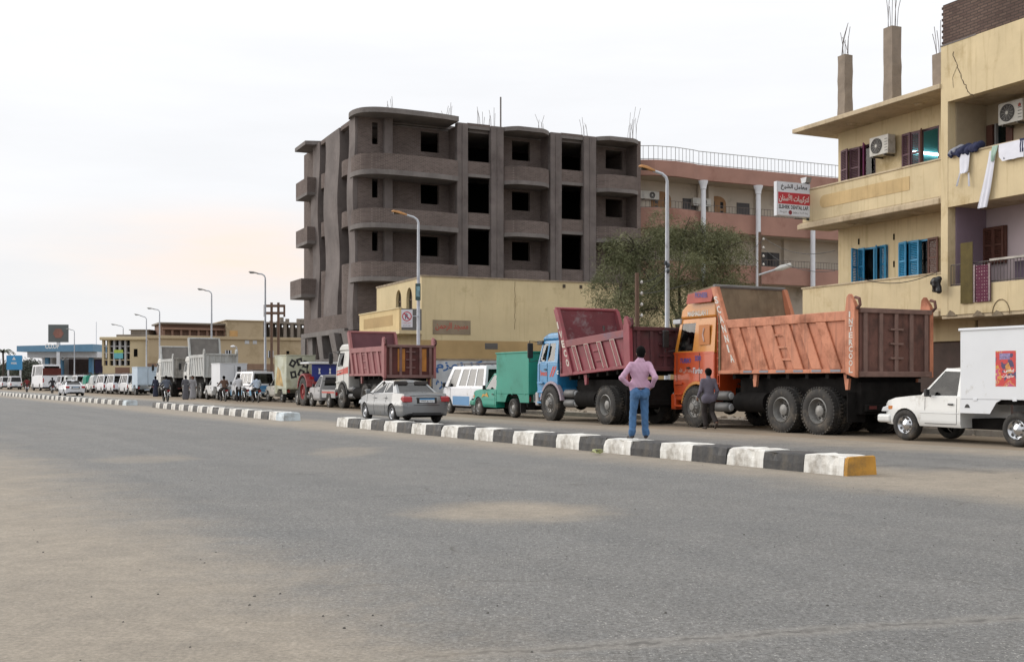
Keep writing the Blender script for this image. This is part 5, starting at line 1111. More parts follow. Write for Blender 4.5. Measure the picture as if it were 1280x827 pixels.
for k in range(13):
    a_ = k*2*math.pi/13; mb = MB(); hgt = zz(440,205); pr = None
    for i in range(7):
        t = i/6; rr = 2.2*t; z = hgt+.9*math.sin(t*2.3)*(.5+.5*(k%3)/2)-t*t*.9; wv = .22*(1-t)+.04; c = (.1+rr*math.cos(a_), rr*math.sin(a_), z); s_ = (-math.sin(a_)*wv, math.cos(a_)*wv)
        cu = [(c[0]-s_[0],c[1]-s_[1],z-.12),(c[0],c[1],z+.02),(c[0]+s_[0],c[1]+s_[1],z-.12)]
        if pr: mb.quad(pr[0],pr[1],cu[1],cu[0]); mb.quad(pr[1],pr[2],cu[2],cu[1])
        pr = cu
    mb.build('frond', hz1[0], pm)
# ------------------------------------------------------------------ vehicles
rub = M('tyre rubber', (.033,.031,.029,1), .85, var=.3, vs=4, dirt=('#6e655a', .38, 2.2)); rimg = M('dusty steel rim', (.24,.235,.225,1), .5, metal=.3, var=.25, vs=6, dirt=('#5a544c', .3, 5)); alloy = M('alloy rim', (.50,.51,.53,1), .35, metal=.55, var=.15, vs=6); hubd = M('greasy hub', (.05,.046,.042,1), .7, var=.3, vs=8); rimb = M('blue grey hub', (.16,.22,.30,1), .5, var=.3, vs=6)
und = M('greasy chassis', (.012,.011,.0105,1), .85, var=.4, vs=4, spec=.08, dirt=('#2a2520', .12, 2)); trim = M('black plastic trim', (.02,.02,.021,1), .55, var=.2); chrome = M('chrome', (.55,.56,.58,1), .18, metal=.9, var=.08)
redl = M('red lamp lens', (.34,.012,.015,1), .2, var=.2, spec=.6); ambl = M('amber lamp lens', (.5,.16,.02,1), .2, var=.2); clrl = M('clear lamp lens', (.6,.62,.64,1), .12, var=.1); seatm = M('seat cloth', (.045,.04,.038,1), .9, var=.3)
WC = {}
def wheel(parent, x, y, r, w_, style='steel', side=-1):
    """tyre with tread grooves, rim child; side -1 faces left"""
    k = (r, w_, style)
    if k not in WC:
        ri = r*(.56 if style in ('truck','truckf','tractor') else .60)
        T = MB().lathe([(-w_/2+.02,ri),(-w_/2,ri+.03),(-w_/2-.008,(ri+r)/2),(-w_/2+.015,r*.955),(-w_/2+.05,r*.995),(-w_*.12,r),(-w_*.10,r-.015),(w_*.10,r-.015),(w_*.12,r),(w_/2-.05,r*.995),(w_/2-.015,r*.955),(w_/2+.008,(ri+r)/2),(w_/2,ri+.03),(w_/2-.02,ri)], 36, 'x', (0,0,0), False)
        if style in ('truck','truckf','tractor'):
            nb = 40 if style != 'tractor' else 22
            for i in range(nb):
                a = 2*math.pi*i/nb; d = .012 if style != 'tractor' else .05
                for s in (-1, 1):
                    b = MB().box(s*w_*.2, s*w_*.5, -r*.045, r*.045, r-.03, r+d).xf(Matrix.Rotation(a + (s*.04), 4, 'X')); T.add(b.v, b.f)
        tm = T.mesh('tyre', rub, 50)
        if style == 'truckf': pr = [(-w_/2+.01,ri),(-w_/2-.005,ri*.94),(-w_/2+.05,ri*.90),(-w_/2+.06,ri*.62),(-w_/2-.02,ri*.55),(-w_/2-.05,ri*.36),(-w_/2-.09,ri*.32),(-w_/2-.10,0)]
        elif style == 'truck': pr = [(-w_/2+.01,ri),(-w_/2-.005,ri*.93),(-w_/2+.06,ri*.88),(-w_/2+.17,ri*.78),(-w_/2+.19,ri*.5),(-w_/2+.07,ri*.42),(-w_/2+.05,ri*.3),(-w_/2+.04,0)]
        elif style == 'tractor': pr = [(-w_/2+.01,ri),(-w_/2,ri*.93),(-w_/2+.1,ri*.85),(-w_/2+.12,ri*.4),(-w_/2+.02,ri*.3),(-w_/2+.02,0)]
        else: pr = [(-w_/2+.01,ri),(-w_/2-.004,ri*.95),(-w_/2+.03,ri*.88),(-w_/2+.05,ri*.7),(-w_/2+.02,ri*.45),(-w_/2+.0,ri*.25),(-w_/2-.005,0)]
        rm = alloy if style == 'alloy' else chrome if style == 'chrome' else rimg
        Rm = MB().lathe(pr, 28, 'x', (0,0,0), False).mesh('rim', {'steel': rimg, 'tractor': M('red rim', (.25,.02,.02,1), .6)}.get(style, rm), 40)
        H = MB(); nh = {'truckf': 10, 'truck': 10, 'alloy': 7, 'chrome': 8, 'steel': 8, 'tractor': 6}[style]
        for i in range(nh):
            a = 2*math.pi*i/nh; rr = ri*(.76 if style in ('truckf',) else .68 if style != 'truck' else .64); hs = ri*(.10 if style in ('truck','truckf') else .13 if style != 'alloy' else .16)
            xo = -w_/2 + (.055 if style == 'truckf' else .178 if style == 'truck' else .028 if style != 'tractor' else .09)
            H.lathe([(xo,hs*.9),(xo-.006,hs),(xo-.008,0)], 10, 'x', (0, rr*math.cos(a), rr*math.sin(a)))
        if style in ('truck','truckf'):
            for i in range(10):
                a = 2*math.pi*(i+.5)/10; rr = ri*.47; xo = -w_/2 + (-.02 if style == 'truckf' else .1); H.lathe([(xo,.018),(xo-.03,.018),(xo-.032,0)], 6, 'x', (0, rr*math.cos(a), rr*math.sin(a)))
        WC[k] = (tm, Rm, H.mesh('rim_holes', hubd))
    tm, Rm, Hm = WC[k]
    o = mkobj('wheel', tm, parent, (x, y, r)); o.rotation_euler = (random.uniform(0,1), 0, 0 if side < 0 else math.pi)
    c = mkobj('rim', Rm, o); mkobj('rim_holes', Hm, o)['kind'] = 'stuff'; return o
def pane(parent, h, mat=None, t=.006, name='window', inset=.0):
    a, b, c, d = h; n = (b-a).cross(d-a).normalized(); mb = MB(); mb.quad(*[p - n*.012 for p in h])
    return mb.build(name, mat or GLC, parent)
def cabin(parent, body, base, roof, side, front, rear, mat, glass=None, thick=.03, crown=.045):
    """greenhouse from a base quad and a roof quad given as (yr, yf, halfwidth_r, halfwidth_f, z_r, z_f); windows in uv"""
    br, bf, bwr, bwf, bzr, bzf = base; tr_, tf, twr, twf, tzr, tzf = roof; F = MB(); hs = []
    BL, BRr = Vector((-bwr,br,bzr)), Vector((bwr,br,bzr)); FL, FR = Vector((-bwf,bf,bzf)), Vector((bwf,bf,bzf))
    TBL, TBR = Vector((-twr,tr_,tzr)), Vector((twr,tr_,tzr)); TFL, TFR = Vector((-twf,tf,tzf)), Vector((twf,tf,tzf))
    hs += facewin(F, FL, BL, TFL, TBL, [(1-b,1-a,c,d) for a,b,c,d in reversed(side)])          # left, seen from the left
    hs += facewin(F, BRr, FR, TBR, TFR, side)
    hs += facewin(F, BL, BRr, TBL, TBR, rear); hs += facewin(F, FR, FL, TFR, TFL, front)
    n_ = 6
    for i in range(n_):
        for j in range(n_):
            def G(u, v):
                p = TBL.lerp(TBR, u).lerp(TFL.lerp(TFR, u), v); return p + Vector((0, 0, crown*16*u*(1-u)*v*(1-v)))
            F.quad(G(i/n_, j/n_), G((i+1)/n_, j/n_), G((i+1)/n_, (j+1)/n_), G(i/n_, (j+1)/n_))
    o = F.build(body, mat, parent); wl_ = o.modifiers.new('weld', 'WELD'); wl_.merge_threshold = .001; sm = o.modifiers.new('shell', 'SOLIDIFY'); sm.thickness = thick; sm.offset = -1
    bv = o.modifiers.new('bevel', 'BEVEL'); bv.width = .045; bv.segments = 3; bv.limit_method = 'ANGLE'; bv.angle_limit = R(40)
    for h in hs: pane(o, h, glass)
    return o
def mirror_part(parent, x, y, z, s, m, w_=.11, h=.18):
    o = MB().box(x-w_*.5, x+w_*.5, y-.04, y+.04, z, z+h).build('mirror', m, parent, bevel=.02); MB().tube([(x-s*w_*.3,y,z+.03),(x-s*(w_+.07),y-.02,z-.02)], .018, 6).build('mirror_arm', trim, o); return o
def seats(parent, rows, w_, z=.55):
    for y in rows:
        for s in (-1, 1): MB().box(s*w_*.5-.24, s*w_*.5+.24, y, y+.16, z, z+.62).box(s*w_*.5-.24, s*w_*.5+.24, y+.16, y+.6, z-.05, z+.12).build('seat', seatm, parent, bevel=.05)
def plate(parent, x0, x1, y, z0, z1, txt, d=-1):
    p_ = MB().box(x0, x1, y, y+d*.012, z0, z1).build('number_plate', M('plate white', (.62,.64,.66,1), .4, var=.06), parent); ym = y+d*.012
    MB().box(x0, x1, ym, ym+d*.003, z0+(z1-z0)*.68, z1).build('plate_band', M('plate blue', (.04,.22,.45,1), .4), p_)
    text(arab(txt), (x1-x0)*.8, (z1-z0)*.42, blk, p_, (x0+(x1-x0)*.1 if d < 0 else x1-(x1-x0)*.1, ym, z0+(z1-z0)*.12), (1 if d < 0 else -1,0,0), (0,0,1), bold=.02)
# ---- silver saloon ------------------------------------------------
def paint(key, c, rough=.3, dirt=.2, metal=0): return M(key, c, rough, metal=metal, var=.06, vs=1, dirt=('#8d8171', dirt, 1.6), coat=.5)
def saloon(label, mat, heading, wpx, local, detail=True, name='silver_saloon'):
    o = thing(name, label, 'car', (0,0,0), R(heading)); ax = (.98, 3.56); r = .36
    zt = lerp([(0,.74),(.02,.86),(.07,.93),(.16,.965),(.85,.985),(1.6,.95),(3.0,.93),(3.3,.94),(3.7,.88),(4.15,.80),(4.42,.66),(4.5,.5)]); 
    wfy = lerp([(0,.60),(.03,.70),(.10,.77),(.25,.815),(1.0,.85),(3.5,.85),(4.1,.80),(4.4,.68),(4.5,.5)])
    def wf(y, z, k): return wfy(y)*(1 - .16*max(0,(z-.60)) - .05*max(0,(.45-z)/.2)**2 + (.012 if .52 < z < .66 else 0))
    zb = arched(lerp([(0,.34),(.2,.24),(4.2,.22),(4.5,.32)]), ax, r)
    b = MB(); hull(b, stations(0, 4.5, ax, r, 40), zb, zt, wf, 14, .035); body = b.build('body', mat, o, smooth=38)
    MB().box(-.62,.62,.15,4.3,.2,.6).build('underbody', und, o)
    cabin(o, 'cabin', (.78,3.42,.71,.75,.965,.92), (1.48,2.55,.52,.55,1.37,1.385), [(.14,.45,.10,.88),(.49,.88,.08,.88)], [(.06,.94,.08,.92)], [(.06,.94,.06,.92)], mat, glassmat('saloon tinted glass', (.08,.10,.11), .03), crown=.05)
    MB().box(-.74,.74,.85,3.3,.85,.93).build('interior', seatm, o); seats(o, (1.3, 2.3), .72, .75)
    for s in (-1, 1):
        MB().prism([(-.015,.70),(.0,.86),(.16,.90),(.30,.80),(.12,.70)], s*.50, s*.80, 'x').build('tail_lamp', redl, o, bevel=.02)
        for y in (1.45, 2.45): MB().box(s*.845, s*.875, y, y+.18, .80, .83).build('door_handle', mat, o, bevel=.008)
        for y0, z0 in ((1.62,.28),(2.62,.28),(3.35,.4)): MB().tube([(s*(wf(y0,z0+i*.1,0)+.001), y0-.02*i*(1 if y0<2 else 0), z0+i*.1) for i in range(7)], .006, 4).build('door_seam', trim, o)
        mirror_part(o, s*.92, 3.0, .95, s, mat, .16, .14)
        for y in ax: wheel(o, s*.74, y, .315, .2, 'alloy', s)
        MB().prism([(4.05,.62),(4.05,.76),(4.36,.70),(4.46,.58)], s*.5, s*.76, 'x').build('head_lamp', clrl, o, bevel=.02)
    MB().box(-.34,.34,-.02,.04,.66,.84).build('plate_recess', trim, o); plate(o, -.26, .26, -.02, .68, .82, 'ر ط ج ٢٤٨١')
    MB().tube([(-.66,.03,.60),(-.35,-.006,.60),(.35,-.006,.60),(.66,.03,.60)], .008, 5).build('bumper_seam', trim, o); MB().tube([(-.55,.06,.90),(0,.04,.92),(.55,.06,.90)], .006, 5).build('boot_seam', trim, o)
    MB().box(-.5,.5,-.012,.04,.28,.36).build('bumper_valance', trim, o)
    place(o, wpx, local); return o
silv = paint('silver paint', (.22,.228,.235,1), .34, .10, .4)
saloon('silver saloon car driving along the queue beside the near kerb', silv, 27, (545,527.6), (.74,.98))
saloon('small white saloon car driving away in the far left lane', paint('white car paint', (.66,.68,.72,1), .3, .15), 31, (104,494.6), (.74,.6), name='white_saloon')
# ---- pickups -----------------------------------------------------
def poster_mat():
    m = M('red sweets poster', (.50,.03,.03,1), .45, var=.1); t = m.node_tree; N = t.nodes; lk = t.links.new; p = N['Principled BSDF']
    co = N.new('ShaderNodeTexCoord'); n = N.new('ShaderNodeTexNoise'); n.inputs['Scale'].default_value = 4.2; n.inputs['Detail'].default_value = 2.5; lk(co.outputs['Object'], n.inputs['Vector'])
    r = N.new('ShaderNodeValToRGB'); e = r.color_ramp.elements; r.color_ramp.interpolation = 'CONSTANT'; e[0].color = (.05,.03,.10,1); e[0].position = 0; e[1].color = (.50,.03,.03,1); e[1].position = .42
    for pos, c in ((.56,(.55,.26,.04,1)),(.60,(.48,.05,.14,1)),(.66,(.55,.42,.12,1)),(.70,(.30,.22,.40,1))): q = e.new(pos); q.color = c
    lk(n.outputs['Fac'], r.inputs[0]); lk(r.outputs[0], p.inputs['Base Color']); return m
def pickup(label, mat, heading, wpx, local, box=None, bmat=None, wst='steel', stripe=None, name='pickup_truck', bedz=.95, rear_only=False, cover=None, group=None):
    """single-cab pickup; box=(y0,y1,halfwidth,z0,z1) adds a van box behind the cab, else an open bed"""
    o = thing(name, label, 'pickup', (0,0,0), R(heading), group); ax = (1.05, 4.05); r = .41; Lf = 4.87
    zt = lerp([(2.45,1.04),(3.2,1.04),(3.55,1.06),(3.85,1.04),(4.35,.99),(4.68,.90),(4.82,.76),(4.87,.60)]); wfy = lerp([(2.4,.83),(4.2,.84),(4.6,.78),(4.8,.66),(4.87,.52)])
    def wf(y, z, k): return wfy(y)*(1-.05*max(0,z-.7)-(.05 if z < .38 else 0))
    zb = arched(lerp([(2.2,.34),(4.4,.36),(4.87,.38)]), ax, r)
    b = MB(); hull(b, stations(2.48, Lf, (4.05,), r, 20), zb, zt, wf, 9, .03); b.build('cab_body', mat, o, smooth=38)
    cb = cabin(o, 'cab_roof', (2.50,3.66,.80,.78,1.02,1.02), (2.58,3.02,.64,.62,1.65,1.67), [(.08,.93,.05,.90)], [(.06,.94,.08,.92)], [(.12,.88,.15,.85)], mat)
    MB().box(-.78,.78,2.5,3.5,.9,1.0).build('interior', seatm, o); MB().box(-.7,.7,2.54,2.7,1.0,1.42).build('seat', seatm, o, bevel=.06); MB().box(-.74,.74,3.28,3.5,1.0,1.12).build('dashboard', trim, o, bevel=.04)
    sw = MB(); sw.tube([(.17*math.cos(t),0,.17*math.sin(t)) for t in np.linspace(0,2*math.pi,17)], .014, 6); sw.xf(Matrix.Translation((-.36,3.18,1.14)) @ Matrix.Rotation(R(-25),4,'X')); sw.build('steering_wheel', trim, o)
    for s in (-1, 1):
        mirror_part(o, s*.93, 3.32, 1.03, s, trim, .12, .17)
        MB().box(s*.838, s*.865, 2.66, 2.8, .84, .88).build('door_handle', trim, o, bevel=.01)
        for y0, zs in ((2.58,(.42,1.0)),(3.46,(.72,1.0))): MB().tube([(s*(wf(y0,z,0)+.001), y0, z) for z in np.linspace(zs[0], zs[1], 5)], .006, 4).build('door_seam', trim, o)
        MB().tube([(s*(wf(y,.42,0)+.001), y, .42) for y in np.linspace(2.58,3.46,5)], .006, 4).build('door_seam', trim, o)
        MB().tube([(s*(wf(y,.66,0)+.002), y, .66) for y in np.linspace(2.52,3.6,5)], .009, 4).build('body_line', mat, o)
        for y in ax: wheel(o, s*.72, y, .362, .23, wst, s)
        MB().prism([(4.55,.66),(4.50,.84),(4.78,.76),(4.83,.66)], s*.52, s*.78, 'x').build('head_lamp', clrl, o, bevel=.02); MB().prism([(4.45,.72),(4.45,.80),(4.58,.80),(4.58,.72)], s*.70, s*.80, 'x').build('indicator', ambl, o)
    MB().box(-.82,.82,4.5,4.93,.40,.60).build('front_bumper', mat if box else trim, o, bevel=.06, seg=3)
    MB().box(-.55,.55,4.8,4.875,.64,.78).build('grille', trim, o)
    MB().box(-.45,.45,0.05,4.6,.32,.55).build('chassis', und, o); MB().box(-.6,.6,.9,1.2,.28,.42).build('rear_axle', und, o)
    if box:
        y0, y1, hw, z0, z1 = box; bmat = bmat or mat
        MB().box(-hw, hw, y0, y1, z0, z1).build('cargo_box', bmat, o, bevel=.02)
        for s in (-1,1): MB().box(s*hw-.03, s*hw+.03, y0-.03, y1+.03, z1-.02, z1+.04).build('box_rail', bmat, o, bevel=.015)
        MB().box(-hw+.04, hw-.04, y1+.0, y1+.03, z1-.02, z1+.04).build('box_rail', bmat, o); MB().box(-hw+.04, hw-.04, y0-.03, y0+.0, z1-.02, z1+.04).build('box_rail', bmat, o)
        for s in (-1, 1):                                          # skirt with a wheel cut-out
            pts = [(y1,z0),(y1,z0-.30),(ax[0]+.62,z0-.30),(ax[0]+.46,z0-.06),(ax[0]+.34,z0-.0),(ax[0]-.34,z0-.0),(ax[0]-.46,z0-.06),(ax[0]-.62,z0-.30),(y0,z0-.30),(y0,z0)]
            MB().prism(pts, s*(hw-.02), s*hw*.997, 'x').build('bed_skirt', bmat, o); MB().box(s*(hw-.1),s*(hw-.45),ax[0]-.5,ax[0]+.5,z0-.1,z0).build('wheel_arch', und, o)
            for y in (y0+.3, y1-.4, (y0+y1)/2): MB().box(s*hw, s*(hw+.012), y-.05, y+.05, z0-.02, z0+.03).build('box_bracket', bmat, o)
            MB().box(s*(hw-.25), s*hw*.98, ax[0]-.62, ax[0]-.6, .2, z0-.3).build('mud_flap', trim, o)
        MB().box(-hw+.06, -.01, y0-.015, y0, z0+.08, z1-.08).build('rear_door', bmat, o, bevel=.01); MB().box(.01, hw-.06, y0-.015, y0, z0+.08, z1-.08).build('rear_door', bmat, o, bevel=.01)
        MB().tube([(.05,y0-.03,z0+.1),(.05,y0-.03,z1-.1)], .012, 5).build('lock_rod', chrome, o)
    else:
        for s in (-1, 1):
            pts = [(2.22,bedz),(2.22,.5),(ax[0]+.44,.5)]+[(ax[0]+.44*math.cos(t), .40+.44*math.sin(t)) for t in np.linspace(.25, math.pi-.25, 9)]+[(ax[0]-.44,.5),(0,.5),(0,bedz)]
            MB().prism(pts, s*.82, s*.77, 'x').build('bed_side', mat, o)
            if stripe: MB().box(s*.821, s*.826, .1, 2.2, .74, .82).build('stripe', stripe, o)
        MB().box(-.8,.8,0,.05,.5,bedz).build('tailgate', mat, o, bevel=.01); MB().box(-.77,.77,.05,2.2,.5,.56).build('bed_floor', und, o); MB().box(-.77,.77,2.17,2.22,.56,bedz).build('bed_front', mat, o)
        if cover: MB().prism([(-.80,bedz),(-.78,1.75),(-.6,1.95),(.6,1.95),(.78,1.75),(.8,bedz)], .03, 2.15, 'y').build('canvas_cover', cover, o, bevel=.05)
    for s in (-1, 1): MB().box(s*.62, s*.80, -.02, .02, .62, .80).build('tail_lamp', redl, o)
    MB().box(-.8,.8,-.1,-.02,.42,.54).build('rear_bumper', und, o); plate(o, -.22, .22, -.1, .44, .56, 'ن ق ٥٣١٢')
    place(o, wpx, local); return o
whp = paint('white pickup paint', (.66,.67,.66,1), .35, .2); grn = M('green van paint', (.008,.28,.20,1), .45, var=.12, vs=1.2, dirt=('#5d7a68', .25, 1.5)); wbx = M('white cargo box panel', (.66,.68,.71,1), .45, var=.05, vs=1, dirt=('#a8a49a', .04, 2.2))
wp = pickup('white box pickup with a red poster at the right edge', whp, 28, (1131,550), (-.83,4.05), (-.35,2.44,.88,.98,2.5), wbx, 'chrome', name='box_pickup')
ps = MB().box(-.884,-.881,1.02,1.52,1.27,2.02).build('poster', poster_mat(), wp)
for k, (a_, s_) in enumerate((('حلويات',(.5,.09,1.60)),('ببسى',(.42,.08,1.72)))): text(arab(a_), s_[0]*.6, s_[1], wht, ps, (-.884, 1.36-k*.05, s_[2]-.16), (0,-1,0), (0,0,1), bold=.02)
MB().box(-.885,-.882,1.42,1.16,1.84,1.97).build('poster_motif', M('violet motif', (.26,.20,.40,1), .5, var=.6, vs=20), ps)
MB().prism([(1.10,1.56),(1.20,1.78),(1.28,1.70),(1.24,1.54)], -.886, -.884, 'x').build('poster_motif', M('orange motif', (.55,.24,.05,1), .5, var=.5, vs=14), ps)
for y_ in (2.25,): MB().prism([(y_-.07,.80),(y_+.07,.80),(y_+.04,.86),(y_,.88),(y_-.04,.86)], -.885, -.878, 'x').build('vent', trim, wp)
MB().box(-.90,-.88,-.2,-.13,2.2,2.26).build('side_marker', trim, wp)
gp_ = pickup('green box pickup squeezed between the blue truck and white van', grn, 27, (598,519), (-.83,4.05), (-.25,2.42,.84,.88,2.42), M('green cargo box', (.015,.25,.18,1), .55, var=.15, vs=.8, dirt=('#3d6a58', .3, 1)), 'steel', name='box_pickup')
MB().prism([(3.1,.74),(3.5,.80),(3.75,.70),(3.62,.86),(3.4,.84),(3.25,.92)], -.848, -.842, 'x').build('flame_sticker', M('orange sticker', (.55,.27,.03,1), .5), gp_)
# ---- minibuses ---------------------------------------------------
def minibus(label, mat, heading, wpx, local, Lb=4.5, Hh=1.98, hw=.84, lower=None, rack=True, rearcol=None, name='minibus', group=None, nwin=3, glass=None, wr=.33):
    o = thing(name, label, 'minibus' if name != 'coach' else 'bus', (0,0,0), R(heading), group); ax = (1.0*Lb/4.5, Lb-.95*Lb/4.5); r = wr+.06; bz = 1.08*Hh/1.98
    zt = lerp([(0,bz),(Lb-.55,bz),(Lb-.2,bz-.12),(Lb,bz-.4)]); wfy = lerp([(0,hw-.05),(.12,hw),(Lb-.4,hw),(Lb-.05,hw-.12),(Lb,hw-.25)])
    def wf(y, z, k): return wfy(y)*(1-.03*max(0,z-.8)-(.04 if z < .4 else 0))
    zb = arched(.34 if Hh < 2.5 else .45, ax, r); b = MB(); hull(b, stations(0, Lb, ax, r, 18), zb, zt, wf, 8, .01); b.build('body', mat, o, smooth=38)
    wn_ = [(.05+i*(.62/nwin)*1.0, .05+(i+1)*(.62/nwin)-.025, .10, .86) for i in range(nwin)] + [(.71,.92,.05,.86)]
    glass = glass or (MATS.get('minibus glass') or glassmat('minibus glass', (.07,.08,.085), .04)); cabin(o, 'upper_body', (.03,Lb-.45,hw-.02,hw-.03,bz,bz), (.12,Lb-1.15,hw-.14,hw-.15,Hh,Hh), wn_, [(.05,.95,.08,.90)], [(.07,.93,.10,.85)], mat, glass)
    MB().box(-hw+.06,hw-.06,.1,Lb-.6,bz-.15,bz-.0).build('interior', seatm, o)
    for y in np.arange(.7, Lb-1.2, .85): MB().box(-hw+.2,hw-.2,y,y+.12,bz,bz+.42).build('seat_row', seatm, o, bevel=.03)
    if lower:
        for s in (-1,1):
            for a_, b_ in ((ax[0]+r+.05,ax[1]-r-.05),(.05,ax[0]-r-.04),(ax[1]+r+.04,Lb-.35)): MB().box(s*(hw-.004), s*(hw+.004), a_, b_, .37, .74).build('blue_stripe', lower, o)
        MB().box(-hw+.06,hw-.06,-.004,.006,.5,.78).build('blue_stripe', lower, o)
    if rearcol: MB().box(-hw+.08,hw-.08,-.012,.0,.80,bz-.03).build('tailgate_panel', rearcol, o)
    for s in (-1,1):
        for y in ax: wheel(o, s*(hw-.11), y, wr, .2 if Hh < 2.5 else .28, 'steel', s)
        MB().box(s*(hw-.20), s*(hw-.05), -.02, .02, .62*Hh/1.98, .95*Hh/1.98).build('tail_lamp', redl, o, bevel=.01); mirror_part(o, s*(hw+.12), Lb-.75, bz+.02, s, trim, .13, .2)
        MB().box(s*(hw-.3), s*(hw-.08), Lb-.02, Lb+.01, .62, .76).build('head_lamp', clrl, o); MB().tube([(s*(hw+.001),Lb-1.15,.42),(s*(hw+.001),Lb-1.15,bz)], .006, 4).build('door_seam', trim, o)
    MB().box(-hw,hw,-.08,.0,.36,.52).build('rear_bumper', trim, o, bevel=.03); MB().box(-hw+.04,hw-.04,Lb-.02,Lb+.06,.34,.52).build('front_bumper', trim, o, bevel=.03); plate(o, -.22, .22, -.012, .56, .68, 'أ ق ١٧٦٤')
    MB().box(-hw+.1,hw-.1,.2,Lb-.3,.25,.5).build('underbody', und, o)
    if rack:
        mb = MB()
        for s in (-1,1): mb.tube([(s*(hw-.2),.3,Hh+.10),(s*(hw-.2),Lb-1.4,Hh+.10)], .018, 5)
        for y in np.linspace(.35, Lb-1.5, 5): mb.tube([(-hw+.2,y,Hh+.1),(hw-.2,y,Hh+.1)], .016, 5); [mb.tube([(s*(hw-.2),y,Hh-.01),(s*(hw-.2),y,Hh+.1)], .014, 4) for s in (-1,1)]
        mb.build('roof_rack', iron, o)
    place(o, wpx, local); return o
wv = paint('white van paint', (.66,.68,.72,1), .35, .18); bls = M('light blue stripe paint', (.07,.23,.45,1), .4, var=.1)
minibus('white minibus with a blue stripe beside the green pickup', wv, 27, (560.5,516.3), (-.84,3.55), lower=bls)
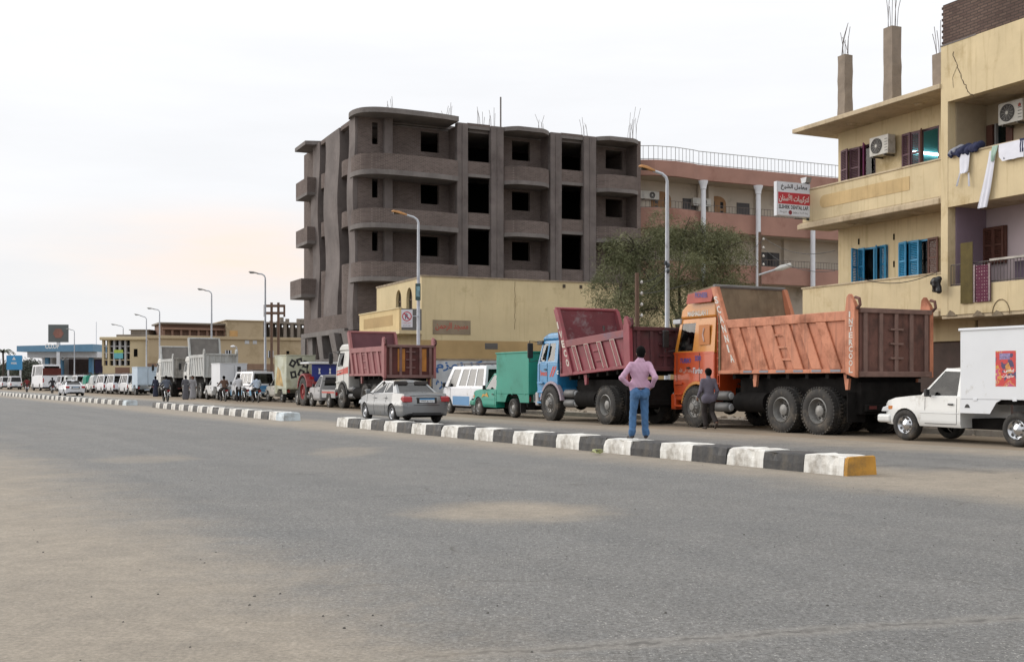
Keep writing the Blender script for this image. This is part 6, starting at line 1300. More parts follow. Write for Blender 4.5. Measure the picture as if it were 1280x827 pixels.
# ---- dump trucks -------------------------------------------------
def dump(label, P):
    """P: dictionary of sizes, colours and positions; local y = 0 at the tailgate, forward is +y"""
    o = thing('dump_truck', label, 'truck', (0,0,0), R(P['h']), 'dump trucks in the queue'); fa, ras, r = P['front'], P['rear'], P.get('r', .61); hw = P.get('hw', 1.25); cy0, cy1 = P['cab']; cw = P.get('cw', 1.18)
    cm, um, bm = P['cabm'], P.get('upm', P['cabm']), P['bedm']; rm_ = P.get('ribm', bm); tm = P.get('tailm', bm); rh = P.get('roof', 3.7); belt = P.get('belt', 2.12)
    for s in (-1, 1): MB().box(s*.38-.06, s*.38+.06, .35, cy1-.3, .92, 1.18).build('chassis_rail', und, o)
    MB().box(-.32,.32,.3,cy1-.5,.85,1.12).build('driveline', und, o)
    for y in ras + [fa]: MB().cyl((0,y,r), .14, 2*hw-.6, 'x', 12).build('axle', und, o); MB().ball((0,y,r), .26, 10, 6).build('differential', und, o)
    wheel(o, -hw+.14, fa, r, .32, 'truckf', -1); wheel(o, hw-.14, fa, r, .32, 'truckf', 1)
    for y in ras:
        for s in (-1, 1): wheel(o, s*(hw-.14), y, r, .31, 'truck', s); wheel(o, s*(hw-.50), y, r, .31, 'truck', s)
        MB().box(-.62,.62,y-.05,y+.05,r-.1,r+.25).build('spring_seat', und, o)
    # cab: lower shell with wheel arch, upper glasshouse, roof
    prof = [(cy0,.95),(fa-.70,.95)] + [(fa+.70*math.cos(t), .55+.74*math.sin(t)) for t in np.linspace(math.pi-.4, .4, 11)] + [(fa+.70,.78),(cy1-.02,.78),(cy1+.03,1.3),(cy1,belt),(cy0,belt)]
    MB().prism(prof, -cw, cw, 'x').build('cab_lower', cm, o, bevel=.05, seg=3)
    MB().box(-cw+.15,cw-.15,cy0+.1,cy1-.2,.95,1.6).build('engine_bay', und, o)
    ue = P.get('upend', 3.0)
    cabin(o, 'cab_upper', (cy0,cy1-.02,cw,cw-.02,belt,belt), (cy0,cy1-.22,cw-.06,cw-.12,ue,ue), P.get('sidewin', [(.46,.92,.06,.90)]), [(.06,.94,.06,.94)], [(.3,.7,.3,.8)], um, thick=.05)
    MB().box(-cw+.08,cw-.08,cy0+.05,cy1-.1,belt-.05,belt+.02).build('cab_floor', seatm, o); MB().box(-cw+.1,cw-.1,cy1-.45,cy1-.12,belt,belt+.22).build('dashboard', trim, o, bevel=.04)
    for s in (-1,1): MB().box(s*.6-.28,s*.6+.28,cy0+.35,cy0+.55,belt,belt+.75).build('seat', seatm, o, bevel=.05)
    MB().prism([(cy0,ue+.005),(cy1-.22,ue+.005),(cy1-.30,ue+(rh-ue)*.55),(cy1-.62,rh-.02),(cy1-.8,rh),(cy0,rh)], -cw+.08, cw-.08, 'x').build('cab_roof', um, o, bevel=.08, seg=3)
    if P.get('sill'): MB().box(-cw-.004,cw+.004,cy0+.02,cy1-.0,belt-.03,belt+.03).build('belt_trim', P['sill'], o)
    for s in (-1, 1):
        x = s*(cw+.003)
        for y in P.get('seams', (cy0+.72, cy1-.18)): MB().tube([(x,y,1.35),(x,y,belt)], .01, 4).build('door_seam', trim, o)
        arch = [(fa+rr*math.cos(t), .55+(rr+.04)*math.sin(t)) for rr, ts in ((.78, np.linspace(math.pi-.2,.2,13)), (.69, np.linspace(.2,math.pi-.2,13))) for t in ts]
        MB().prism(arch, s*(cw-.1), s*(cw+.05), 'x').build('mudguard', P.get('archm', um), o, bevel=.012)
        for z in (.62,.98,1.3): MB().box(s*(cw-.06), s*(cw+.07), cy1-.5, cy1-.1, z-.03, z+.03).build('step', P.get('stepm', um), o, bevel=.01)
        MB().box(s*(cw+.04), s*(cw+.02), fa+.35, fa+.5, 1.75, 1.80).build('door_handle', trim, o)
        ma = MB().tube([(s*cw,cy1-.1,belt+.75),(s*(cw+.26),cy1+.08,belt+.80),(s*(cw+.26),cy1+.08,belt+.05),(s*cw,cy1-.1,belt+.1)], .018, 6).build('mirror_arm', trim, o)
        MB().box(s*(cw+.14), s*(cw+.36), cy1+.03, cy1+.10, belt+.18, belt+.72).build('mirror', P.get('mirm', trim), ma, bevel=.03)
        MB().box(s*.55, s*(cw-.05), cy1+.03, cy1+.13, .80, 1.02).build('head_lamp', clrl, o, bevel=.03)
    MB().box(-cw-.03,cw+.03,cy1-.12,cy1+.12,.50,.98).build('front_bumper', P.get('bumpm', cm), o, bevel=.05, seg=3); MB().box(-.9,.9,cy1+.02,cy1+.06,1.15,1.75).build('grille', trim, o, bevel=.02)
    for i in range(5): MB().box(-.88,.88,cy1+.05,cy1+.075,1.2+i*.11,1.25+i*.11).build('grille_bar', rimg, o)
    MB().box(-cw+.05,cw-.05,cy1-.28,cy1+.12,ue-.12,ue+.02).build('sun_visor', P.get('visorm', trim), o, bevel=.02)
    # tipping bed: side panels with leaning ribs, posts, headboard, tailgate
    by, z0, z1, zh = P['bedf'], P['bz0'], P['bz1'], P['bzh']; tilt = P.get('tilt', 0); sl = P.get('slant', .85); k = sl/(z1-z0); pk = P.get('pk', k)
    B = mkobj('bed', None, o) if False else None
    TM = Matrix.Translation((0,by,z0)) @ Matrix.Rotation(R(-tilt),4,'X') @ Matrix.Translation((0,-by,-z0))
    def bb(mb, n, m, par=o, **kk): return mb.xf(TM).build(n, m, par, **kk)
    fl_ = bb(MB().box(-hw+.05,hw-.05,.06,by-.02,z0,z0+.12), 'bed_floor', bm)
    for i in range(7): bb(MB().box(-hw+.1,hw-.1,.3+i*(by-.6)/6.5,.42+i*(by-.6)/6.5,z0-.14,z0), 'cross_member', und)
    for s in (-1, 1):
        pan = [(.04,z0),(by,z0),(by+.02,z0+.15),(by+.02+(zh-z1)*k*.0,z1),(.04,z1)]
        sp_ = bb(MB().prism(pan, s*(hw-.10), s*(hw-.06), 'x'), 'side_panel', bm)
        bb(MB().box(s*(hw-.14), s*hw, .04, by-.25, z1-.24, z1), 'top_rail', P.get('railm', rm_), bevel=.015); bb(MB().box(s*(hw-.12), s*(hw-.005), .04, by, z0, z0+.10), 'bottom_rail', rm_, bevel=.012)
        yA = P.get('posty', by-.95); pw = .26
        bb(MB().prism([(yA,z0+.02),(yA+pw,z0+.02),(yA+pw+(zh-z0)*pk,zh),(yA+(zh-z0)*pk,zh)], s*(hw-.12), s*(hw+.012), 'x'), 'slant_post', P.get('postm', rm_), bevel=.012)
        n = P['nrib']; span = yA-.35
        for i in range(n):
            y = .32+span*(i+.30)/n; w_ = P.get('ribw', .24); b_ = MB(); x0, x1 = s*(hw-.065), s*(hw-.008); za, zb_ = z0+.10, z1-.24; dy = (zb_-za)*k
            b_.prism([(y,za),(y+w_,za),(y+w_+dy,zb_),(y+dy,zb_)], min(x0,x1), max(x0,x1), 'x'); rb = bb(b_, 'rib', rm_, bevel=.02)
            if P.get('outline'):
                for (ya, z_a), (yb, z_b) in (((y,za),(y+dy,zb_)),((y+w_,za),(y+w_+dy,zb_)),((y+dy,zb_),(y+w_+dy,zb_))): bb(MB().tube([(s*(hw-.004),ya,z_a),(s*(hw-.004),yb,z_b)], .014, 4), 'rib_outline', P['outline'], rb)
            if i in P.get('ladder', ()):
                for q in range(3): z_ = za+.25+q*.33; yb = y+w_+(z_-za)*k; bb(MB().box(s*(hw-.065), s*(hw-.02), yb, yb+.42, z_, z_+.06), 'ladder_rung', rm_)
            if P.get('lamps'): bb(MB().box(s*(hw-.004), s*(hw+.004), y-.0, y+w_*1.0, z0+.03, z0+.09), 'side_reflector', P['lamps'])
        bb(MB().prism([(.0,z0-.12),(.34,z0-.02),(.36,z1-.1),(.30,z1+.34),(.22,z1+.42),(.06,z1+.22),(.0,z1+.1)], s*(hw-.10), s*(hw+.03), 'x'), 'rear_post', P.get('rpostm', rm_), bevel=.02)
        bb(MB().tube([(s*(hw-.03),-.02,z1+.04),(s*(hw-.03),-.12,z1+.12),(s*(hw-.03),-.09,z1+.28),(s*(hw-.03),.05,z1+.32)], .04, 7), 'hinge', tm)
        bb(MB().prism([(.35,z0-.02),(.55,z0-.02),(.48,z0-.42),(.40,z0-.42)], s*(hw-.2), s*(hw-.12), 'x'), 'bed_bracket', rm_); bb(MB().prism([(by-1.6,z0-.02),(by-1.4,z0-.02),(by-1.45,z0-.36),(by-1.55,z0-.36)], s*(hw-.2), s*(hw-.12), 'x'), 'bed_bracket', rm_)
    hbx = (zh-z0)*pk + yA + pw*.5
    bb(MB().prism([(by-.06,z0),(by+.0,z0),(by+.0,z1-.1),(hbx+.05,zh),(hbx-.02,zh),(by-.06,z1-.1)], -hw+.02, hw-.02, 'x'), 'headboard', P.get('headm', bm))
    bb(MB().tube([(-hw,hbx,zh+.02),(hw,hbx,zh+.02)], .06, 8), 'headboard_rail', P.get('hrailm', rm_))
    if P.get('visor'):
        vy, vz = P['visor']; bb(MB().slab((-hw+.02,hbx,zh),(hw-.02,hbx,zh),(hw-.02,vy,vz),(-hw+.02,vy,vz),.05), 'cab_shield', P.get('headm', bm))
        for s in (-1,1): bb(MB().prism([(hbx-.05,zh),(vy,vz),(vy+.08,vz-.28),(hbx+.15,zh-.42)], s*(hw-.06), s*(hw-.01), 'x'), 'shield_side', P.get('shieldm', rm_), bevel=.01)
    # tailgate
    tg = bb(MB().box(-hw+.12,hw-.12,.0,.06,z0-.05,z1+.02), 'tailgate', tm)
    for i in range(P.get('ntr', 5)): x = -hw+.22+i*(2*hw-.56)/(P.get('ntr',5)-1); bb(MB().box(x,x+.12,-.06,.0,z0,z1), 'tailgate_rib', P.get('trm', tm), tg, bevel=.012)
    bb(MB().box(-hw+.1,hw-.1,-.08,.02,z1-.06,z1+.06), 'tailgate_rail', P.get('trm', tm), tg, bevel=.015); bb(MB().box(-hw+.1,hw-.1,-.07,.01,z0-.10,z0+.04), 'tailgate_rail', P.get('trm', tm), tg, bevel=.015)
    for q in range(3): bb(MB().box(-.22,.22,-.07,-.0,z0+.35+q*.36,z0+.40+q*.36), 'tailgate_rung', P.get('trm', tm), tg)
    if P.get('tpanel'):
        for x in (-hw*.5, hw*.34): bb(MB().box(x,x+.36,-.02,.0,z0+.2,z1-.12), 'tailgate_panel', P['tpanel'], tg, bevel=.05)
    # underside kit; bulky near-black boxes added to keep it dark under the bed
    MB().box(-hw+.35,hw-.35,.25,by-.6,1.0,z0-.1).build('subframe', und, o)
    MB().box(-hw+.3,hw-.3,.12,.3,.55,1.35).build('rear_frame', und, o)
    MB().box(-.95,.95,.02,.10,.62,.80).build('rear_beam', und, o, bevel=.02)
    for s in (-1,1):
        MB().box(s*.62,s*.86,-.0,.03,.68,.76).build('tail_lamp', M('dirty tail lens', (.09,.012,.01,1), .6, var=.4, vs=9), o); MB().box(s*(hw-.62),s*(hw-.02),.30,.33,.35,1.1).build('mud_flap', und, o)
    ty = max(ras)+r+.1; le = fa-r-.25-ty
    if le > .5:
        MB().cyl((-hw+.30,ty+le*.32,.78), .28, min(le*.6,1.3), 'y', 18).build('fuel_tank', P.get('tankm', und), o, smooth=40)
        MB().box(hw-.6,hw-.1,ty+.2,ty+1.0,.5,1.0).build('battery_box', und, o, bevel=.04)
        for z in (.62,.95): MB().lathe([(-.38,0),(-.36,.10),(-.30,.14),(.30,.14),(.36,.10),(.38,0)], 16, 'y', (-hw+.20,ty+le-.28,z)).build('air_tank', P.get('airm', M('air tank grey', (.10,.10,.10,1), .5, var=.3)), o, smooth=50); MB().lathe([(-.395,0),(-.39,.08),(-.37,.105)], 14, 'y', (-hw+.20,ty+le-.28,z)).build('air_tank_end', M('air tank pale', (.45,.46,.47,1), .5), o)
    for q in range(4): MB().tube([(-.35+q*.16,cy0+.3,1.2),(-.4+q*.18,cy0-.2,1.32-.05*q),(-.35+q*.2,cy0-.6,1.15)], .018, 5).build('air_hose', M('hose black', (.015,.015,.016,1), .6), o)
    MB().tube([(.5,cy0-.05,1.1),(.6,cy0-.12,1.6),(.6,cy0-.12,3.3)], .06, 8).build('exhaust', iron, o)
    place(o, P['wpx'], P['local']); o['fa'] = fa; del o['fa']; return o, TM
sal = M('salmon bed paint', (.50,.185,.10,1), .6, var=.16, vs=1.2, bump=.25, bs=2.5, dirt=('#6f402e', .48, 1.1), streak=('#553527', .75)); salr = M('salmon rib paint', (.55,.215,.12,1), .6, var=.16, vs=1.2, bump=.25, bs=2.5, dirt=('#774732', .45, 1.3), streak=('#5f4030', .7))
ora = M('orange red cab paint', (.50,.068,.014,1), .4, var=.1, vs=1, coat=.3, dirt=('#8a4a30', .15, 1.6), streak=('#7a3a22', .35)); yor = M('amber cab paint', (.55,.21,.028,1), .4, var=.12, vs=1, coat=.3, dirt=('#8a6a35', .15, 1.6), streak=('#8a5a2a', .35))
rust = M('rusty brown tailgate', (.15,.068,.052,1), .8, var=.35, vs=2, dirt=('#3a2c27', .46, 1.4), streak=('#2c2320', .6), bump=.3, bs=3); tan = M('dusty tan headboard', (.205,.155,.10,1), .85, var=.3, vs=1.5, dirt=('#5e4c38', .4, 1), streak=('#4a3b2c', .5))
oT, TM = dump('orange dump truck with salmon tipper body and driver in the cab', dict(h=27, front=6.64, rear=[1.35,2.74], hw=1.32, cab=(5.8,7.85), cw=1.22, cabm=ora, upm=yor, bedm=sal, ribm=salr, tailm=rust, trm=M('rusty tailgate rib', (.19,.115,.095,1), .8, var=.35, vs=2, dirt=('#4a3a34', .3, 1.6)), headm=tan, hrailm=M('grey bar', (.16,.155,.15,1), .7), roof=3.78, belt=2.22, upend=3.25, bedf=5.5, bz0=1.58, bz1=3.13, bzh=4.12, slant=.72, pk=.42, posty=4.5, nrib=6, ribw=.36, ladder=(2,), visor=(7.0,3.98), shieldm=M('shield side red', (.40,.085,.06,1), .6, var=.2, vs=3), sidewin=[(.54,.93,.06,.88)], archm=yor, stepm=ora, bumpm=ora, visorm=M('pale visor', (.45,.47,.5,1), .4), sill=ora, lamps=M('blue grey reflector', (.16,.18,.22,1), .4), wpx=(1022,543), local=(-1.32,1.35), tankm=und))
whl = M('painted white letters', (.62,.60,.55,1), .6, var=.25, vs=9); bll = M('blue sticker', (.07,.06,.25,1), .5, var=.4, vs=9); pkl = M('pale sticker', (.55,.38,.33,1), .5, var=.3, vs=9)
sd_ = Vector((0,-.95,-1.55)).normalized(); up_ = Vector((0,-1.55,.95)).normalized()
k_ = .42
for i, ch in enumerate('SCANNIA'):                                   # letters stepping down the slanting post
    z = 3.62-i*.285; y = 4.5+.04+(z-1.58)*k_; text(ch, .07 if ch == 'I' else .17, .24, whl, oT, (-1.335, y+.20, z), (0,-1,0), (0,k_,1), 'post_letter', bold=.03)
for i, ch in enumerate('INTERCOOL'): text(ch, .05 if ch == 'I' else .13, .145, whl, oT, (-1.353, .20, 2.96-i*.172), (0,-1,0), (0,0,1), 'post_letter', bold=.02)
cwx = -1.226
text('MASHALLAH 1', 1.0, .16, whl, oT, (-1.145, 7.22, 3.33), (0,-1,0), (0,0,1), bold=.03); text('TURBO', .55, .15, bll, oT, (cwx, 7.5, 1.92), (0,-1,0), (0,0,1), bold=.03, shear=.2)
text(arab('توكلنا على ﷲ'), .72, .16, pkl, oT, (cwx, 7.55, 1.62), (0,-1,0), (0,0,1), bold=.02); text('330', .30, .16, bll, oT, (cwx, 6.75, 1.98), (0,-1,0), (0,0,1), bold=.04)
text('Turbo', .48, .18, M('white sticker', (.55,.54,.56,1), .5, var=.3, vs=14), oT, (cwx, 6.85, 1.6), (0,-1,0), (0,0,1), bold=.03, shear=.3)
MB().box(-1.228,-1.222,6.02,6.55,2.45,3.05).build('blind_window', M('amber panel', (.46,.16,.035,1), .5, var=.15), oT, bevel=.03); MB().tube([(-1.228,6.28,2.55),(-1.228,6.35,2.75),(-1.228,6.28,2.95)], .03, 5).build('panel_emblem', pkl, oT)
mb = MB()
for y in (5.58, 5.68): mb.tube([(-1.2,y,1.2),(-1.2,y,3.4)], .015, 5)
for i in range(9): mb.tube([(-1.2,5.58,1.3+i*.25),(-1.2,5.68,1.3+i*.25)], .012, 5)
mb.build('cab_ladder', ora, oT)
text('PIONEER', .62, .16, bll, oT, (-1.315, 6.62, 3.86), (0,-1,-.05), (0,0,1), bold=.03)
# blue truck
mar = M('maroon bed paint', (.22,.032,.048,1), .6, var=.2, vs=1.3, bump=.25, bs=2.5, dirt=('#6d4a4a', .3, 1.2), streak=('#4a2c2e', .7)); marr = M('maroon rib paint', (.26,.05,.066,1), .6, var=.2, vs=1.3, dirt=('#75504e', .3, 1.4), streak=('#603f42', .5)); marh = M('worn maroon headboard', (.155,.03,.04,1), .7, var=.3, vs=1.2, dirt=('#8f8a8c', .26, 1.3))
bcb = M('blue cab paint', (.025,.22,.45,1), .4, var=.1, vs=1, coat=.3, dirt=('#5c7288', .2, 1.5), streak=('#3f5a72', .4))
bT, TMb = dump('blue dump truck with maroon tipper body behind the man in pink', dict(h=27, front=5.15, rear=[1.5], hw=1.25, cab=(4.74,6.2), cw=1.18, cabm=bcb, upm=bcb, bedm=mar, ribm=marr, tailm=M('dark maroon tailgate', (.10,.03,.035,1), .8, var=.35, vs=2, dirt=('#4a3a3a', .35, 1.4)), headm=marh, railm=M('worn maroon rail', (.25,.08,.085,1), .65, var=.2, vs=1, dirt=('#6f6a7a', .35, .9)), roof=3.05, belt=2.0, upend=2.78, bedf=4.45, bz0=1.52, bz1=2.72, bzh=3.85, slant=.55, pk=.40, posty=3.55, tilt=3.4, nrib=4, ribw=.24, ladder=(1,), outline=M('cream outline', (.55,.47,.40,1), .7, var=.2), sidewin=[(.16,.52,.08,.88),(.60,.93,.08,.88)], bumpm=M('grey bumper', (.35,.34,.34,1), .5, var=.2), archm=M('mauve arch', (.33,.27,.31,1), .6, var=.2), wpx=(687.3,525.4), local=(-1.25,5.15)))
kb_ = .40
for i, ch in enumerate('IVECO'):
    z = 3.15-i*.33; y = 3.55+.03+(z-1.52)*kb_; v = TMb @ Vector((-1.265, y+.22, z)); text(ch, .08 if ch == 'I' else .2, .27, M('cream letters', (.58,.52,.46,1), .6, var=.25, vs=9), bT, tuple(v), (0,-1,0), (0,kb_,1), 'post_letter', bold=.04)
redd = M('red decal', (.48,.05,.03,1), .5, var=.15); text('Iveco', .5, .2, redd, bT, (-1.184, 5.95, 1.55), (0,-1,0), (0,0,1), bold=.04)
for k in (0, .16): MB().prism([(5.2-k,1.52),(5.3-k,1.52),(5.05-k,1.88),(4.95-k,1.88)], -1.186, -1.181, 'x').build('decal_bar', redd, bT)
text('c', .12, .14, wht, bT, (-1.184, 4.78, 1.6), (0,-1,0), (0,0,1), bold=.03)
# white truck with faded purple-red body
pur = M('faded red bed paint', (.235,.062,.068,1), .65, var=.22, vs=1.3, dirt=('#6f5250', .34, 1.2), streak=('#54383a', .55)); wcb = paint('white truck cab', (.55,.55,.52,1), .45, .25)
pT, TMp = dump('white cabbed dump truck with faded red tipper body behind the silver car', dict(h=27, front=6.1, rear=[1.3,2.6], hw=1.25, cab=(5.25,7.2), cw=1.18, cabm=wcb, bedm=pur, ribm=M('faded red ribs', (.30,.115,.115,1), .65, var=.2, vs=1.3), tailm=M('dark rusty tailgate', (.085,.022,.02,1), .8, var=.4, vs=2, dirt=('#2c2422', .35, 1.4)), trm=M('tailgate pale rib', (.17,.095,.09,1), .8, var=.4, vs=2), tpanel=M('orange tail panel', (.36,.145,.025,1), .7, var=.3, vs=3), headm=M('purple headboard', (.13,.05,.06,1), .8, var=.25, vs=1.2), roof=3.2, belt=2.05, upend=2.85, bedf=5.0, bz0=1.6, bz1=2.95, bzh=3.75, slant=.5, posty=4.2, nrib=5, ribw=.26, ladder=(2,), wpx=(427,510), local=(-1.25,6.1), archm=trim, bumpm=M('grey bumper2', (.3,.3,.3,1), .5)))
for k, (z, h) in enumerate(((1.75,.10),(1.92,.05))): MB().prism([(5.3,z),(7.1,z-.12),(7.1,z-.12+h),(5.3,z+h+.1)], -1.187, -1.181, 'x').build('red_stripe', redd, pT)
# two white dump trucks further on
wbd = M('dirty white bed paint', (.46,.47,.46,1), .65, var=.15, vs=1, dirt=('#7a756a', .35, 1), streak=('#6f675a', .55)); gyb = M('grey tailgate', (.28,.27,.25,1), .8, var=.3, vs=1.5, dirt=('#54504a', .4, 1.2))
cw_ = dict(h=29, front=6.1, rear=[1.3,2.6], hw=1.25, cab=(5.25,7.2), cw=1.18, cabm=wcb, bedm=wbd, tailm=wbd, headm=M('grey headboard', (.20,.185,.17,1), .8, var=.3), roof=3.3, belt=2.05, upend=2.85, bedf=5.0, bz0=1.7, bz1=3.35, bzh=4.7, slant=.5, posty=4.2, nrib=5, ribw=.24)
dump('tall white dump truck with raised headboard, the nearer of the white pair', dict(cw_, wpx=(250,498), local=(-1.25,1.3), tailm=wbd)); dump('white dump truck with grey tailgate, the farther of the white pair', dict(cw_, bz1=3.2, bzh=4.3, tailm=gyb, wpx=(212,495.8), local=(-1.25,1.3)))
# ---- the rest of the queue
gry = paint('grey pickup paint', (.30,.30,.31,1), .4, .25)
pickup('low grey pickup with red and white stripes ahead of the faded red tipper', gry, 27, (389,507.6), (-.83,4.05), stripe=redd, bedz=.92)
gt = pickup('small box truck with black graffiti panels on its pale rear', paint('cream pickup paint', (.5,.48,.42,1), .45, .3), 29, (352,502.6), (-.83,1.05), (-.3,2.15,.95,.85,2.95), M('pale green box panel', (.48,.50,.40,1), .6, var=.25, vs=1.2, dirt=('#8a8250', .4, 1.1)), name='box_truck')
mb = None
for k, (x, z, a_) in enumerate(((-.55,2.45,.5),(-.1,2.55,-.3),(.3,2.4,.2),(-.5,1.75,-.2),(.0,1.85,.4),(.4,1.7,-.4))):
    MB().box(-.19,.19,-.004,.0,-.22,.22).xf(Matrix.Translation((x,-.318,z)) @ Matrix.Rotation(a_,4,'Y')).build('graffiti_block', blk, gt); MB().box(-.07,.07,-.003,.0,-.1,.1).xf(Matrix.Translation((x,-.324,z)) @ Matrix.Rotation(a_,4,'Y')).build('graffiti_gap', MATS['pale green box panel'], gt)
MB().prism([(.3,1.0),(1.9,1.1),(1.5,2.3),(.9,2.0)], -.955, -.951, 'x').build('side_mural', M('mural ochre', (.46,.30,.10,1), .6, var=.6, vs=2), gt)
minibus('blue and white minibus pulled out askew beside the white box pickup', wv, 33, (292,500.4), (-.84,3.55), lower=M('minibus mid blue', (.10,.32,.52,1), .45, var=.1), rack=True, rearcol=bls)
bp = pickup('white box pickup with a tall square box behind the white dump truck', whp, 29, (271,499.8), (-.83,1.05), (-.3,2.1,.95,.95,2.55), wbx, name='box_pickup')
MB().box(.25,.5,-.33,-.318,1.6,2.35).build('door_frame', trim, bp)
def tractor():
    o = thing('tractor', 'red farm tractor with a blue canopy over the seat', 'tractor', (0,0,0), R(27)); tr_ = M('tractor red', (.21,.018,.02,1), .5, var=.2, vs=2, dirt=('#6b4038', .3, 1.5)); tb = M('tractor blue canopy', (.02,.035,.22,1), .6, var=.2, vs=2)
    for s in (-1,1):
        wheel(o, s*.85, .75, .78, .42, 'tractor', s); wheel(o, s*.68, 2.75, .42, .24, 'steel', s)
        g = [(.75+1.0*math.cos(t), .82+.95*math.sin(t)) for t in np.linspace(.15,2.9,11)]+[(.75+.88*math.cos(t), .82+.84*math.sin(t)) for t in np.linspace(2.9,.15,11)]
        MB().prism(g, s*.62, s*1.08, 'x').build('mudguard', tr_, o, bevel=.02)
        for y in (.2,1.35): MB().tube([(s*.62,y,1.3),(s*.62,y,2.28)], .035, 7).build('canopy_post', trim, o)
        MB().box(s*.7,s*.95,-.22,-.18,1.45,1.6).build('tail_lamp', redl, o)
    MB().prism([(1.45,.75),(3.1,.75),(3.2,.9),(3.15,1.35),(2.9,1.45),(1.45,1.5)], -.34, .34, 'x').build('bonnet', tr_, o, bevel=.06, seg=3); MB().box(-.36,.36,.2,1.5,.55,1.05).build('gearbox', und, o, bevel=.04); MB().box(-.1,.1,2.6,2.9,.35,.75).build('front_axle_mount', und, o); MB().cyl((0,2.75,.45),.06,1.3,'x',8).build('front_axle', und, o); MB().cyl((0,.75,.78),.14,1.6,'x',10).build('rear_axle', und, o)
    MB().box(-.28,.28,.35,.8,1.2,1.32).box(-.28,.28,.3,.42,1.32,1.7).build('seat', seatm, o, bevel=.04); MB().box(-.95,.95,-.05,1.6,2.28,2.40).build('canopy_roof', M('canopy white', (.6,.62,.64,1), .5), o, bevel=.04); MB().box(-.72,.72,.08,.12,1.35,2.28).build('canopy_curtain', tb, o)
    for x in (-.3,.3): MB().prism([(x-.06,1.75),(x+.06,1.75),(x+.03,1.9),(x+.06,2.05),(x-.06,2.05),(x-.03,1.9)], .075, .08, 'y').build('curtain_motif', wht, o)
    MB().tube([(.28,2.4,1.4),(.28,2.4,2.2)], .04, 7).build('exhaust', iron, o); MB().box(-.8,.8,-.3,-.15,1.0,1.3).build('rear_panel', tr_, o, bevel=.03); MB().tube([(0,1.55,1.55),(0,1.3,1.68)], .02, 6).build('steering_column', trim, o)
    place(o, (378,506.8), (-1.06,.75)); return o
tractor()
Q0 = (-33.4, 103.0); qp = lambda i: (Q0[0]-.515*5.4*i, Q0[1]+.857*5.4*i)
def at_q(o, i, dx=0): p = qp(i); o.location.x = p[0]+dx; o.location.y = p[1]
qg = 'white vehicles waiting in the far queue'
lb = M('light blue box paint', (.42,.52,.62,1), .5, var=.12)
at_q(pickup('pale blue box pickup directly ahead of the farther white dump truck', whp, 30, (180,495), (-.83,1.05), (-.3,2.1,.9,.95,2.6), lb, name='box_pickup'), .15)
lab = ['white minibus third in line ahead of the white dump trucks', 'white minibus second ahead of the pale blue box pickup', 'white minibus first ahead of the pale blue box pickup']
b0 = minibus('white minibus nearest ahead of the pale blue box pickup', wv, 30, (170,495), (-.84,.95), rearcol=None, group=qg); at_q(b0, 1)
for k, lb_ in ((2, 'white minibus second ahead of the pale blue box pickup'), (3, 'white minibus third ahead of the pale blue box pickup'), (6.2, 'white minibus hidden mostly behind the far white saloon'), (8.2, 'white minibus just behind the parked coach')):
    c = copy_tree(b0); c['label'] = lb_; at_q(c, k, random.uniform(-.3,.3)); c.rotation_euler.z = R(30+random.uniform(-2,2))
p0 = pickup('white pickup with a pale canvas cover in the far queue', whp, 30, (130,495), (-.83,1.05), cover=M('pale canvas', (.5,.52,.52,1), .9, var=.15), group=qg); at_q(p0, 4.1)
at_q(pickup('pickup with a green canvas cover in the far queue', whp, 30, (120,495), (-.83,1.05), cover=M('green canvas', (.03,.24,.17,1), .9, var=.2), group=qg), 5.15, .3)
c = copy_tree(p0); c['label'] = 'white covered pickup just ahead of the green canvas one'; at_q(c, 7.2); c.rotation_euler.z = R(29)
coach = minibus('large white coach with dark rear window in the far queue', wv, 31, (57,490), (-1.2,1.2), Lb=10.5, Hh=3.5, hw=1.2, rack=False, name='coach', nwin=6, glass=glassmat('coach dark glass', (.05,.035,.03), .06), wr=.48); coach.location = (-61.0, 148.5, 0)
c = copy_tree(b0); c['label'] = 'white minibus ahead of the coach at the left edge'; c.location = (-73.5, 166, 0); c = copy_tree(b0); c['label'] = 'farthest white minibus at the left frame edge'; c.location = (-79.3, 176, 0)
# second lane, half hidden by the first
for k, src, lb_ in ((1.5, p0, 'white covered pickup in the inner lane, nearest of the half hidden ones'), (2.6, b0, 'white minibus half hidden in the inner lane of the far queue'), (3.7, p0, 'white covered pickup far in the inner lane behind the minibuses'), (5.9, b0, 'white minibus far in the inner lane near the petrol station')):
    c = copy_tree(src); c['label'] = lb_; at_q(c, k); c.location.x += 2.5; c.location.y += 1.6; c.rotation_euler.z = R(30)
MB().box(-1.15,1.15,-.03,.0,2.05,3.0).build('rear_screen', M('reddish coach glass', (.10,.03,.025,1), .15, var=.2), coach)

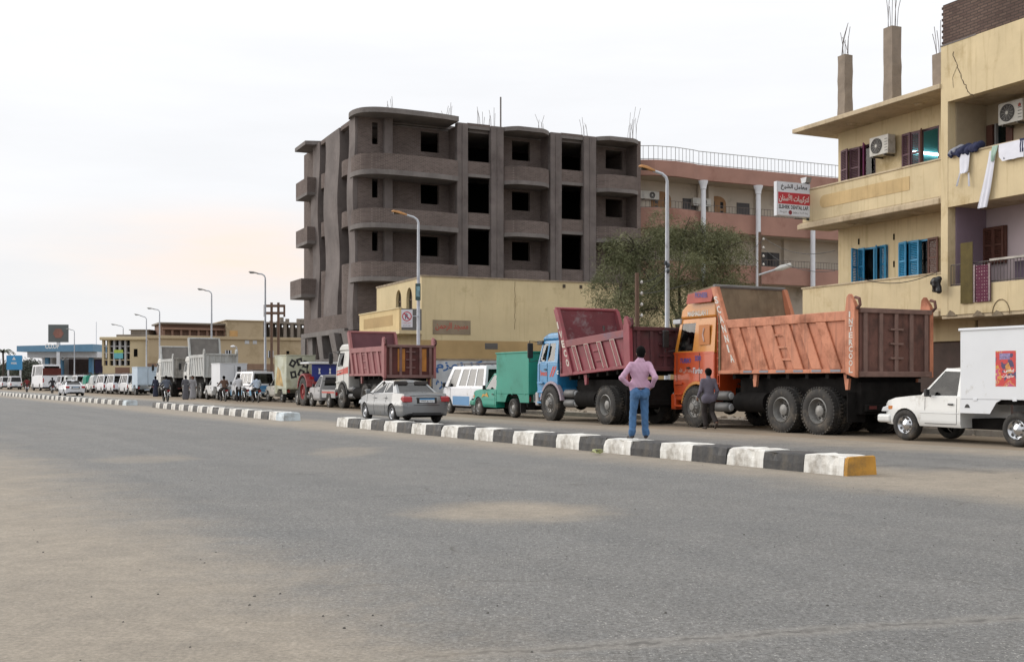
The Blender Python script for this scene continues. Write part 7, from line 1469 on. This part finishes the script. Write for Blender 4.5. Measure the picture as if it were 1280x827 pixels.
# ------------------------------------------------------------------ people
skin = M('brown skin', (.17,.085,.055,1), .6, var=.1, vs=8); hair = M('black hair', (.006,.0055,.0055,1), .95, var=.3, vs=30, spec=.1, bump=.6, bs=60)
def V3(*a): return np.array(a, float)
def hand(pr, w, d, n, s, curl=.5, sc_=1.0):
    """five fingers: wrist w, direction d, palm normal n, s=+1 puts the thumb on the cross side"""
    d = d/np.linalg.norm(d); n = n - d*(n@d); n /= np.linalg.norm(n); x = np.cross(d, n)*s; kn = w + d*.085*sc_
    pr.append((w, kn, .030*sc_, .034*sc_, 0, (n, 1.7)))
    for i, (o, l) in enumerate(((-.030,.066),(-.010,.074),(.011,.070),(.030,.055))):
        b = kn + x*o*sc_; m1 = b + (d*math.cos(curl)+n*math.sin(curl))*l*.5*sc_; e = m1 + (d*math.cos(curl*2.2)+n*math.sin(curl*2.2))*l*.5*sc_
        pr.append((b, m1, .0115*sc_, .0105*sc_, 0, None, .006)); pr.append((m1, e, .0105*sc_, .009*sc_, 0, None, .006))
    b = w + d*.03*sc_ - x*.030*sc_; m1 = b + (d*.6-x*.7+n*.3)*.04*sc_; pr.append((b, m1, .0145*sc_, .012*sc_, 0, None, .01)); pr.append((m1, m1+(d*.85-x*.15+n*.4)*.034*sc_, .012*sc_, .010*sc_, 0, None, .006))
def head(pr, c, f):
    """c: centre of the skull, f: facing"""
    f = f/np.linalg.norm(f); u = V3(0,0,1); r = np.cross(f, u)
    P = lambda a, b, e: c + r*a + f*b + u*e
    pr.append((P(0,-.012,.0), P(0,.018,.02), .088, .088, 0)); pr.append((P(0,.035,-.06), P(0,.045,-.085), .060, .045, 0)); pr.append((P(0,.085,.0), P(0,.108,-.035), .012, .017, 0, None, .012))
    pr.append((P(-.03,.082,-.075), P(.03,.082,-.075), .010, .010, 0, None, .01)); pr.append((P(-.04,.085,.025), P(.04,.085,.025), .014, .014, 0))
    for s in (-1,1): pr.append((P(s*.090,-.005,.015), P(s*.092,.0,-.03), .017, .012, 0, (r, 1.6), .008)); pr.append((P(s*.032,.088,.008), P(s*.034,.089,.008), .011, .011, 4, None, .002))
    pr.append((P(0,-.03,.035), P(0,.02,.05), .093, .090, 4)); pr.append((P(0,-.045,-.03), P(0,-.045,.02), .072, .080, 4)); pr.append((P(0,-.02,-.14), P(0,.0,-.06), .056, .054, 0))
def build_person(name, label, prims, mats, loc, rz, vox=.011, k=.025, wob=.004, par=None):
    me = sdf_mesh(prims, vox, name, mats, k, wob); o = mkobj(name, me, None, loc, rz); tag(o, label, 'person'); return o
def limbs_(pr, a, b, c, r, tg, flare=None):
    pr.append((a, b, r[0], r[1], tg)); pr.append((b, c, r[1], r[2], tg))
def std(J, hats=False):
    """J: joints dictionary -> primitives of a clothed standing figure"""
    pr = []; g = lambda k: V3(*J[k]); pv, ch, nk = g('pelvis'), g('chest'), g('neck'); side = J.get('side', V3(1,0,0)); fw = np.cross(V3(0,0,1), side); sq = (fw, 1.45)
    pr += [(pv+V3(0,0,.02), ch, .150, .162, 1, sq, .05), (ch-side*.09, ch+side*.09, .125, .125, 1, sq, .06), (ch-side*.135+V3(0,0,.10), ch+side*.135+V3(0,0,.10), .072, .072, 1, None, .05), (pv-side*.07-V3(0,0,.06), pv+side*.07-V3(0,0,.06), .118, .118, J.get('hem', 2), (fw, 1.2), .04)]
    pr += [(ch+V3(0,0,.13), nk+V3(0,0,.015), .075, .060, 1, None, .03), (nk-V3(0,0,.02), g('head')-V3(0,0,.08), .054, .052, 0, None, .01)]
    head(pr, g('head'), V3(*J.get('face', (0,1,0))))
    for s, q in ((-1,'l'),(1,'r')):
        sh, e, w = g(q+'sh'), g(q+'el'), g(q+'wr'); pr += [(sh, e, .064, .054, 1, None, .03), (e, e+(w-e)*.82, .053, .043, 1, None, .02), (e+(w-e)*.75, w, .034, .028, 0, None, .004)]
        hd = V3(*J[q+'hd']) if q+'hd' in J else (w-e); hand(pr, w, hd, V3(*J.get(q+'hn', (-s,0,0))), s, J.get('curl', .45))
        hp, kn, an, to = g(q+'hip'), g(q+'kn'), g(q+'an'), g(q+'toe'); f2 = (kn-hp)/np.linalg.norm(kn-hp)
        pr += [(hp, kn, .100, .074, 2, None, .03), (kn, an+(kn-an)*.12, .074, .068, 2, None, .02), (an+(kn-an)*.2, an, .04, .038, 0, None, .002)]
        pr += [(an+V3(0,0,-.035)-.04*(to-an), to, .042, .034, 3, (V3(0,0,1), 1.25), .004)]
    return pr
def stripes(key, c1, c2):
    m = M(key, c1, .85, var=.08, vs=2, bump=.9, bs=9); t = m.node_tree; N = t.nodes; lk = t.links.new; p = N['Principled BSDF']; co = N.new('ShaderNodeTexCoord'); wv_ = N.new('ShaderNodeTexWave'); wv_.inputs['Scale'].default_value = 14; wv_.inputs['Distortion'].default_value = 1.2; lk(co.outputs['Object'], wv_.inputs['Vector'])
    mx = N.new('ShaderNodeMixRGB'); mx.inputs[1].default_value = c1; mx.inputs[2].default_value = c2; r = N.new('ShaderNodeMapRange'); r.inputs[1].default_value = .55; r.inputs[2].default_value = .8; r.inputs[4].default_value = .6; lk(wv_.outputs['Fac'], r.inputs[0]); lk(r.outputs[0], mx.inputs[0]); lk(mx.outputs[0], p.inputs['Base Color']); return m
pinkm = stripes('pink shirt', (.54,.34,.45,1), (.42,.24,.38,1)); jean = M('blue jeans', (.055,.135,.275,1), .9, var=.3, vs=5, bump=.6, bs=11, dirt=('#5c7fa8', .3, 4)); sand = M('dark sandals', (.03,.022,.02,1), .7)
J = dict(pelvis=(0,0,.96), chest=(.0,-.01,1.30), neck=(0,.0,1.48), head=(.03,.03,1.635), face=(.25,1,-.02), lsh=(-.185,-.01,1.41), lel=(-.40,-.08,1.16), lwr=(-.235,.0,1.03), lhd=(.6,.5,-.55), lhn=(.7,-.2,.3), rsh=(.185,-.02,1.41), rel=(.255,-.25,1.17), rwr=(.235,-.04,.99), rhd=(-.35,.7,-.45), rhn=(-.8,.0,.3),
         lhip=(-.095,0,.90), lkn=(-.135,.02,.50), lan=(-.165,-.02,.085), ltoe=(-.20,.16,.04), rhip=(.095,0,.90), rkn=(.105,.02,.50), ran=(.12,-.02,.085), rtoe=(.17,.155,.04), curl=.6)
pm_ = std(J)
pm_ += [(V3(-.10,-.075,.88), V3(-.08,-.085,.84), .085, .08, 2, None, .04), (V3(.10,-.075,.88), V3(.08,-.085,.84), .085, .08, 2, None, .04), (V3(-.10,-.0,1.02), V3(.10,-.0,1.02), .128, .128, 1, (V3(0,1,0), 1.3), .03), (V3(-.05,-.02,1.47), V3(.05,-.02,1.47), .055, .055, 1, None, .02), (V3(-.165,-.02,.16), V3(-.17,-.01,.12), .072, .074, 2, None, .01), (V3(.12,-.02,.16), V3(.125,-.01,.12), .072, .074, 2, None, .01)]
k0 = gp(783, 568); px_, py_2 = k0[0]+.27, k0[1]+.16
pman = build_person('person', 'person in pink striped shirt and blue jeans standing hands on hips on the kerb', pm_, [skin, pinkm, jean, sand, hair], (px_, py_2, KH), R(8), .0105, wob=.006); pman.scale = (.93, .95, 1)
MB().tube([(.155*math.cos(t), .115*math.sin(t), .965) for t in np.linspace(0,2*math.pi,25)], .014, 6).build('belt', M('brown belt', (.04,.02,.015,1), .5), pman)
gsh = M('grey mauve shirt', (.12,.11,.145,1), .9, var=.15, vs=4, bump=.8, bs=10); dtr = M('dark brown trousers', (.022,.017,.016,1), .9, var=.25, vs=4)
J = dict(pelvis=(0,0,.95), chest=(.0,.03,1.28), neck=(0,.05,1.46), head=(.02,.085,1.615), face=(.1,1,-.1), lsh=(-.175,.03,1.39), lel=(-.235,.04,1.10), lwr=(-.25,.20,.92), rsh=(.175,.03,1.39), rel=(.23,-.06,1.10), rwr=(.22,.03,.86), lhip=(-.09,0,.90), lkn=(-.09,.12,.50), lan=(-.08,.02,.085), ltoe=(-.09,.20,.04), rhip=(.09,0,.90), rkn=(.10,.02,.48), ran=(.11,-.30,.20), rtoe=(.11,-.20,.05), hem=1)
w0 = gp(886, 536.5); wm_ = std(J) + [(V3(-.08,0,.88), V3(.08,0,.88), .142, .142, 1, (V3(0,1,0), 1.2), .03)]
build_person('person', 'person in grey shirt and dark trousers walking past the orange truck', wm_, [skin, gsh, dtr, M('worn shoes', (.05,.038,.03,1), .7), hair], (w0[0], w0[1], 0), R(12), .0105)
# seated figures
def seated(J2, mats, **k): return std(J2)
Jd = dict(pelvis=(0,0,.10), chest=(0,.06,.44), neck=(0,.08,.62), head=(0,.11,.775), face=(0,1,-.05), lsh=(-.18,.06,.55), lel=(-.24,.20,.32), lwr=(-.15,.42,.40), rsh=(.18,.06,.55), rel=(.24,.20,.32), rwr=(.15,.42,.40), lhip=(-.09,.02,.06), lkn=(-.12,.42,.10), lan=(-.12,.46,-.28), ltoe=(-.12,.60,-.32), rhip=(.09,.02,.06), rkn=(.12,.42,.10), ran=(.12,.46,-.28), rtoe=(.12,.60,-.32), curl=1.0)
def in_truck(o, v): return Matrix.Translation(o.location) @ Matrix.Rotation(o.rotation_euler.z, 4, 'Z') @ Vector(v)
build_person('person', 'driver in pale grey shirt sitting at the wheel of the orange truck', std(Jd), [skin, M('pale grey shirt', (.26,.25,.27,1), .9, var=.15, vs=5), dtr, sand, hair], in_truck(oT, (-.62,6.75,2.28)), R(27), .014)
sw = MB(); sw.tube([(.24*math.cos(t),0,.24*math.sin(t)) for t in np.linspace(0,2*math.pi,17)], .018, 6); sw.xf(Matrix.Translation((-.62,7.22,2.66)) @ Matrix.Rotation(R(-50),4,'X')); sw.build('steering_wheel', trim, oT)
def motorbike(label, col, loc, rz):
    o = thing('motorbike', label, 'motorbike', loc, rz, 'motorbikes riding beside the queue'); pm2 = M('bike '+col, col, .4, var=.2)
    for y in (.0, 1.25):
        wm = mkobj('wheel', MB().tube([(0,.26*math.cos(t),.26*math.sin(t)) for t in np.linspace(0,2*math.pi,21)], .05, 8).mesh('wheel', rub, 50), o, (0,y,.31)); MB().lathe([(-.03,0),(-.03,.07),(.03,.07),(.03,0)], 12, 'x').build('hub', rimg, wm)
        s_ = MB(); [s_.tube([(0,0,0),(0,.25*math.cos(t),.25*math.sin(t))], .006, 4) for t in np.linspace(0,2*math.pi,13)[:-1]]; s_.build('spokes', chrome, wm)
    MB().tube([(0,0,.31),(0,.42,.38),(0,.8,.42),(0,1.0,.85)], .035, 7).build('frame', und, o); MB().box(-.13,.13,.32,.72,.28,.58).build('engine', und, o, bevel=.04); MB().ball((0,.78,.78), (.14,.26,.13), 12, 7).build('fuel_tank', pm2, o, smooth=60); MB().prism([(-.25,.70),(.55,.72),(.55,.80),(-.3,.82)], -.12, .12, 'x').build('seat', seatm, o, bevel=.03)
    for s in (-1,1): MB().tube([(s*.08,1.25,.31),(s*.08,1.02,.95)], .022, 6).build('fork', chrome, o); MB().tube([(s*.15,-.05,.31),(s*.15,.2,.68)], .02, 6).build('shock_absorber', chrome, o); MB().tube([(s*.3,.98,1.18),(s*.3,1.0,1.08)], .005, 4).build('mirror_stalk', chrome, o); MB().ball((s*.3,.98,1.2), (.06,.015,.04), 8, 5).build('mirror', trim, o)
    MB().tube([(-.36,.86,1.02),(-.2,.98,1.02),(.2,.98,1.02),(.36,.86,1.02)], .016, 6).build('handlebar', trim, o); MB().ball((0,1.12,.9), (.09,.08,.09), 10, 6).build('head_lamp', clrl, o); MB().box(-.08,.08,-.36,-.3,.68,.76).build('tail_lamp', redl, o); MB().box(-.07,.07,-.42,-.1,.50,.52).build('rear_mudguard', und, o); MB().tube([(.14,.5,.3),(.16,-.2,.36)], .04, 7).build('exhaust', chrome, o); MB().box(-.09,.09,-.38,-.36,.44,.58).build('number_plate', M('plate white', 0), o)
    return o
Jr = dict(pelvis=(0,0,.10), chest=(0,.08,.44), neck=(0,.12,.61), head=(0,.17,.765), face=(0,1,0), lsh=(-.18,.09,.55), lel=(-.30,.26,.34), lwr=(-.33,.48,.24), rsh=(.18,.09,.55), rel=(.30,.26,.34), rwr=(.33,.48,.24), lhip=(-.09,.02,.06), lkn=(-.22,.40,-.06), lan=(-.18,.22,-.44), ltoe=(-.2,.38,-.48), rhip=(.09,.02,.06), rkn=(.22,.40,-.06), ran=(.18,.22,-.44), rtoe=(.2,.38,-.48), curl=1.1)
rider = std(Jr)
def ride(px, py, lb, lp, shirt, col, rz=28):
    x, y = gp(px, py); motorbike(lb, col, (x, y, 0), R(rz)); a = R(rz); d = .30
    build_person('person', lp, rider, [skin, shirt, dtr, sand, hair], (x-math.sin(a)*d, y+math.cos(a)*d, .80), a, .022)
ride(323, 503, 'dark motorbike under the rider in pale blue shirt', 'rider in pale blue shirt on a motorbike beside the blue white minibus', M('pale blue shirt', (.42,.50,.62,1), .9, var=.1), '#101012')
ride(209.5, 502, 'dark motorbike under the rider in slate shirt', 'rider in slate grey shirt on a motorbike passing the farther dump truck', M('slate shirt', (.10,.115,.15,1), .9, var=.1), '#17171a')
ride(66, 491.5, 'dark far motorbike beside the coach', 'rider in dark clothes on a motorbike beside the coach', M('near black shirt', (.02,.02,.022,1), .9), '#121212')
ride(34, 490, 'red far motorbike left of the coach', 'rider in dark red shirt on a motorbike left of the coach', M('dark red shirt', (.16,.02,.02,1), .9), '#7a1010')
x, y = gp(307, 502)
Js = dict(J, lel=(-.23,.12,1.12), lwr=(-.20,.36,1.08), rel=(.23,.12,1.12), rwr=(.20,.36,1.08), lan=(-.1,.0,.085), rkn=(.1,.05,.5), ran=(.1,-.06,.085), rtoe=(.11,.1,.04))
build_person('person', 'person in white shirt and dark trousers leaning at the blue white minibus', std(Js), [skin, M('white shirt', (.55,.56,.60,1), .9, var=.1), dtr, sand, hair], (x-.45, y, 0), R(20), .022)
motorbike('black motorbike parked by the person in the white shirt', '#0c0c0e', (x+.15, y-.3, 0), R(24))
def robed(px, py, label, m, rz):
    pr = []; Jb = dict(J, ran=(.1,-.02,.085), rtoe=(.11,.14,.04), rkn=(.1,.02,.5), lan=(-.1,.0,.085)); pr = [p for p in std(Jb) if p[4] != 2] + [(V3(0,0,1.0), V3(0,0,.14), .16, .24, 1, (V3(0,1,0), 1.25), .04), (V3(-.12,0,.12), V3(.12,.02,.12), .10, .10, 1, None, .04)]
    x, y = gp(px, py); return build_person('person', label, pr, [skin, m, m, sand, hair], (x, y, 0), R(rz), .022)
robed(232, 499, 'person in long grey robe walking beside the nearer white dump truck', M('grey robe', (.10,.10,.115,1), .9, var=.15), 25)
robed(241, 498.5, 'person in pale robe standing close to the grey robed one', M('pale robe', (.30,.30,.32,1), .9, var=.15), 200)
ride(282, 501.5, 'dark motorbike beside the white box pickup', 'rider in brown shirt on a motorbike beside the white box pickup', M('brown shirt', (.12,.07,.05,1), .9, var=.1), '#141416')
ride(84, 492.3, 'grey far motorbike just left of the far white saloon', 'rider in grey shirt on a motorbike left of the far white saloon', M('mid grey shirt', (.16,.16,.17,1), .9), '#2a2a2c')
robed(194.5, 495.5, 'person in dark robe standing by the pale blue box pickup', M('navy robe', (.035,.04,.07,1), .9, var=.15), 40)
